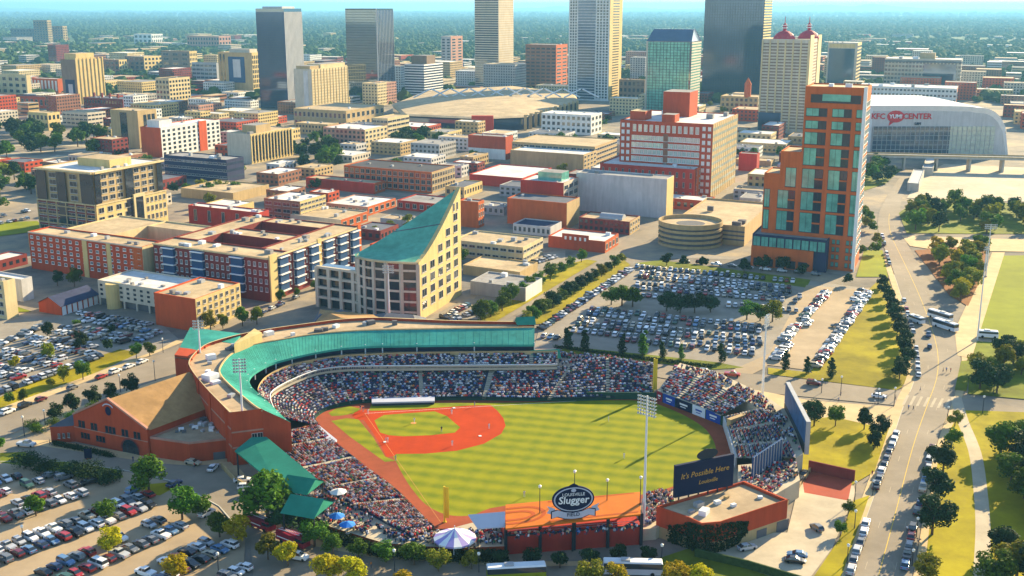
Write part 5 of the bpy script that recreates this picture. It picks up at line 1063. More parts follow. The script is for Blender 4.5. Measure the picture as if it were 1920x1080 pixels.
def oval_sign():
    Y = SBA[1]+SBd[1]*16-1.2; root_c = None
    z0, zt = HT(Y, 938), HT(Y, 906); k = (1075-960)/FPX; X = k*(Y*CP+(CAMH-z0)*SP)
    root = empty('oval_sign', (X, Y, 0), 'navy oval ball park sign with white script and silver ribbon on the orange roof', 'sign')
    az = atan2(SBd[1], SBd[0]); ex = np.array((cos(az), sin(az))); n = np.array((sin(az), -cos(az))); a, c = 4.9, 3.2; zc = z0+.25
    def ell(ra, rb, off, th, m, nm):
        b = MB(); T = np.linspace(0, 2*pi, 40, endpoint=False); f = [(*(ex*ra*cos(t)+n*off), zc+rb*sin(t)) for t in T]; g = [(*(ex*ra*cos(t)+n*(off-th)), zc+rb*sin(t)) for t in T]; b.poly(f); b.strip(f+f[:1], g+g[:1]); b.poly(g[::-1]); b.build(nm, m, root)
    ell(a, c, .0, .5, 'sign_navy', 'outer_rim'); ell(a*.93, c*.91, .06, .05, 'silver', 'silver_ring'); ell(a*.86, c*.83, .12, .05, 'sign_navy', 'oval_face')
    b = MB(); b.poly([(*(ex*x+n*.02), zc+z) for x, z in ((-1.7, 2.5), (-.9, 3.5), (0, 3.95), (.9, 3.5), (1.7, 2.5))]); b.build('peak', 'sign_navy', root); b = MB(); b.poly([(*(ex*.6*cos(t)+n*.2), zc+2.25+.42*sin(t)) for t in np.linspace(0, 2*pi, 14, endpoint=False)]); b.build('emblem', 'silver', root)
    rib = [(-5.0, -2.5), (-3.6, -2.15), (-2, -2.75), (0, -3.0), (2, -2.75), (3.6, -2.15), (5.0, -2.5)]
    b = MB(); b.strip([(*(ex*x+n*.3), zc+z-.2) for x, z in rib], [(*(ex*x+n*.3), zc+z-1.75) for x, z in rib]); b.build('ribbon', 'silver', root)
    b = MB(); b.strip([(*(ex*x*1.05+n*.2), zc+z-.05) for x, z in rib], [(*(ex*x*1.05+n*.2), zc+z-1.95) for x, z in rib]); b.build('ribbon_edge', 'sign_navy', root)
    for s_ in (-1, 1): b = MB(); b.poly([(*(ex*s_*x+n*.1), zc+z) for x, z in ((4.2, -2.0), (6.2, -1.2), (5.6, -2.0), (6.2, -3.0), (4.4, -3.6))]); b.build('ribbon_tail', 'silver', root)
    lettering('LOUISVILLE', 1.05, 'sign_white', root, (*(n*.22), zc+1.25), (pi/2, 0, az), .04); lettering('Slugger', 2.45, 'sign_white', root, (*(n*.24), zc-.15), (pi/2, 0, az), .04, .1, .04); lettering('FIELD', 1.25, 'sign_navy', root, (*(n*.36), zc-3.65), (pi/2, 0, az), .03)
    b = MB(); b.tube((0, .4, 0), (0, .4, zc+3), .25, k=6); b.build('mast', 'metal_dark', root)
oval_sign()
def lamp_post(label, u, v, vt, group=None, z=0.0, name='lamp_post'):
    c = G2(u, v, z); h = max(3, HT(c[1], vt)-z); root = empty(name, (*c, z), label, 'lamp', group); b = MB(); b.tube((0, 0, 0), (0, 0, h-.4), .12, .08, 6); b.build('pole', 'metal_dark', root); b = MB(); b.tube((0, 0, h-.55), (0, 0, h-.1), .3, .38, 8); b.tube((0, 0, h-.1), (0, 0, h+.12), .38, .1, 8); b.build('lantern', 'lamp_glass', root)
for i, (u, v, vt) in enumerate(((1012, 962, 910), (1077, 930, 882), (1138, 940, 898), (1200, 948, 893))): lamp_post(f'globe lamp on the orange roof edge, {ordn(i)} from the left', u, v, vt, 'roof edge lamps', z=8.6)

# --- field building on the right with vine
def field_building():
    c = np.array(G(1340, 1040)); root = empty('field_house', tuple(c), 'red brick field house with cluttered flat roof and dark vine at its front corner', 'building')
    top = [(1231, 955), (1395, 907), (1477, 942), (1350, 984), (1315, 987), (1292, 976)]; z = 7.0
    P = [(np.array(G(u, v, z))-c)[:2] for u, v in top]
    b = MB(); b.prism(P, 2.9, z); b.build('upper_wall', 'brick_red', root); b = MB(); cen = np.mean(P, axis=0); b.prism([p*.995+cen*.005 for p in P], 0, 2.9); b.build('lower_wall', 'tan', root)
    b = MB(); In = [p*.965+cen*.035 for p in P]; Z = z+.8
    b.strip([(*p, z) for p in P+P[:1]], [(*p, Z) for p in P+P[:1]]); b.strip([(*p, Z) for p in P+P[:1]], [(*p, Z) for p in In+In[:1]]); b.strip([(*p, Z) for p in In+In[:1]], [(*p, z) for p in In+In[:1]]); b.build('parapet', 'brick_red', root)
    b = MB(); b.prism([p*.96+cen*.04 for p in P], z-.2, z+.12); b.build('roof', 'roof_gravel', root)
    for u, v, w, m_ in ((1310, 950, 2.2, 'metal_grey'), (1345, 945, 1.6, 'metal_white'), (1375, 950, 1.3, 'metal_white'), (1425, 935, 1.2, 'metal_white'), (1320, 965, 2.6, 'metal_white'), (1296, 962, 1.4, 'metal_grey'), (1362, 935, 1.2, 'tan')):
        q = np.array(G(u, v, z))-c; b = MB(); b.cbox(q[:2], w, w*.7, z+.12, z+.12+w*.5, random.uniform(0, 60)); b.build('rooftop_unit', m_, root)
    d = P[2]-P[3]; L_ = np.linalg.norm(d); d /= L_; n = np.array((d[1], -d[0])); rz = atan2(d[1], d[0])
    for s_, w, h in ((.55, 3.2, 2.2), (.85, 4, 2.6)): b = MB(); b.box((*(P[3]+d*L_*s_+n*-.2), .02), (*(d*w), 0), (*(n*.3), 0), (0, 0, h)); b.build('garage_door', 'dark_grey', root)
    return c, P
FBc, FBP = field_building()

# --- brick gable hall (entrance)
def gable_hall():
    GL, GR = np.array(G2(142, 828)), np.array(G2(280, 858)); root = empty('gable_hall', (*GL, 0), 'red brick gabled entrance hall with arched door and grey pitched roof', 'building')
    ze = HT(GL[1], 778); mid = (GL+GR)/2; za = HT(mid[1], 750)
    e = np.array(G2(355, 698, za)); D = e-mid
    l, r, m_ = GL-GL, GR-GL, mid-GL
    b = MB(); b.poly([(*l, 0), (*r, 0), (*r, ze), (*m_, za), (*l, ze)]); b.poly([(*(l+D), 0), (*(r+D), 0), (*(r+D), ze), (*(m_+D), za), (*(l+D), ze)]); b.strip([(*r, 0), (*(r+D), 0)], [(*r, ze), (*(r+D), ze)]); b.strip([(*l, 0), (*(l+D), 0)], [(*l, ze), (*(l+D), ze)]); b.build('wall', 'brick_red', root)
    Dn = D/np.linalg.norm(D); b = MB(); mu = .25
    for s_, w in ((l, -1), (r, 1)):
        o = (s_-m_)/np.linalg.norm(s_-m_)*.5; b.poly([(*(s_+o+Dn*.5), ze-.15), (*(s_+o+D), ze-.15), (*(m_+D), za+.15), (*(m_+Dn*.5), za+.15)])
    b.build('roof', 'roof_shingle', root)
    fx = (r-l); W = np.linalg.norm(fx); fx = fx/W; n = np.array((fx[1], -fx[0])); rz = atan2(fx[1], fx[0])
    for s_ in (l, r):                                       # stone coping up the gable
        b = MB(); a0 = np.array((*s_, ze)); a1 = np.array((*m_, za)); b.box(tuple(a0+np.array((*(n*.25), .1))), tuple(a1-a0), tuple(np.array((*(-n*.8), 0))), (0, 0, .55)); b.build('gable_coping', 'brick_pink', root)
    for g0 in (.07, .24, .44, .66, .82):
        for k in range(3 if g0 == .44 else 2): q = fx*(W*g0+k*1.35)+n*.02; place('window', window_mesh(1.0, 1.9, 'glass_dark', 'frame_dark'), root, (*q, ze*.62), rz)
    for g0 in (.09, .30):
        for k in range(3): q = fx*(W*g0+k*1.2)+n*.02; place('window', window_mesh(.9, 1.6, 'glass_dark', 'frame_dark'), root, (*q, ze*.22), rz)
    for z in (ze*.56,): b = MB(); b.box((*(n*.02), z), (*(fx*W), 0), (*(n*.12), 0), (0, 0, .22)); b.build('stone_band', 'brick_pink', root)
    c = fx*W*.76; T = np.linspace(0, pi, 14); ra = 3.1
    b = MB(); b.poly([(*(c+fx*ra*cos(t)+n*.06), 1.2+ra*sin(t)) for t in T]+[(*(c-fx*ra+n*.06), 0), (*(c+fx*ra+n*.06), 0)]); b.build('arched_door', 'glass_dark', root)
    b = MB(); b.strip([(*(c+fx*ra*cos(t)+n*.2), 1.2+ra*sin(t)) for t in T], [(*(c+fx*(ra+.45)*cos(t)+n*.2), 1.2+(ra+.45)*sin(t)) for t in T]); b.build('arch_surround', 'brick_dark', root)
    c = fx*W*.5; b = MB(); b.poly([(*(c+fx*1.1*cos(t)+n*.12), za*.78+1.35*sin(t)) for t in np.linspace(0, 2*pi, 18, endpoint=False)]); b.build('round_clock_panel', 'sign_navy', root)
    b = MB(); b.strip([(*(c+fx*2.0*cos(t)+n*.15), za*.78+.4+1.5*sin(t)) for t in np.linspace(.5, pi-.5, 10)], [(*(c+fx*2.3*cos(t)+n*.15), za*.78+.5+1.75*sin(t)) for t in np.linspace(.5, pi-.5, 10)]); b.build('arched_sign', 'silver', root)
    # left wing with hip roof
    w0 = np.array(G2(97, 832))-GL; w1 = l; dd = Dn*9; zw = ze*.62; b = MB(); b.prism([w0, w1, w1+dd, w0+dd], 0, zw); b.build('wing_wall', 'brick_red', root)
    b = MB(); o = -fx*.5; P = [(*(w0+o-Dn*.4), zw-.1), (*(w1-Dn*.4), zw-.1), (*(w1+dd), zw+.1), (*(w0+o+dd), zw-.1)]; ap = (*(w1+dd*.55), zw+2.6); ap2 = (*(w0+(w1-w0)*.45+dd*.55), zw+2.4); b.poly([P[0], P[1], ap, ap2]); b.poly([P[2], P[3], ap2, ap]); b.poly([P[3], P[0], ap2]); b.build('wing_roof', 'roof_slate', root)
    for k in range(3): q = w0+(w1-w0)*(.3+.2*k)+n*.02; place('window', window_mesh(.8, 1.4, 'glass_dark', 'window_frame'), root, (*q, 1.6), rz)
    # flat roofed block on the right
    F = [np.array(G2(u, v))-GL for u, v in ((284, 857), (357, 868), (436, 859), (438, 812))] + [r+D*.62]
    zf = HT(G2(357, 868)[1], 833); b = MB(); b.prism(F, 0, zf); b.build('flat_block_wall', 'brick_red', root)
    cen = np.mean(F, axis=0); In = [p*.97+cen*.03 for p in F]; b = MB(); b.strip([(*p, zf) for p in F+F[:1]], [(*p, zf+.6) for p in F+F[:1]]); b.strip([(*p, zf+.6) for p in F+F[:1]], [(*p, zf+.6) for p in In+In[:1]]); b.strip([(*p, zf+.6) for p in In+In[:1]], [(*p, zf) for p in In+In[:1]]); b.build('flat_block_parapet', 'brick_pink', root)
    b = MB(); b.prism([p*.965+cen*.035 for p in F], zf-.2, zf+.1); b.build('flat_roof', 'roof_gravel', root)
    for i in range(26):
        t0, t1 = random.random(), random.random(); q = F[0]*(1-t0)*(1-t1)+F[2]*t0*(1-t1)+F[4]*(1-t0)*t1*1+F[3]*t0*t1; q = q*.75+cen*.25+(F[4]-cen)*.18; w = random.uniform(.6, 1.8); b = MB(); b.cbox(q, w, w*.7, zf+.1, zf+.1+w*.6, random.uniform(0, 90)); b.build('rooftop_unit', random.choice(['metal_white', 'metal_grey', 'dark_grey', 'metal_white']), root)
    d = F[2]-F[1]; L_ = np.linalg.norm(d); d /= L_; nn = np.array((d[1], -d[0])); b = MB(); b.box((*(F[1]+d*L_*.55-nn*.1), .01), (*(d*3.2), 0), (*(nn*.2), 0), (0, 0, 2.3)); b.build('loading_door', 'dark_grey', root)
    return root
gable_hall()
# tents, buses, engines handled with the vehicles; walls of the service yard
def wall_thing(name, label, pts, h, m, w=.4, cat='wall'):
    P = [np.array(G2(*p)) for p in pts]; b = MB(); o = P[0]
    for a, c in zip(P[:-1], P[1:]):
        d = c-a; L_ = np.linalg.norm(d); d /= L_; n = np.array((-d[1], d[0])); b.box((*(a-o), 0), (*(d*(L_+w*.5)), 0), (*(n*w), 0), (0, 0, h))
    x = b.build(name, m); x.location = (*o, 0); tag(x, label, cat); return x
mat('hedge_green', (.035, .065, .02), .95, .4, 1.2, bump=.6)
wall_thing('ivy_wall', 'dark ivy covered wall round the service yard at the lower right', [(1302, 1045), (1400, 1068), (1500, 1098)], 2.2, 'hedge_green'); wall_thing('yard_wall', 'dark retaining wall behind the red clay court', [(1515, 884), (1600, 903)], 3.2, 'brick_dark'); wall_thing('ramp_wall', 'tan wall along the ramp left of the clay court', [(1476, 950), (1520, 886)], 1.4, 'tan'); wall_thing('loading_wall', 'tan loading dock wall by the awning', [(415, 878), (440, 905), (455, 915)], 1.6, 'tan')
# ------------------------------------------------------------------ trees
mat('bark', (.10, .07, .045), .95, .2)
mat('leaf_green', (.07, .14, .010), .8, .35, .9, rnd=1, trans=.25); mat('leaf_dark', (.022, .05, .016), .8, .3, .9, rnd=.8, trans=.15); mat('leaf_yellow', (.36, .31, .006), .8, .3, .9, rnd=.7, trans=.3); mat('leaf_olive', (.17, .18, .010), .8, .35, .9, rnd=1, trans=.25)
def crown_mesh(seed, n, kind, leaf):
    r = np.random.default_rng(seed)
    if kind == 'column': C = np.c_[r.normal(0, .04, 9), r.normal(0, .04, 9), np.linspace(.16, .93, 9)]; S = np.interp(C[:, 2], [.1, .35, 1], [.13, .15, .04])
    elif kind == 'shrub': C = np.c_[r.uniform(-.3, .3, 10), r.uniform(-.3, .3, 10), r.uniform(.25, .6, 10)]; S = r.uniform(.22, .34, 10)
    else:
        k = 15; th = r.uniform(0, 2*pi, k); q = np.sqrt(r.uniform(0, 1, k)); z = r.uniform(.36, .86, k); w = .30*np.sqrt(np.clip(1-((z-.55)/.5)**2, .1, 1)); C = np.c_[w*q*np.cos(th), w*q*np.sin(th), z]; S = r.uniform(.10, .19, k)
    i = r.integers(0, len(C), n); d = r.normal(size=(n, 3)); d /= np.linalg.norm(d, axis=1)[:, None]; rad = S[i]*r.uniform(.55, 1.12, n)
    p = C[i]+d*rad[:, None]; a = r.normal(size=(n, 3)); a -= d*np.sum(a*d, axis=1)[:, None]*.55; a /= np.linalg.norm(a, axis=1)[:, None]; b_ = np.cross(a, d+r.normal(0, .5, (n, 3))); b_ /= np.linalg.norm(b_, axis=1)[:, None]
    s = leaf*r.uniform(.6, 1.4, n)[:, None]; V = np.stack([p-a*s-b_*s*.6, p+a*s-b_*s*.6, p+a*s*.8+b_*s*.6, p-a*s*.8+b_*s*.6], 1).reshape(-1, 3)
    me = bpy.data.meshes.new('crown'); me.from_pydata(V.tolist(), [], np.arange(4*n).reshape(-1, 4).tolist()); return me
def trunk_mesh(seed, kind):
    r = random.Random(seed); b = MB(); b.tube((0, 0, -.01), (0, 0, .3), .028, .02, 7); b.tube((0, 0, .3), (r.uniform(-.03, .03), r.uniform(-.03, .03), .72), .02, .006, 6)
    if kind != 'column':
        for k in range(6):
            t = 2*pi*k/6+r.random(); z = r.uniform(.24, .5); b.tube((0, 0, z), (.22*cos(t), .22*sin(t), z+r.uniform(.16, .3)), .012, .004, 5)
    return b.mesh('trunk', ['bark'])
LEAFM = {'green': 'leaf_green', 'dark': 'leaf_dark', 'yellow': 'leaf_yellow', 'olive': 'leaf_olive'}
CR = {}
def crown(kind, colr, v, near):
    k = (kind, colr, v, near)
    if k not in CR:
        me = crown_mesh(hash((kind, v)) % 1000 if False else 11+v*7+len(kind)*31, {'column': 900, 'shrub': 1300}.get(kind, 2300) if near else 620, kind, .028 if near else .05); me.materials.append(M[LEAFM[colr]]); CR[k] = me
    return CR[k]
TRK = {}
NT = [0]
TREES = []
def tree(label, u, v, h=None, vt=None, kind='round', colr='green', group=None, name='tree', xy=None, wide=1.0, cat='tree'):
    c = xy if xy is not None else G2(u, v)
    TREES.append((c, HT(c[1], vt) if h is None else h, label, kind, colr, group, name, wide, cat))
def seen(c, h):
    u, v = PX(c[0], c[1], h); m = FPX*h/hypot(*c); return -m < u < 1920+m and v < 1080+m
def grow_trees():
    T = [t for t in TREES if seen(t[0], t[1])]; T.sort(key=lambda t: -t[1]/hypot(*t[0])); S = MB()
    rest = [t for t in T if t[3] == 'round'][280:]; rs = set(map(id, rest)); V = []; Fm = []
    for t in T:
        c, h, label, kind, colr, group, name, wide, cat = t; v_ = NT[0] % 4; NT[0] += 1; near = c[1] < 520; rz = random.uniform(0, 6.28)
        if id(t) in rs:
            me = crown('round', colr, v_, False); n = len(me.vertices); co = np.empty(n*3); me.vertices.foreach_get('co', co); co = co.reshape(-1, 3)*(h*wide, h*wide, h); V.append(np.c_[co[:, 0]*cos(rz)-co[:, 1]*sin(rz)+c[0], co[:, 0]*sin(rz)+co[:, 1]*cos(rz)+c[1], co[:, 2]]); Fm += [list(LEAFM).index(colr)]*(n//4); continue
        root = empty(name, (*c, 0), label, cat, group); root.scale = (h*wide, h*wide, h); root.rotation_euler = (0, 0, rz); kk = (kind, v_)
        if kk not in TRK: TRK[kk] = trunk_mesh(v_, kind)
        if kind != 'shrub': place('trunk', TRK[kk], root, (0, 0, 0))
        place('crown', crown(kind, colr, v_, near), root, (0, 0, 0))
    if V:
        V = np.concatenate(V); me = bpy.data.meshes.new('distant_street_trees'); me.from_pydata(V.tolist(), [], np.arange(len(V)).reshape(-1, 4).tolist())
        for k in LEAFM.values(): me.materials.append(M[k])
        me.polygons.foreach_set('material_index', Fm); o = bpy.data.objects.new('distant_street_trees', me); COL.objects.link(o); tag(o, 'small distant street trees scattered among the far city blocks', 'trees', kind='stuff')
def trees(phrase, items, kind='round', colr='green', name='tree', wide=1.0, cat='tree', word=None):
    w_ = {'round': 'tree', 'column': 'columnar tree', 'shrub': 'shrub'}[kind]
    cw = {'green': 'green', 'dark': 'dark green', 'yellow': 'yellow-green', 'olive': 'olive green'}
    for i, it in enumerate(sorted(items, key=lambda q: q[0])):
        cl = it[3] if len(it) > 3 else colr
        tree(f'{cw[cl]} {w_} {phrase}, {ordn(i)} from the left', it[0], it[1], vt=it[2], kind=kind, colr=cl, group='trees '+phrase if kind != 'shrub' else 'shrubs '+phrase, name=name, wide=wide, cat=cat)
trees('among the lower left car rows', [(68, 968, 928), (200, 978, 935), (205, 1040, 985, 'yellow'), (330, 1090, 1038, 'yellow'), (342, 975, 908), (376, 972, 928), (412, 1008, 960), (446, 1018, 965, 'yellow'), (280, 925, 853)], wide=1.25)
trees('beside the curved road below the stand', [(503, 1050, 1000, 'olive'), (540, 1062, 1010, 'yellow'), (615, 1094, 1032, 'yellow'), (660, 1096, 1040, 'yellow'), (758, 1112, 1066, 'yellow'), (1106, 1105, 1050, 'olive'), (1152, 1108, 1056, 'yellow'), (1265, 1112, 1052, 'yellow'), (1310, 1115, 1056, 'yellow')], colr='olive', wide=1.2)
trees('along the outer first base wall', [(503, 985, 880), (532, 1000, 940, 'dark'), (590, 1026, 972), (625, 1040, 1000), (672, 1046, 1008), (724, 1055, 1010), (776, 1060, 1012), (822, 1072, 1028, 'olive'), (884, 1068, 1030, 'olive')], colr='green', wide=1.3)
trees('below the red right field wall', [(940, 1066, 1030), (998, 1064, 1026), (1050, 1066, 1030), (1106, 1062, 1024), (1160, 1058, 1020), (1214, 1056, 1022)], colr='dark', wide=1.2)
trees('in the bed across from the brick hall', [(50, 878, 840), (88, 886, 852), (126, 892, 856), (166, 900, 858), (206, 906, 872)], kind='shrub', colr='dark', name='shrub', cat='shrub', wide=1.35)
trees('between brick hall and left street', [(248, 742, 697), (206, 752, 714), (178, 764, 720), (137, 778, 736), (103, 792, 752)], colr='dark'); trees('below the left street trees', [(216, 758, 730), (176, 776, 746), (132, 786, 766), (100, 802, 778), (72, 812, 786), (60, 806, 780)], kind='shrub', name='shrub', cat='shrub')
trees('in the upper left lot and its verge', [(156, 712, 674), (120, 716, 684, 'olive'), (96, 728, 706, 'olive'), (45, 756, 728), (18, 760, 734), (256, 672, 642), (281, 668, 638), (203, 660, 634, 'dark'), (90, 634, 603, 'dark'), (151, 658, 618, 'dark'), (92, 676, 642, 'olive'), (28, 692, 666, 'yellow'), (144, 616, 598), (210, 628, 608, 'dark'), (-4, 845, 812)])
trees('on the apartment street', [(395, 620, 578, 'olive'), (418, 616, 586, 'olive'), (455, 612, 574), (482, 608, 574, 'olive'), (526, 568, 542), (556, 556, 538), (590, 544, 524), (606, 540, 520), (140, 538, 498), (108, 536, 504, 'dark'), (640, 518, 500)])
def rowpts(a, b, n, dy, j=2): return [(a[0]+(b[0]-a[0])*i/(n-1)+random.uniform(-j, j), a[1]+(b[1]-a[1])*i/(n-1), a[1]+(b[1]-a[1])*i/(n-1)-dy*(1-.35*i/(n-1))*random.uniform(.85, 1.15)) for i in range(n)]
trees('in the left verge of the diagonal street', rowpts((903, 606), (1088, 492), 11, 40), colr='green', wide=1.1); trees('in the right verge of the diagonal street', [(*p, random.choice(['olive', 'dark', 'green'])) for p in rowpts((985, 612), (1166, 494), 15, 36)], wide=1.15)
trees('inside the big left field lot', [(1146, 572, 536), (1166, 574, 530), (1186, 576, 534), (1250, 584, 546, 'dark'), (1275, 588, 552, 'dark'), (1302, 588, 548, 'dark'), (1332, 586, 552, 'dark'), (1400, 600, 560), (1425, 602, 568), (1448, 604, 562, 'olive')], wide=1.35)
trees('edging the big left field lot', [(1064, 655, 610), (1096, 660, 616), (1167, 664, 626), (1205, 668, 620, 'green'), (1241, 672, 638), (1277, 674, 644, 'green'), (1352, 680, 642), (1472, 695, 656), (1513, 700, 668), (1558, 709, 670)], kind='column', colr='dark', wide=1.25)
trees('in the dense row beside the river road', [(1652, 540, 512), (1658, 556, 526), (1664, 570, 538), (1669, 586, 552), (1675, 602, 566), (1681, 618, 582), (1687, 634, 598), (1692, 650, 612), (1696, 667, 630), (1700, 684, 648), (1690, 702, 664), (1686, 712, 676)], colr='dark', wide=1.15)
trees('on the plaza lawn by the video board', [(1566, 800, 758), (1620, 806, 764, 'dark'), (1648, 824, 776, 'dark'), (1638, 844, 806, 'dark'), (1526, 800, 745, 'dark'), (1590, 965, 935), (1575, 1005, 975)], colr='green')
trees('between river road and park path', [(1790, 800, 768, 'olive'), (1784, 838, 800), (1768, 886, 822, 'dark'), (1752, 938, 872, 'dark'), (1747, 1004, 922, 'dark'), (1735, 1095, 1040, 'olive')], wide=1.15)
def cluster(phrase, poly, n, h, cols, wide=1.15):
    P = [np.array(G2(*p)) for p in poly]; xs = [p[0] for p in P]; ys = [p[1] for p in P]; out = []; t = 0
    def ins(x, y):
        c = False; j = len(P)-1
        for i in range(len(P)):
            if (P[i][1] > y) != (P[j][1] > y) and x < (P[j][0]-P[i][0])*(y-P[i][1])/(P[j][1]-P[i][1])+P[i][0]: c = not c
            j = i
        return c
    while len(out) < n and t < 6000:
        t += 1; x, y = random.uniform(min(xs), max(xs)), random.uniform(min(ys), max(ys))
        if ins(x, y) and all(hypot(x-a, y-b_) > h*.42 for a, b_ in out): out.append((x, y))
    out.sort(key=lambda p: PX(p[0], p[1], 0)[0])
    cw = {'green': 'green', 'dark': 'dark green', 'yellow': 'yellow-green', 'olive': 'olive green'}
    for i, p in enumerate(out):
        cl = random.choice(cols); tree(f'{cw[cl]} tree {phrase}, {ordn(i)} from the left', 0, 0, h=h*random.uniform(.75, 1.2), colr=cl, group='trees '+phrase, xy=p, wide=wide)
cluster('in the riverside grove', [(1690, 415), (1720, 385), (1900, 392), (1990, 395), (1990, 436), (1800, 440), (1720, 436)], 46, 11, ['green', 'olive', 'green', 'olive', 'dark']); cluster('in the grove beside the sports lawn', [(1735, 475), (1845, 466), (1845, 505), (1812, 572), (1785, 562)], 30, 9, ['olive', 'green', 'olive', 'yellow']); cluster('below the sports lawn', [(1832, 668), (1990, 665), (1990, 760), (1832, 748)], 18, 9, ['green', 'olive', 'dark'])
cluster('at the lower right corner of the park', [(1870, 850), (1990, 800), (1990, 1130), (1855, 1130), (1880, 1000)], 20, 9.5, ['green', 'dark', 'olive', 'green'], 1.3); cluster('under the elevated highway', [(1622, 345), (1640, 312), (1688, 322), (1672, 348)], 12, 11, ['dark', 'green']); cluster('beside the stepped tower', [(1608, 480), (1614, 400), (1632, 396), (1648, 470), (1640, 505)], 9, 8, ['olive', 'green'])
cluster('left of the tan office block', [(-60, 330), (60, 335), (70, 390), (-60, 400)], 22, 12, ['dark', 'green', 'olive']); cluster('below the yellow low block', [(-40, 250), (120, 250), (210, 268), (200, 296), (-40, 302)], 30, 16, ['dark', 'dark', 'green']); cluster('round the park by the pink hotel', [(545, 285), (600, 262), (655, 290), (640, 318), (560, 318)], 22, 13, ['dark', 'green', 'dark']); cluster('before the convention hall', [(690, 268), (770, 258), (850, 262), (830, 278), (700, 282)], 18, 14, ['dark', 'green']); cluster('before the pale plaster row', [(1020, 268), (1100, 268), (1100, 275), (1020, 275)], 8, 9, ['green', 'dark']); cluster('behind the navy office', [(340, 360), (450, 350), (460, 362), (340, 372)], 7, 8, ['green', 'olive']); cluster('behind the copper roof', [(660, 440), (760, 420), (850, 425), (780, 455)], 7, 7, ['green', 'olive'])
trees('before the stepped tower', [(1250, 498, 472), (1282, 500, 478), (1318, 503, 480), (1395, 512, 484), (1430, 508, 478), (1468, 510, 478), (1505, 518, 492), (1590, 535, 512)], colr='dark', wide=1.2)
# vine on the field house corner, hedge at the hall
def leaf_mass(name, label, pts, cat, colr='dark', n=1800, leaf=.16):
    """leaves scattered through the volume between two heights over a line of (x, y, z0, z1, half thickness)."""
    P = np.array(pts, float); o = P[0, :3].copy(); o[2] = 0; t = RNG.uniform(0, len(P)-1.001, n); i = t.astype(int); f = (t-i)[:, None]; q = P[i]*(1-f)+P[i+1]*f
    p = np.c_[q[:, 0]+RNG.normal(0, 1, n)*q[:, 4]*.5, q[:, 1]+RNG.normal(0, 1, n)*q[:, 4]*.5, RNG.uniform(q[:, 2], q[:, 3])]-o; a = RNG.normal(size=(n, 3)); a /= np.linalg.norm(a, axis=1)[:, None]; b_ = np.cross(a, RNG.normal(size=(n, 3))); b_ /= np.linalg.norm(b_, axis=1)[:, None]
    V = np.stack([p-a*leaf-b_*leaf, p+a*leaf-b_*leaf, p+a*leaf+b_*leaf, p-a*leaf+b_*leaf], 1).reshape(-1, 3); me = bpy.data.meshes.new(name); me.from_pydata(V.tolist(), [], np.arange(4*n).reshape(-1, 4).tolist()); me.materials.append(M[LEAFM[colr]])
    x = bpy.data.objects.new(name, me); COL.objects.link(x); x.location = o; tag(x, label, cat)
q = [np.array((*p, 0))+FBc for p in FBP]
leaf_mass('vine', 'dark vine climbing the shaded front corner of the field house', [(*(q[0]*.6+q[5]*.4)[:2], 0, 4, .5), (*q[5][:2], 0, 6.6, .6), (*q[4][:2], 0, 7.4, .7), (*q[3][:2], 0, 7.2, .6), (*(q[3]*.75+q[2]*.25)[:2], .5, 6.5, .4), (*(q[3]*.6+q[2]*.4)[:2], 3, 5.5, .3)], 'vine', n=5200, leaf=.2)
hp_ = [G2(100, 834), G2(150, 844), G2(212, 858)]; leaf_mass('hedge', 'clipped dark hedge along the brick hall front', [(*p, 0, 1.3, .9) for p in hp_], 'hedge', n=2600, leaf=.13)
hp_ = [G2(496, 892), G2(552, 970), G2(612, 1012), G2(712, 1042), G2(845, 1052), G2(940, 1052)]; leaf_mass('hedge', 'tall dark planting along the foot of the outer concourse wall', [(*p, 0, 2.6, 1.2) for p in hp_], 'hedge', n=9000, leaf=.2)
hp_ = [G2(1040, 652), G2(1190, 672), G2(1335, 690)]; leaf_mass('hedge', 'low dark hedge between the big lot and the cross street', [(*p, 0, 1.2, 1.0) for p in hp_], 'hedge', n=3600, leaf=.16)

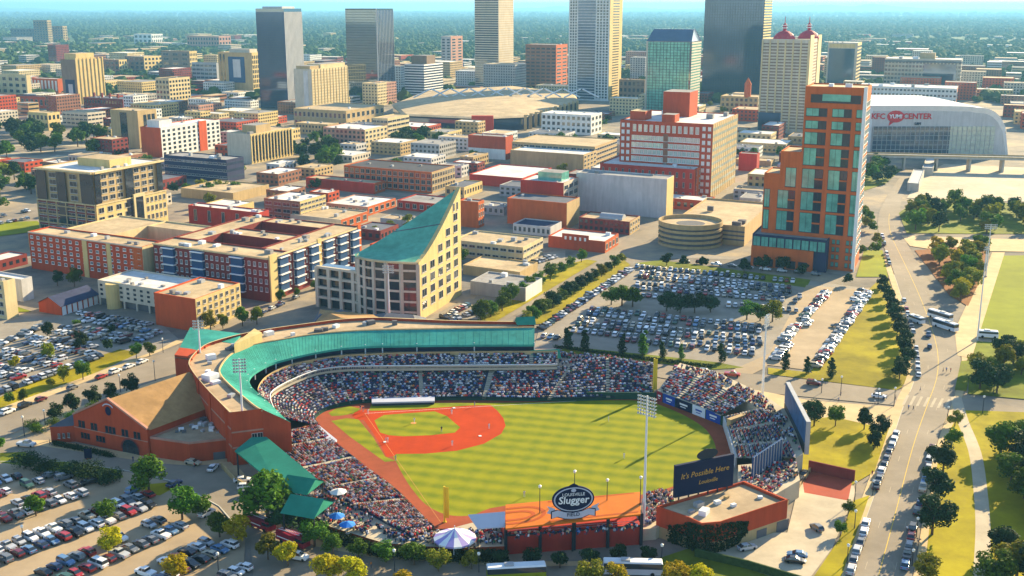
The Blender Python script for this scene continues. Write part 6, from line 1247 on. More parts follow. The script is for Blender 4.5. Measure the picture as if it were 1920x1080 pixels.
# ------------------------------------------------------------------ cars
CARC = {'white': (.70, .71, .72), 'silver': (.40, .42, .45), 'grey': (.14, .15, .165), 'black': (.015, .016, .02), 'navy': (.025, .045, .12), 'red': (.32, .02, .02), 'maroon': (.13, .015, .025), 'tan': (.42, .36, .26), 'blue': (.10, .20, .36), 'green': (.04, .10, .07)}
for k, c in CARC.items(): mat('car_'+k, c, .28, .05, .5, spec=.6)
mat('tyre', (.012, .012, .013), .9, .1); mat('car_lamp', (.6, .6, .55), .3, .05); mat('tail_lamp', (.35, .01, .01), .4, .05)
CW = ['white']*24+['silver']*22+['grey']*16+['black']*17+['navy']*7+['red']*8+['maroon']*4+['tan']*4+['blue']*5+['green']*2
def car_shape(kind):
    """lower body, glasshouse, wheels, lamps: lists of (mesh builder, material) in metres, nose towards +x."""
    P = {'sedan': dict(L=4.7, W=1.82, hood=.88, belt=.95, roof=1.45, c=(-2.0, -1.25, .35, 1.15)), 'suv': dict(L=4.8, W=1.92, hood=1.05, belt=1.12, roof=1.75, c=(-2.28, -2.05, .35, 1.1)), 'pickup': dict(L=5.5, W=1.95, hood=1.1, belt=1.15, roof=1.82, c=(-.75, -.55, .75, 1.4)), 'hatchback': dict(L=4.1, W=1.75, hood=.92, belt=.98, roof=1.5, c=(-1.95, -1.55, .3, 1.15)), 'van': dict(L=5.3, W=2.0, hood=1.15, belt=1.2, roof=2.05, c=(-2.55, -2.45, 1.2, 1.9))}[kind]
    L, W = P['L'], P['W']; x0, x1 = -L/2, L/2; w = W/2; b = MB()
    st_ = [(x0, .42, .80, .86), (x0+.12, .26, P['belt']-.04, .95), (x0+.9, .2, P['belt'], 1), (P['c'][3], .2, P['belt'], 1), (x1-.75, .2, P['hood'], .98), (x1-.15, .26, P['hood']-.14, .92), (x1, .4, .66, .80)]
    R_ = []
    for x, zl, zh, f in st_: R_.append([(x, -w*f*.94, zl), (x, -w*f, (zl+zh)/2), (x, -w*f*.93, zh), (x, w*f*.93, zh), (x, w*f, (zl+zh)/2), (x, w*f*.94, zl)])
    for a, c in zip(R_[:-1], R_[1:]): b.strip(a+a[:1], c+c[:1])
    b.poly(R_[0][::-1]); b.poly(R_[-1])
    bx0, tx0, tx1, bx1 = P['c']; zb, zr = P['belt']-.02, P['roof']; wi, wt = w*.91, w*.76
    lo = [(bx0, -wi, zb), (bx1, -wi, zb), (bx1, wi, zb), (bx0, wi, zb)]; up = [(tx0, -wt, zr-.08), (tx1, -wt, zr-.08), (tx1, wt, zr-.08), (tx0, wt, zr-.08)]; g = MB(); g.strip(lo+lo[:1], up+up[:1])
    top = [(tx0+.12, -wt*.9, zr), (tx1-.15, -wt*.9, zr), (tx1-.15, wt*.9, zr), (tx0+.12, wt*.9, zr)]; b.strip(up+up[:1], top+top[:1]); b.poly(top)
    for s_ in (-1, 1):                                            # door pillars
        xm = (tx0+tx1)/2+.1; b.poly([(xm-.06, s_*(wi*.5+wt*.5+.075), zb), (xm+.06, s_*(wi*.5+wt*.5+.075), zb), (xm+.05, s_*(wt+.012), zr-.08), (xm-.05, s_*(wt+.012), zr-.08)])
    wl = MB(); wl.tube((0, -.11, 0), (0, .11, 0), .33, k=10); wl.poly([(.33*cos(t), -.112, .33*sin(t)) for t in np.linspace(0, 2*pi, 10, endpoint=False)])
    wp = [(x0+.85, s_*(w-.1), .33) for s_ in (-1, 1)]+[(x1-.85, s_*(w-.1), .33) for s_ in (-1, 1)]
    hl = MB(); hl.box((x1-.13, -.2, -.09), (.12, 0, 0), (0, .4, 0), (0, 0, .16)); tl = MB(); tl.box((x0-.02, -.16, -.1), (.1, 0, 0), (0, .32, 0), (0, 0, .2))
    return b, g, wl, wp, hl, tl, w
SHAPE = {k: car_shape(k) for k in ('sedan', 'suv', 'pickup', 'hatchback', 'van')}
CM = {}
def car_meshes(kind, colr):
    if (kind, colr) not in CM: CM[(kind, colr)] = SHAPE[kind][0].mesh('car', ['car_'+colr])
    if kind not in CM:
        b, g, wl, wp, hl, tl, w = SHAPE[kind]; CM[kind] = (g.mesh('glasshouse', ['glass_dark']), wl.mesh('wheel', ['tyre']), hl.mesh('headlight', ['car_lamp']), tl.mesh('tail_light', ['tail_lamp']))
    return CM[(kind, colr)], CM[kind]
def car_one(kind, colr, key={}):
    """single mesh with all pieces, for the far cars."""
    k = (kind, colr, 1)
    if k not in CM:
        b, g, wl, wp, hl, tl, w = SHAPE[kind]; m = MB(); 
        for src, mi, off in [(b, 0, (0, 0, 0)), (g, 1, (0, 0, 0))]+[(wl, 2, p) for p in wp]:
            n = len(m.v); m.v += [(x+off[0], y+off[1], z+off[2]) for x, y, z in src.v]; m.f += [tuple(i+n for i in f) for f in src.f]; m.m += [mi]*len(src.f)
        CM[k] = (m, m.mesh('car', ['car_'+colr, 'glass_dark', 'tyre']))
    return CM[k]
CARS = []            # (x, y, z, heading, row phrase, end phrase)
def car_row(phrase, a, b_, turn=90, gap=2.75, occ=.95, zz=0.02, jit=.12, end='near', double=0, world=False):
    p, q = (np.array(G2(*a)), np.array(G2(*b_))) if not world else (np.array(a), np.array(b_)); d = q-p; L_ = np.linalg.norm(d); d /= L_; az = atan2(d[1], d[0]); n = int(L_/gap)
    for k in range(n):
        if random.random() > occ: continue
        x = p+d*(k+.5)*gap; CARS.append((x[0]+random.uniform(-jit, jit), x[1]+random.uniform(-jit, jit)*2, zz, az+radians(turn)+(pi if random.random() < .35 and turn > 40 else 0)+random.uniform(-.03, .03), phrase, k))
LVZ = LV[0]+.01
RW = [('back row of the lower left lot', (-20, 912), (58, 890)), ('second row of the lower left lot', (-20, 936), (82, 904)), ('third row of the lower left lot', (-20, 966), (152, 908)), ('fourth row of the lower left lot', (-25, 988), (180, 920)),
      ('fifth row of the lower left lot', (-20, 1042), (292, 926)), ('sixth row of the lower left lot', (-25, 1066), (302, 942)), ('seventh row of the lower left lot', (70, 1084), (312, 974)), ('eighth row of the lower left lot', (110, 1096), (365, 980)), ('ninth row of the lower left lot', (265, 1084), (412, 1010)), ('front row of the lower left lot', (290, 1098), (440, 1022)), ('corner row of the lower left lot', (400, 1105), (470, 1062))]
for ph, a, b_ in RW: car_row(ph, a, b_, 90-AZR+AZR+3, 2.85, .94)
car_row('kerb row below the brick hall hedge bed', (60, 890), (190, 912), 60, 4.2, .8)
for i, (a, b_) in enumerate((((148, 590), (290, 613)), ((152, 602), (285, 625)), ((115, 616), (245, 634)), ((110, 626), (240, 645)), ((55, 634), (185, 656)), ((52, 645), (180, 668)), ((-20, 655), (130, 680)), ((-20, 668), (125, 692)), ((-25, 688), (62, 702)), ((-25, 700), (58, 716)))): car_row(f'{ordn(i)} row of the upper left lot', a, b_, 80, 2.8, .93)
car_row('edge row of the upper left lot', (0, 648), (82, 614), 90, 2.8); car_row('verge row of the upper left lot', (-10, 742), (205, 664), 75, 2.9, .9); car_row('short row beside the red end wall', (255, 643), (306, 622), 90, 2.8); car_row('kerbside line of the left street', (0, 782), (292, 672), 0, 6.3, .85)
for i, (a, b_) in enumerate((((1190, 502), (1497, 531)), ((1198, 514), (1492, 543)), ((1195, 521), (1490, 551)), ((1190, 534), (1512, 560)), ((1190, 542), (1508, 569)), ((1200, 556), (1240, 560)), ((1360, 575), (1500, 586)), ((1105, 582), (1435, 616)), ((1100, 590), (1430, 625)), ((1082, 601), (1440, 640)), ((1078, 610), (1435, 649)), ((1070, 622), (1425, 660)), ((1170, 640), (1420, 668)), ((1015, 632), (1062, 640)))): car_row(f'{ordn(i)} row of the big left field lot', a, b_, 95, 2.75, .96, end='left')
car_row('slanting row beside the diagonal street', (1012, 620), (1186, 505), 60, 2.9, .97)
for i, (a, b_) in enumerate((((1440, 674), (1552, 548)), ((1452, 678), (1562, 550)), ((1515, 690), (1618, 546)), ((1528, 692), (1628, 550)))): car_row(f'{ordn(i)} row of the narrow lot beside the dry lawn', a, b_, 90, 2.75, .96)
car_row('left kerb of the river road', (1592, 1084), (1628, 975), 0, 5.05, .98); car_row('upper left kerb of the river road', (1640, 922), (1684, 808), 0, 5.05, .98); car_row('right kerb of the river road', (1694, 1074), (1752, 828), 0, 5.05, .98); car_row('queue on the far river road', (1722, 712), (1716, 640), 0, 6.5, .9); car_row('queue beside the dense tree row', (1712, 630), (1690, 552), 0, 7, .9); car_row('open lane of the far river road', (1748, 690), (1735, 590), 0, 16, .7)
car_row('far kerb of the cross street', (1040, 668), (1185, 684), 0, 7, .8); car_row('cross street kerb below the lots', (1250, 694), (1600, 730), 0, 9, .75); car_row('cross street by the junction', (1620, 744), (1700, 752), 0, 9, .9)
car_row('small lot beside the diagonal street', (985, 500), (1045, 482), 80, 2.8); car_row('second row of the small diagonal street lot', (880, 592), (912, 575), 80, 2.8); car_row('shaded lot behind the grandstand', (830, 600), (880, 572), 70, 2.9, .9); car_row('second row of the shaded lot', (845, 604), (910, 580), 70, 2.9, .8)
car_row('service yard of the field house', (1488, 1062), (1500, 1030), 100, 3.0, 1); car_row('service yard edge', (1512, 1010), (1545, 985), 60, 3.6, .9); car_row('apartment street kerb', (470, 600), (610, 535), 0, 6.5, .7); car_row('street behind the courtyard apartments', (690, 480), (800, 428), 0, 7, .7); car_row('street before the stepped tower', (1240, 488), (1560, 520), 0, 8, .7); car_row('far lot left of the tan office block', (-20, 425), (70, 408), 80, 3, .7); car_row('second far lot left of the tan office block', (-20, 412), (60, 396), 80, 3, .6); car_row('river road bend', (1668, 500), (1652, 440), 0, 8, .8)
for u, v, a in ((1500, 905, 60), (1508, 893, 60), (50, 838, -10), (455, 905, 10), (460, 918, 10), (466, 930, 10), (400, 882, 80), (362, 872, -20), (327, 912, 60), (388, 968, 60), (1400, 1032, 20), (1640, 745, -8), (560, 1050, -20), (250, 924, 70)): CARS.append((*G2(u, v), .02, radians(a), 'scattered spot', len(CARS)))
CARS.sort(key=lambda c: c[0]**2+c[1]**2)
def apart(L_):
    keep = []; A = np.empty((0, 3))
    for c in L_:
        fx = (cos(c[3]), sin(c[3]))
        if len(A):
            d = A[:, :2]-(c[0], c[1]); lo = np.abs(d[:, 0]*fx[0]+d[:, 1]*fx[1]); la = np.abs(-d[:, 0]*fx[1]+d[:, 1]*fx[0]); par = np.abs(np.cos(A[:, 2]-c[3]))
            if np.any(np.where(par > .8, (lo < 4.7) & (la < 2.1), np.hypot(lo, la) < 3.6)): continue
        keep.append(c); A = np.vstack([A, (c[0], c[1], c[3])])
    return keep
CARS = apart(CARS)
cnt = {}; stuff = MB(); smat = ['glass_dark', 'tyre']+['car_'+k for k in CARC]; six = {k: i+2 for i, k in enumerate(CARC)}
KINDS = ['sedan']*42+['suv']*30+['hatchback']*16+['pickup']*9+['van']*4; NCAR = 300
for i, (x, y, z, a, ph, k) in enumerate(CARS):
    kind, colr = random.choice(KINDS), random.choice(CW); z = LVZ
    if i < NCAR:
        if ph == 'scattered spot': lab = f'{colr} {kind} standing apart from the rows, {ordn(cnt.setdefault(ph, 0))} nearest the camera'
        else: lab = f'{colr} {kind}, {ordn(k)} space of the {ph}'
        cnt[ph] = cnt.get(ph, 0)+1
        if i < 150:
            bm_, (g, wm, hm, tm) = car_meshes(kind, colr); o = bpy.data.objects.new('car', None); COL.objects.link(o); o.location = (x, y, z); o.rotation_euler = (0, 0, a); tag(o, lab, 'car', 'parked cars'); place('body', bm_, o, (0, 0, 0)); place('glasshouse', g, o, (0, 0, 0)); w = SHAPE[kind][6]; Lh = {'sedan': 4.7, 'suv': 4.8, 'pickup': 5.5, 'hatchback': 4.1, 'van': 5.3}[kind]/2
            for p in SHAPE[kind][3]: place('wheel', wm, o, p)
            for s_ in (-1, 1): place('headlight', hm, o, (0, s_*w*.62, .68)); place('tail_light', tm, o, (0, s_*w*.66, .72))
        else:
            o = bpy.data.objects.new('car', car_one(kind, colr)[1]); COL.objects.link(o); o.location = (x, y, z); o.rotation_euler = (0, 0, a); tag(o, lab, 'car', 'parked cars')
    else:
        m, _ = car_one(kind, colr); n = len(stuff.v); ca, sa = cos(a), sin(a); stuff.v += [(x+vx*ca-vy*sa, y+vx*sa+vy*ca, z+vz) for vx, vy, vz in m.v]; stuff.f += [tuple(i_+n for i_ in f) for f in m.f]; stuff.m += [(six[colr], 0, 1)[q] for q in m.m]
tag(stuff.build('far_parked_cars', smat), 'hundreds of smaller cars packed in the far parking lots', 'cars', kind='stuff')

# buses and engines
def bus(label, u, v, az, L=12, m='metal_white', low='sign_navy', name='bus', cat='bus', h=3.3, group=None):
    c = G2(u, v); root = empty(name, (*c, LVZ), label, cat, group); root.rotation_euler = (0, 0, radians(az)); w = 2.55
    b = MB(); b.box((-L/2, -w/2, .35), (L, 0, 0), (0, w, 0), (0, 0, 1.35)); b.build('lower_body', low, root); b = MB(); b.box((-L/2+.08, -w/2+.03, 1.7), (L-.16, 0, 0), (0, w-.06, 0), (0, 0, h-2.0)); b.build('window_band', 'glass_dark', root)
    b = MB(); r = [(-L/2, -w/2, h-.3), (L/2, -w/2, h-.3), (L/2, w/2, h-.3), (-L/2, w/2, h-.3)]; t = [(-L/2+.2, -w/2+.25, h), (L/2-.3, -w/2+.25, h), (L/2-.3, w/2-.25, h), (-L/2+.2, w/2-.25, h)]; b.strip(r+r[:1], t+t[:1]); b.poly(t); b.poly(r[::-1]); b.build('roof', m, root)
    b = MB(); b.box((-L*.2, -.8, h+.003), (2, 0, 0), (0, 1.6, 0), (0, 0, .3)); b.build('roof_unit', 'metal_grey', root)
    me = SHAPE['suv'][2].mesh('wheel', ['tyre'])
    for x in (-L*.3, L*.33):
        for s_ in (-1, 1): o = place('wheel', me, root, (x, s_*(w/2-.1), .48)); o.scale = (1.45, 1.5, 1.45)
    return root
r_ = bus('white roofed coach with bright green lower body at the bottom edge', 968, 1086, 6, 13, low='lawn_bright'); bus('white roofed dark coach with pictured side below the red wall', 1186, 1078, -3, 13, low='silver')
bus('rear of two white coaches on the far river road', 1762, 600, 118, 11, low='metal_white'); bus('front of two white coaches on the far river road', 1772, 618, 116, 11, low='metal_white'); bus('white shuttle van leading the river road queue', 1718, 606, 112, 7, low='metal_white', h=2.8); bus('white trailer at the edge of the bright sports lawn', 1852, 634, -15, 7, low='metal_white', h=2.8, name='trailer', cat='trailer')
def engine(label, u, v, az, L):
    c = G2(u, v); root = empty('fire_engine', (*c, LVZ), label, 'fire engine'); root.rotation_euler = (0, 0, radians(az)); w = 2.5
    b = MB(); b.box((-L/2, -w/2, .5), (L*.68, 0, 0), (0, w, 0), (0, 0, 2.1)); b.build('body', 'ad_red', root); b = MB(); b.box((L*.18+.15, -w/2, .45), (L*.3, 0, 0), (0, w, 0), (0, 0, 2.4)); b.build('cab', 'ad_red', root); b = MB(); b.box((L*.2+.15, -w/2-.02, 1.7), (L*.285, 0, 0), (0, w+.04, 0), (0, 0, .8)); b.build('cab_windows', 'glass_dark', root)
    b = MB(); 
    for s_ in (-.45, .45): b.tube((-L*.48, s_, 2.8), (L*.3, s_, 3.05), .08, k=4)
    for k in range(14): x = -L*.46+k*L*.054; b.tube((x, -.45, 2.81+k*.018), (x, .45, 2.81+k*.018), .05, k=4)
    b.build('ladder', 'metal_white', root); b = MB(); b.box((-L*.46, -w/2-.015, 1.2), (L*.62, 0, 0), (0, w+.03, 0), (0, 0, .25)); b.build('stripe', 'sign_white', root); me = SHAPE['suv'][2].mesh('wheel', ['tyre'])
    for x in (-L*.3, L*.32):
        for s_ in (-1, 1): o = place('wheel', me, root, (x, s_*(w/2-.1), .5)); o.scale = (1.5, 1.4, 1.5)
engine('red fire engine with pale ladder, left of two by the stand', 490, 992, -38, 8); engine('red fire engine with pale ladder, right of two by the stand', 550, 1022, -36, 9)

# tent, umbrellas, kiosks
def tent(label, u, v, r=4.9, z=2.4, h=2.3, wall=1.6):
    c = G2(u, v, z); root = empty('striped_tent', (*c, z), label, 'tent'); n = 16
    for k in range(n):
        a0, a1 = 2*pi*k/n, 2*pi*(k+1)/n; b = MB(); p0, p1 = (r*cos(a0), r*sin(a0), wall+.3), (r*cos(a1), r*sin(a1), wall+.3); q0, q1 = (r*.45*cos(a0), r*.45*sin(a0), wall+.3+h*.42), (r*.45*cos(a1), r*.45*sin(a1), wall+.3+h*.42); b.poly([p0, p1, q1, q0]); b.poly([q0, q1, (0, 0, wall+.3+h)]); b.poly([p0, p1, (p1[0], p1[1], wall-.1), (p0[0], p0[1], wall-.1)]); b.build('canopy_gore', 'tent_purple' if k % 2 else 'sign_white', root)
    for k in range(8): a = 2*pi*k/8; b = MB(); b.tube((r*.97*cos(a), r*.97*sin(a), 0), (r*.97*cos(a), r*.97*sin(a), wall+.3), .07, k=5); b.build('pole', 'metal_white', root)
    b = MB(); b.tube((0, 0, 0), (0, 0, wall+h+1), .09, k=6); b.build('centre_pole', 'metal_white', root)
mat('tent_purple', (.33, .27, .55), .7, .05); mat('umbrella_blue', (.03, .18, .55), .7, .08); mat('umbrella_white', (.7, .7, .66), .7, .05)
tent('round white and lilac striped tent beside the right field corner', 853, 1022)
def umbrella(label, u, v, m, z=2.4, r=1.6):
    c = G2(u, v, z); root = empty('umbrella', (*c, z), label, 'umbrella'); b = MB(); n = 8
    for k in range(n): a0, a1 = 2*pi*k/n, 2*pi*(k+1)/n; b.poly([(r*cos(a0), r*sin(a0), 2.3), (r*cos(a1), r*sin(a1), 2.3), (0, 0, 3.1)])
    b.build('canopy', m, root); b = MB(); b.tube((0, 0, 0), (0, 0, 3.2), .06, k=5); b.build('pole', 'metal_dark', root); b = MB(); b.tube((0, 0, 0), (0, 0, .12), .5, k=10); b.build('base', 'concrete', root)
umbrella('left of two bright blue umbrellas on the concourse', 632, 984, 'umbrella_blue', r=2.0); umbrella('right of two bright blue umbrellas on the concourse', 652, 1000, 'umbrella_blue', r=2.0); umbrella('cream umbrella amid the first base crowd', 635, 938, 'umbrella_white', r=2.2)
for i, u in enumerate((1108, 1122, 1137)):
    c = G2(u, 692); root = empty('market_tent', (*c, 0), f'small white market tent behind the left field crowd, {ordn(i)} from the left', 'tent'); b = MB(); s_ = 1.8
    for k in range(4): a0, a1 = pi/4+pi/2*k, pi/4+pi/2*(k+1); b.poly([(s_*1.4*cos(a0), s_*1.4*sin(a0), 2.6), (s_*1.4*cos(a1), s_*1.4*sin(a1), 2.6), (0, 0, 4)])
    b.build('canopy', 'sign_white', root)
    for k in range(4): a0 = pi/4+pi/2*k; b = MB(); b.tube((s_*1.35*cos(a0), s_*1.35*sin(a0), 0), (s_*1.35*cos(a0), s_*1.35*sin(a0), 2.6), .06, k=4); b.build('pole', 'metal_white', root)
c = G2(166, 862); root = empty('notice_board', (*c, 0), 'dark upright notice board on the kerb before the brick hall', 'sign'); b = MB(); b.cbox((0, 0), 2.0, .25, .5, 3.2, 10); b.build('panel', 'sign_navy', root); b = MB(); b.cbox((0, 0), 1.4, .2, 0, .5, 10); b.build('plinth', 'brick_dark', root)
for i, (u, v, vt) in enumerate(((46, 818, 780), (85, 798, 768), (226, 735, 702), (291, 714, 676), (306, 662, 634))): lamp_post(f'street lamp on the left street, {ordn(i)} from the left', u, v, vt, 'street lamps on the left street')
for i, (u, v, vt) in enumerate(((44, 1015, 985), (410, 1076, 1036), (740, 1072, 1030), (898, 1074, 1036), (1240, 1062, 1020))): lamp_post(f'lamp post along the bottom of the picture, {ordn(i)} from the left', u, v, vt, 'lamp posts along the bottom')
for i, (u, v, vt) in enumerate(((1588, 1058, 1020), (1602, 992, 956), (1636, 930, 900), (1602, 942, 902), (1718, 1008, 970), (1710, 1062, 1030), (1676, 762, 726), (1646, 758, 728), (1776, 790, 762), (1842, 776, 742), (1862, 742, 704), (1576, 740, 705), (1540, 738, 710))): lamp_post(f'lamp post near the river road, {ordn(i)} in the list from bottom to top', u, v, vt, 'lamp posts near the river road')

# ------------------------------------------------------------------ people
mat('skin', (.45, .26, .17), .7, .1); mat('hair', (.05, .035, .025), .9, .1)
SHIRT = {'white': (.62, .62, .64), 'red': (.45, .03, .035), 'navy': (.03, .04, .12), 'black': (.025, .025, .03), 'grey': (.28, .28, .30), 'pink': (.55, .25, .26), 'blue': (.10, .20, .45), 'tan': (.48, .36, .22), 'orange': (.55, .18, .04), 'green': (.05, .18, .08)}
for k, c in SHIRT.items(): mat('shirt_'+k, c, .85, .1)
mat('trousers', (.05, .06, .10), .85, .1)
SW = ['white']*20+['red']*17+['navy']*17+['black']*13+['grey']*11+['pink']*6+['blue']*8+['tan']*6+['orange']*3+['green']*3
def sitter():
    b = MB(); lo = [(-.16, -.22, .42), (.14, -.22, .42), (.14, .22, .42), (-.16, .22, .42)]; up = [(-.20, -.27, .92), (.08, -.27, .92), (.08, .27, .92), (-.20, .27, .92)]; b.strip(lo+lo[:1], up+up[:1], 0); nk = [(-.12, -.1, 1.0), (.02, -.1, 1.0), (.02, .1, 1.0), (-.12, .1, 1.0)]; b.strip(up+up[:1], nk+nk[:1], 0); b.poly(nk, 2)
    b.box((-.1, -.2, .40), (.58, 0, 0), (0, .4, 0), (0, 0, .17), 1); b.box((.34, -.18, 0), (.14, 0, 0), (0, .36, 0), (0, 0, .4), 1)
    c = np.array((-.04, 0, 1.13)); r = .135; n = len(b.v); b.v += [tuple(c+q*r) for q in np.array([(1, 0, 0), (0, 1, 0), (-1, 0, 0), (0, -1, 0), (0, 0, 1.2), (0, 0, -1.2)], float)]
    for i in range(4): j = (i+1) % 4; b.f.append((n+i, n+j, n+4)); b.m.append(3); b.f.append((n+j, n+i, n+5)); b.m.append(2)
    for s_ in (-1, 1): b.box((-.1, s_*.29-.05, .5), (.3, 0, -.05), (0, .1, 0), (0, 0, .36), 0)
    return b
ST = sitter()
def skin_person(pose):
    """standing figure grown from a jointed skeleton: one continuous surface, parted into trousers, shirt, skin and hair by height."""
    J = {'pelvis': (0, 0, .95, .13), 'waist': (0, 0, 1.12, .12), 'chest': (.01, 0, 1.33, .145), 'neck': (0, 0, 1.48, .055), 'head': (.02, 0, 1.6, .095), 'top': (.02, 0, 1.72, .08)}
    E_ = [('pelvis', 'waist'), ('waist', 'chest'), ('chest', 'neck'), ('neck', 'head'), ('head', 'top')]
    st_ = {'stand': .04, 'walk': .24, 'bat': .1}[pose]; wd_ = .12 if pose != 'bat' else .24
    for s_, n in ((1, 'l'), (-1, 'r')):
        J['hip'+n] = (0, s_*.1, .88, .095); J['knee'+n] = (st_*s_*.55+.03, s_*wd_, .48, .065); J['ank'+n] = (st_*s_, s_*wd_, .08, .045); J['toe'+n] = (st_*s_+.16, s_*wd_*1.1, .04, .04); J['sh'+n] = (0, s_*.2, 1.40, .07)
        if pose == 'bat': J['el'+n] = (.22, s_*.2-.1, 1.3, .045); J['ha'+n] = (.3, -.18+s_*.04, 1.42, .045)
        else: J['el'+n] = (-st_*s_*.5-.02, s_*.28, 1.13, .045); J['ha'+n] = (-st_*s_*.5+.1, s_*.29, .88, .04)
        E_ += [('pelvis', 'hip'+n), ('hip'+n, 'knee'+n), ('knee'+n, 'ank'+n), ('ank'+n, 'toe'+n), ('chest', 'sh'+n), ('sh'+n, 'el'+n), ('el'+n, 'ha'+n)]
    K = list(J); me = bpy.data.meshes.new('sk'); me.from_pydata([J[k][:3] for k in K], [(K.index(a), K.index(b_)) for a, b_ in E_], []); o = bpy.data.objects.new('sk', me); COL.objects.link(o)
    o.modifiers.new('s', 'SKIN'); 
    for i, k in enumerate(K): me.skin_vertices[0].data[i].radius = (J[k][3], J[k][3]); me.skin_vertices[0].data[i].use_root = (k == 'pelvis')
    sd = o.modifiers.new('d', 'SUBSURF'); sd.levels = 1; bpy.context.view_layer.update(); out = bpy.data.meshes.new_from_object(o.evaluated_get(bpy.context.evaluated_depsgraph_get())); bpy.data.objects.remove(o)
    idx = []
    for p in out.polygons:
        c = p.center; z = c[2]; idx.append(3 if z > 1.66 or (z > 1.56 and c[0] < -.03) else 2 if z > 1.5 or (abs(c[1]) > .2 and z < 1.22 and z > .7) else 0 if z > .97 else 1 if z > .07 else 4)
    out.polygons.foreach_set('material_index', idx)
    return out
POSE = {k: skin_person(k) for k in ('stand', 'walk', 'bat')}
PM = {}
def person(label, xyz, az, pose, shirt, pants='trousers', group=None, cap=None, k=1.0):
    kk = (pose, shirt, pants, cap)
    if kk not in PM:
        me = POSE[pose].copy(); 
        for q in ('shirt_'+shirt, pants, 'skin', cap or 'hair', 'metal_dark'): me.materials.append(M[q])
        PM[kk] = me
    o = bpy.data.objects.new('person', PM[kk]); COL.objects.link(o); o.location = xyz; o.rotation_euler = (0, 0, az); o.scale = (k, k, k); tag(o, label, 'person', group); return o
zf = LV[0]+.004
PL = [(690, 779, 'bat', 'white', 'batter in white swinging stance at home plate'), (681, 774, 'stand', 'navy', 'catcher in navy behind home plate'), (676, 771, 'stand', 'black', 'umpire in black behind the catcher'), (777, 795, 'walk', 'white', 'pitcher in white on the clay mound'), (847, 779, 'stand', 'white', 'fielder in white near third base'), (727, 832, 'stand', 'white', 'fielder in white at first base'), (723, 829, 'stand', 'red', 'runner in red beside first base'), (848, 838, 'stand', 'white', 'fielder in white on the lower infield dirt'), (917, 806, 'stand', 'white', 'fielder in white at the back of the infield dirt'), (828, 812, 'stand', 'black', 'umpire in black on the infield grass'), (1141, 792, 'stand', 'white', 'lone fielder in white in left field'), (983, 934, 'stand', 'white', 'lone fielder in white near the orange roof'), (1170, 862, 'stand', 'white', 'lone fielder in white in centre field'), (890, 764, 'stand', 'grey', 'coach in grey beyond third base'), (742, 866, 'stand', 'grey', 'coach in grey near the first base cutout')]
for u, v, pose, sh, lab in PL: person(lab, (*G2(u, v), zf), random.uniform(0, 6.28) if pose != 'bat' else 1.2, pose, sh, 'shirt_white' if sh == 'white' else 'shirt_grey', 'people on the field', 'sign_navy', 1.06)
WK = [(1703, 770), (1712, 772), (1656, 752), (1662, 750), (1679, 752), (1725, 736), (1768, 700), (1774, 699), (1782, 700), (1640, 760), (1576, 745), (1572, 756), (94, 836), (250, 868), (1780, 790), (365, 880), (1804, 462), (1822, 462), (1838, 464), (1062, 1062), (696, 1068), (1635, 895), (1700, 1000), (1725, 975)]
for i, (u, v) in enumerate(WK):
    sh = random.choice(SW); where = 'on the plaza by the junction' if 1560 < u < 1800 and v < 800 else 'on the park walk by the grove' if u > 1800 else 'on the pavement by the brick hall' if u < 400 else 'on the pavement along the bottom' if u < 1100 else 'on the river road pavement'
    person(f'walker wearing {sh} {where}, number {i+1} counted', (*G2(u, v), LV[0]+.02), random.uniform(0, 6.28), random.choice(['walk', 'stand']), sh, group='people on foot')
# standing crowd on the concourses
def scatter(poly, z, n, sect):
    P = [np.array(G2(u, v, z)) for u, v in poly]; xs = [p[0] for p in P]; ys = [p[1] for p in P]; k = 0; t = 0
    while k < n and t < n*30:
        t += 1; x, y = random.uniform(min(xs), max(xs)), random.uniform(min(ys), max(ys)); c = False; j = len(P)-1
        for i in range(len(P)):
            if (P[i][1] > y) != (P[j][1] > y) and x < (P[j][0]-P[i][0])*(y-P[i][1])/(P[j][1]-P[i][1])+P[i][0]: c = not c
            j = i
        if c: SEATS.append((x, y, z+.35, random.uniform(0, 6.28), sect)); k += 1
scatter([(700, 985), (770, 1010), (820, 1000), (945, 992), (940, 1020), (850, 1024), (740, 1016)], 2.4, 210, 'right field concourse'); scatter([(528, 850), (580, 900), (640, 940), (620, 985), (565, 940), (505, 868)], 2.4, 300, 'awning concourse'); scatter([(600, 905), (700, 970), (690, 1006), (630, 984)], 2.4, 130, 'awning concourse')
scatter([(1270, 686), (1345, 702), (1430, 745), (1478, 790), (1500, 845), (1466, 808), (1402, 752), (1335, 714)], 5.9, 260, 'left field concourse'); scatter([(1388, 880), (1490, 866), (1498, 898), (1440, 930), (1390, 912)], 5.0, 170, 'left field terrace'); scatter([(955, 1004), (1198, 985), (1200, 996), (955, 1014)], HT(SBA[1], 1002), 60, 'sign terrace'); scatter([(1210, 930), (1262, 915), (1262, 960), (1212, 985)], 3.0, 130, 'right field corner'); scatter([(1050, 662), (1130, 668), (1226, 685), (1226, 694), (1130, 682), (1050, 684)], 5.5, 240, 'left field end')
P = [np.array(G(u, v, 3.0)) for u, v in ((1203, 935), (1264, 918), (1266, 968), (1230, 990), (1206, 992))]; b = MB(); b.prism([p[:2]-P[0][:2] for p in P], 0, 2.98); o = b.build('corner_terrace', 'concrete_pale'); o.location = (P[0][0], P[0][1], 0); tag(o, 'small pale spectator terrace between the orange roof and the field house', 'terrace')
SEATS.sort(key=lambda s: s[0]**2+s[1]**2)
SH_ = {}
for k in SHIRT: SH_[k] = ST.mesh('spectator', ['shirt_'+k, 'trousers', 'skin', 'hair'])
crowd = MB(); TV = np.array(ST.v); cm = ['shirt_'+k for k in SHIRT]+['trousers', 'skin', 'hair']; sk = list(SHIRT); V_ = []; 
off = 0
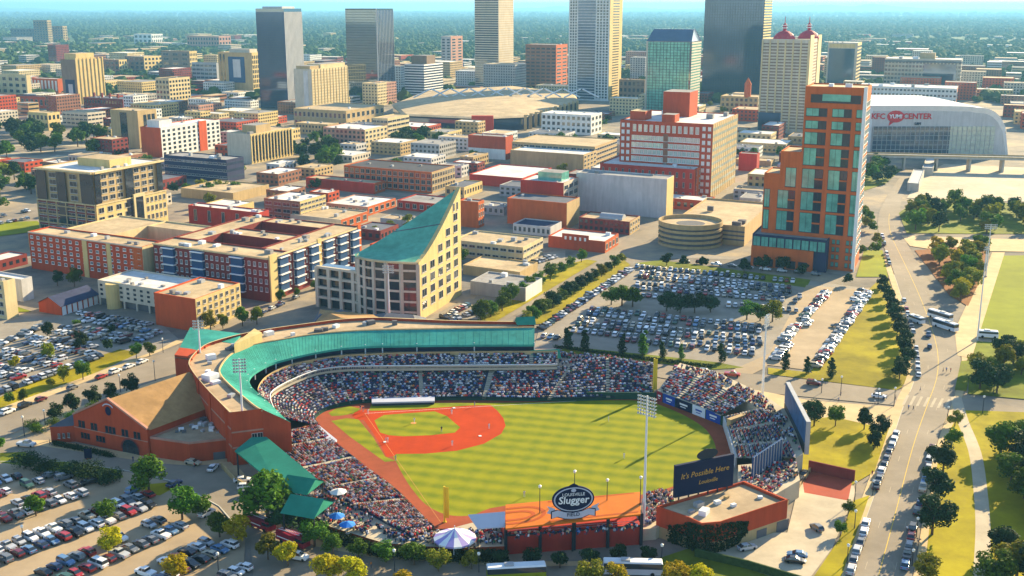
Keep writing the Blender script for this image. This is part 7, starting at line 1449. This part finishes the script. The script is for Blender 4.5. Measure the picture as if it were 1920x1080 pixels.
for i, (x, y, z, a, sect) in enumerate(SEATS):
    sh = random.choice(SW)
    if sect in ('lower bowl', 'upper deck') and random.random() < .35: sh = random.choice(['navy', 'black', 'grey', 'white'])
    if i < 260:
        o = bpy.data.objects.new('spectator', SH_[sh]); COL.objects.link(o); o.location = (x, y, z-.3); o.rotation_euler = (0, 0, a); tag(o, f'spectator wearing {sh} in the near crowd on the {sect}', 'person', f'spectators in {sh} on the {sect}'); continue
    c, s = cos(a), sin(a); k = random.uniform(.92, 1.12); v = TV*k; V_.append(np.c_[v[:, 0]*c-v[:, 1]*s+x, v[:, 0]*s+v[:, 1]*c+y, v[:, 2]+z-.3])
    j = sk.index(sh); crowd.f += [tuple(q+off for q in f) for f in ST.f]; crowd.m += [j if q == 0 else len(sk)+q-1 for q in ST.m]; off += len(TV)
crowd.v = np.concatenate(V_).tolist(); tag(crowd.build('crowd', cm), 'thousands of seated spectators filling every stand of the ball park', 'crowd', kind='stuff')
print('cars', len(CARS), 'seats', len(SEATS))
# ------------------------------------------------------------------ far city, far woods, hills, haze
def free(s0, s1, t0, t1): return all(s1 < f[0] or s0 > f[1] or t1 < f[2] or t0 > f[3] for f in FOOT)
FM = ['tan', 'cream', 'limestone', 'white_wall', 'brick_red', 'brick_brown', 'brick_pink', 'pale_grey', 'yellow_stone', 'grey_wall', 'brick_dark']; FR = ['roof_tan', 'roof_white', 'roof_grey', 'roof_gravel', 'roof_tan', 'roof_slate', 'roof_white']
CN = {'tan': 'tan', 'cream': 'cream', 'limestone': 'pale stone', 'white_wall': 'white', 'brick_red': 'red brick', 'brick_brown': 'brown brick', 'brick_pink': 'pink brick', 'pale_grey': 'pale grey', 'yellow_stone': 'yellow stone', 'grey_wall': 'grey', 'brick_dark': 'dark brick'}
NOGO = [[(1590, 330), (1600, 205), (1920, 205), (2050, 330)], [(1215, 505), (1225, 410), (1420, 405), (1420, 505)], [(1000, 660), (1000, 600), (1180, 480), (1650, 480), (1650, 420), (1600, 330), (2400, 300), (2400, 1200), (900, 1200)], [(-400, 590), (330, 600), (420, 640), (620, 600), (1010, 600), (1010, 1200), (-800, 1200)], [(880, 612), (1225, 425), (1440, 300), (1460, 300), (1250, 450), (990, 612)], [(395, 640), (590, 520), (800, 415), (1150, 232), (1180, 240), (820, 430), (610, 550), (420, 650)], [(-200, 335), (75, 330), (75, 455), (-200, 480)], [(540, 335), (545, 268), (600, 252), (660, 280), (660, 320)], [(-60, 240), (210, 250), (205, 305), (-60, 312)], [(1600, 400), (1700, 300), (2400, 290), (2400, 460)]]
def inpoly(u, v, P):
    c = False; j = len(P)-1
    for i in range(len(P)):
        if (P[i][1] > v) != (P[j][1] > v) and u < (P[j][0]-P[i][0])*(v-P[i][1])/(P[j][1]-P[i][1])+P[i][0]: c = not c
        j = i
    return c
class FB(Bld):
    def __init__(s, C, wl, wr, H, label, group):
        s.C = np.array(C); s.root = empty('city_building', (C[0], C[1], 0), label, 'building', group); s.wl, s.wr, s.H, s.z0 = wl, wr, H, 0; s.dist = hypot(*C); s.pxm = FPX/s.dist
CB = []
rg = random.Random(5)
for Y0, Y1, n, wmin, wmax, hmin, hmax in ((470, 900, 900, 12, 30, 4, 9), (900, 1500, 1100, 16, 44, 5, 16), (1500, 2600, 700, 22, 60, 6, 24), (2600, 4800, 260, 30, 90, 6, 16)):
    for k in range(n):
        Y = rg.uniform(Y0, Y1); X = rg.uniform(-.5, .5)*Y*1.02; u, v = PX(X, Y, 0)
        if any(inpoly(u, v, P) for P in NOGO): continue
        if Y > 2600 and X > -.1*Y and rg.random() < .6: continue
        wl, wr, H = rg.uniform(wmin, wmax), rg.uniform(wmin, wmax), rg.uniform(hmin, hmax)*(1 if rg.random() < .85 else 1.8); s_, t_ = st((X, Y))
        if not free(s_-3, s_+wl+3, t_-3, t_+wr+3): continue
        FOOT.append((s_-3, s_+wl+3, t_-3, t_+wr+3)); CB.append((X, Y, wl, wr, H, rg.choice(FM), rg.choice(FR)))
CB = [c for c in CB if -60 < PX(c[0], c[1], 0)[0] < 1980]
CB.sort(key=lambda c: -(c[2]+c[3])*(c[4]+8)/hypot(c[0], c[1])**2)
far = MB(); fmn = FM+FR+['glass_dark']; cn_ = {}
for i, (X, Y, wl, wr, H, wm, rm) in enumerate(CB):
    q = lambda a, b_: (X+a*DL[0]+b_*DR[0], Y+a*DL[1]+b_*DR[1])
    if i < 290:
        side = 'left' if X < -.1*Y else 'right' if X > .1*Y else 'middle'; dist = 'near' if Y < 900 else 'mid-distance' if Y < 1500 else 'far' if Y < 2600 else 'very far'
        RN = {'roof_tan': 'tan', 'roof_white': 'white', 'roof_grey': 'grey', 'roof_gravel': 'gravel', 'roof_slate': 'slate'}[rm]; sz = 'tall' if H > 14 else 'low'; shp = 'long' if max(wl, wr) > 1.7*min(wl, wr) else 'square'
        base = f'{sz} {shp} {CN[wm]} building with {RN} roof among the {dist} {side} blocks'
        B = FB((X, Y), wl, wr, H, base, f'{dist} {side} blocks: {sz} {shp} {CN[wm]}, {RN} roof'); random.seed(i); B.body(wm, rm, par=.6)
        if H > 5:
            fl = max(1, int(H/3.6)); B.grid('F', max(2, int(wl/4)), fl, .8, H-.8, .5, .5, sep=False); B.grid('R', max(2, int(wr/4)), fl, .8, H-.8, .5, .5, sep=False)
        if Y < 1600: B.units(2, big=2.6)
    else:
        far.prism([q(0, 0), q(0, wr), q(wl, wr), q(wl, 0)], 0, H, FM.index(wm), len(FM)+FR.index(rm)); fl = max(1, int(H/4))
        for j in range(fl):
            z = H*(j+.35)/fl; far.box((*q(.5, 0), z), (DL[0]*(wl-1), DL[1]*(wl-1), 0), (-DR[0]*.1, -DR[1]*.1, 0), (0, 0, H/fl*.4), len(FM)+len(FR)); far.box((*q(0, .5), z), (DR[0]*(wr-1), DR[1]*(wr-1), 0), (-DL[0]*.1, -DL[1]*.1, 0), (0, 0, H/fl*.4), len(FM)+len(FR))
tag(far.build('far_city', fmn), 'hundreds of tiny flat roofed blocks fading towards the far woods', 'buildings', kind='stuff')
# street trees between the blocks
k = 0
for q in range(900):
    if k >= 120: break
    Y = rg.uniform(480, 1700); X = rg.uniform(-.48, .48)*Y; u, v = PX(X, Y, 0)
    if any(inpoly(u, v, P) for P in NOGO): continue
    s_, t_ = st((X, Y))
    if not free(s_-2, s_+2, t_-2, t_+2): continue
    colr = rg.choice(['green', 'dark', 'green', 'olive']); side = 'left' if X < -.12*Y else 'right' if X > .12*Y else 'middle'
    tree(f'{colr} street tree standing between low roofs of the {side} city blocks', 0, 0, h=rg.uniform(6, 11), colr=colr, group=f'{colr} street trees of the {side} city blocks', xy=(X, Y), wide=1.2); k += 1
grow_trees()
# far woods: one mass of tree clumps up to the horizon
def woods():
    r = np.random.default_rng(3); pos = []; 
    for Y0, Y1, n, h in ((1500, 2600, 2200, 11), (2600, 4500, 9000, 12), (4500, 8000, 11000, 15), (8000, 16000, 9000, 24), (16000, 34000, 5000, 45)):
        Y = r.uniform(Y0, Y1, n); X = r.uniform(-.55, .55, n)*Y; keep = np.ones(n, bool)
        if Y0 < 4800:
            for i in range(n):
                s_, t_ = st((X[i], Y[i])); keep[i] = free(s_-3, s_+3, t_-3, t_+3)
        nz = np.sin(X*.0021+1.3)*np.sin(Y*.0017+.4)+np.sin(X*.0052+Y*.003)*.5; keep &= (nz > -.55) | (r.uniform(size=n) < .25)
        pos.append(np.c_[X, Y, np.full(n, h)*r.uniform(.7, 1.3, n)][keep])
    p = np.concatenate(pos); n = len(p); a = np.arange(6)*pi/3
    ring = lambda rad, z: np.c_[np.cos(a)*rad, np.sin(a)*rad, np.full(6, z)]
    T = np.r_[ring(.45, .05), ring(.68, .5), ring(.42, .85), [[0, 0, 1.0]]]; F = []
    for q in (0, 6): F += [(q+i, q+(i+1) % 6, q+6+(i+1) % 6, q+6+i) for i in range(6)]
    F3 = [(12+i, 12+(i+1) % 6, 18, 18) for i in range(6)]
    V = T[None]*np.array([1.25, 1.25, 1])[None, None]*p[:, 2][:, None, None]*r.uniform(.75, 1.25, (n, len(T), 1)); V[:, :, :2] += p[:, None, :2]; 
    faces = np.array(F)[None]+19*np.arange(n)[:, None, None]; tri = np.array([f[:3] for f in F3])[None]+19*np.arange(n)[:, None, None]
    me = bpy.data.meshes.new('far_woods'); me.from_pydata(V.reshape(-1, 3).tolist(), [], faces.reshape(-1, 4).tolist()+tri.reshape(-1, 3).tolist()); me.materials.append(M['woods_leaf']); o = bpy.data.objects.new('far_woods', me); COL.objects.link(o); tag(o, 'green suburban woods stretching behind the city to the hazy horizon', 'woods', kind='stuff')
mat('woods_leaf', (.055, .10, .022), .95, .45, .02, stain=.3)
woods()
# low hills on the horizon
b = MB(); xs = np.linspace(-26000, 26000, 90); r = np.random.default_rng(9); hts = 90+60*np.sin(xs*.00021)+40*np.sin(xs*.0007+1)+25*r.normal(size=90); hts = np.maximum(hts, 20)+np.clip(xs/26000, 0, 1)*60
A = [(x, 33000+900*sin(x*.0004), -5) for x in xs]; Bq = [(x, 35500+900*sin(x*.0004), h) for x, h in zip(xs, hts)]; Cq = [(x, 39500, -5) for x in xs]; b.strip(A, Bq); b.strip(Bq, Cq); tag(b.build('hills', 'woods_leaf'), kind='structure')
# haze: one even box of air round the whole scene
hz = bpy.data.materials.new('haze_air'); hz.use_nodes = True; t = hz.node_tree; t.nodes.clear(); out = t.nodes.new('ShaderNodeOutputMaterial'); pv = t.nodes.new('ShaderNodeVolumePrincipled'); pv.inputs['Color'].default_value = (.22, .56, .90, 1); pv.inputs['Density'].default_value = 0.000066; pv.inputs['Anisotropy'].default_value = .2; t.links.new(pv.outputs[0], out.inputs['Volume']); M['haze_air'] = hz; hz.cycles.homogeneous_volume = True
b = MB(); b.box((-62000, -2500, -6), (124000, 0, 0), (0, 64000, 0), (0, 0, 356)); tag(b.build('haze', 'haze_air'), 'thin blue evening haze over the whole city', 'haze', kind='stuff')
SC.cycles.volume_bounces = 0; SC.cycles.max_bounces = 6; SC.cycles.diffuse_bounces = 2; SC.cycles.glossy_bounces = 2; SC.cycles.transmission_bounces = 2; SC.cycles.use_denoising = True
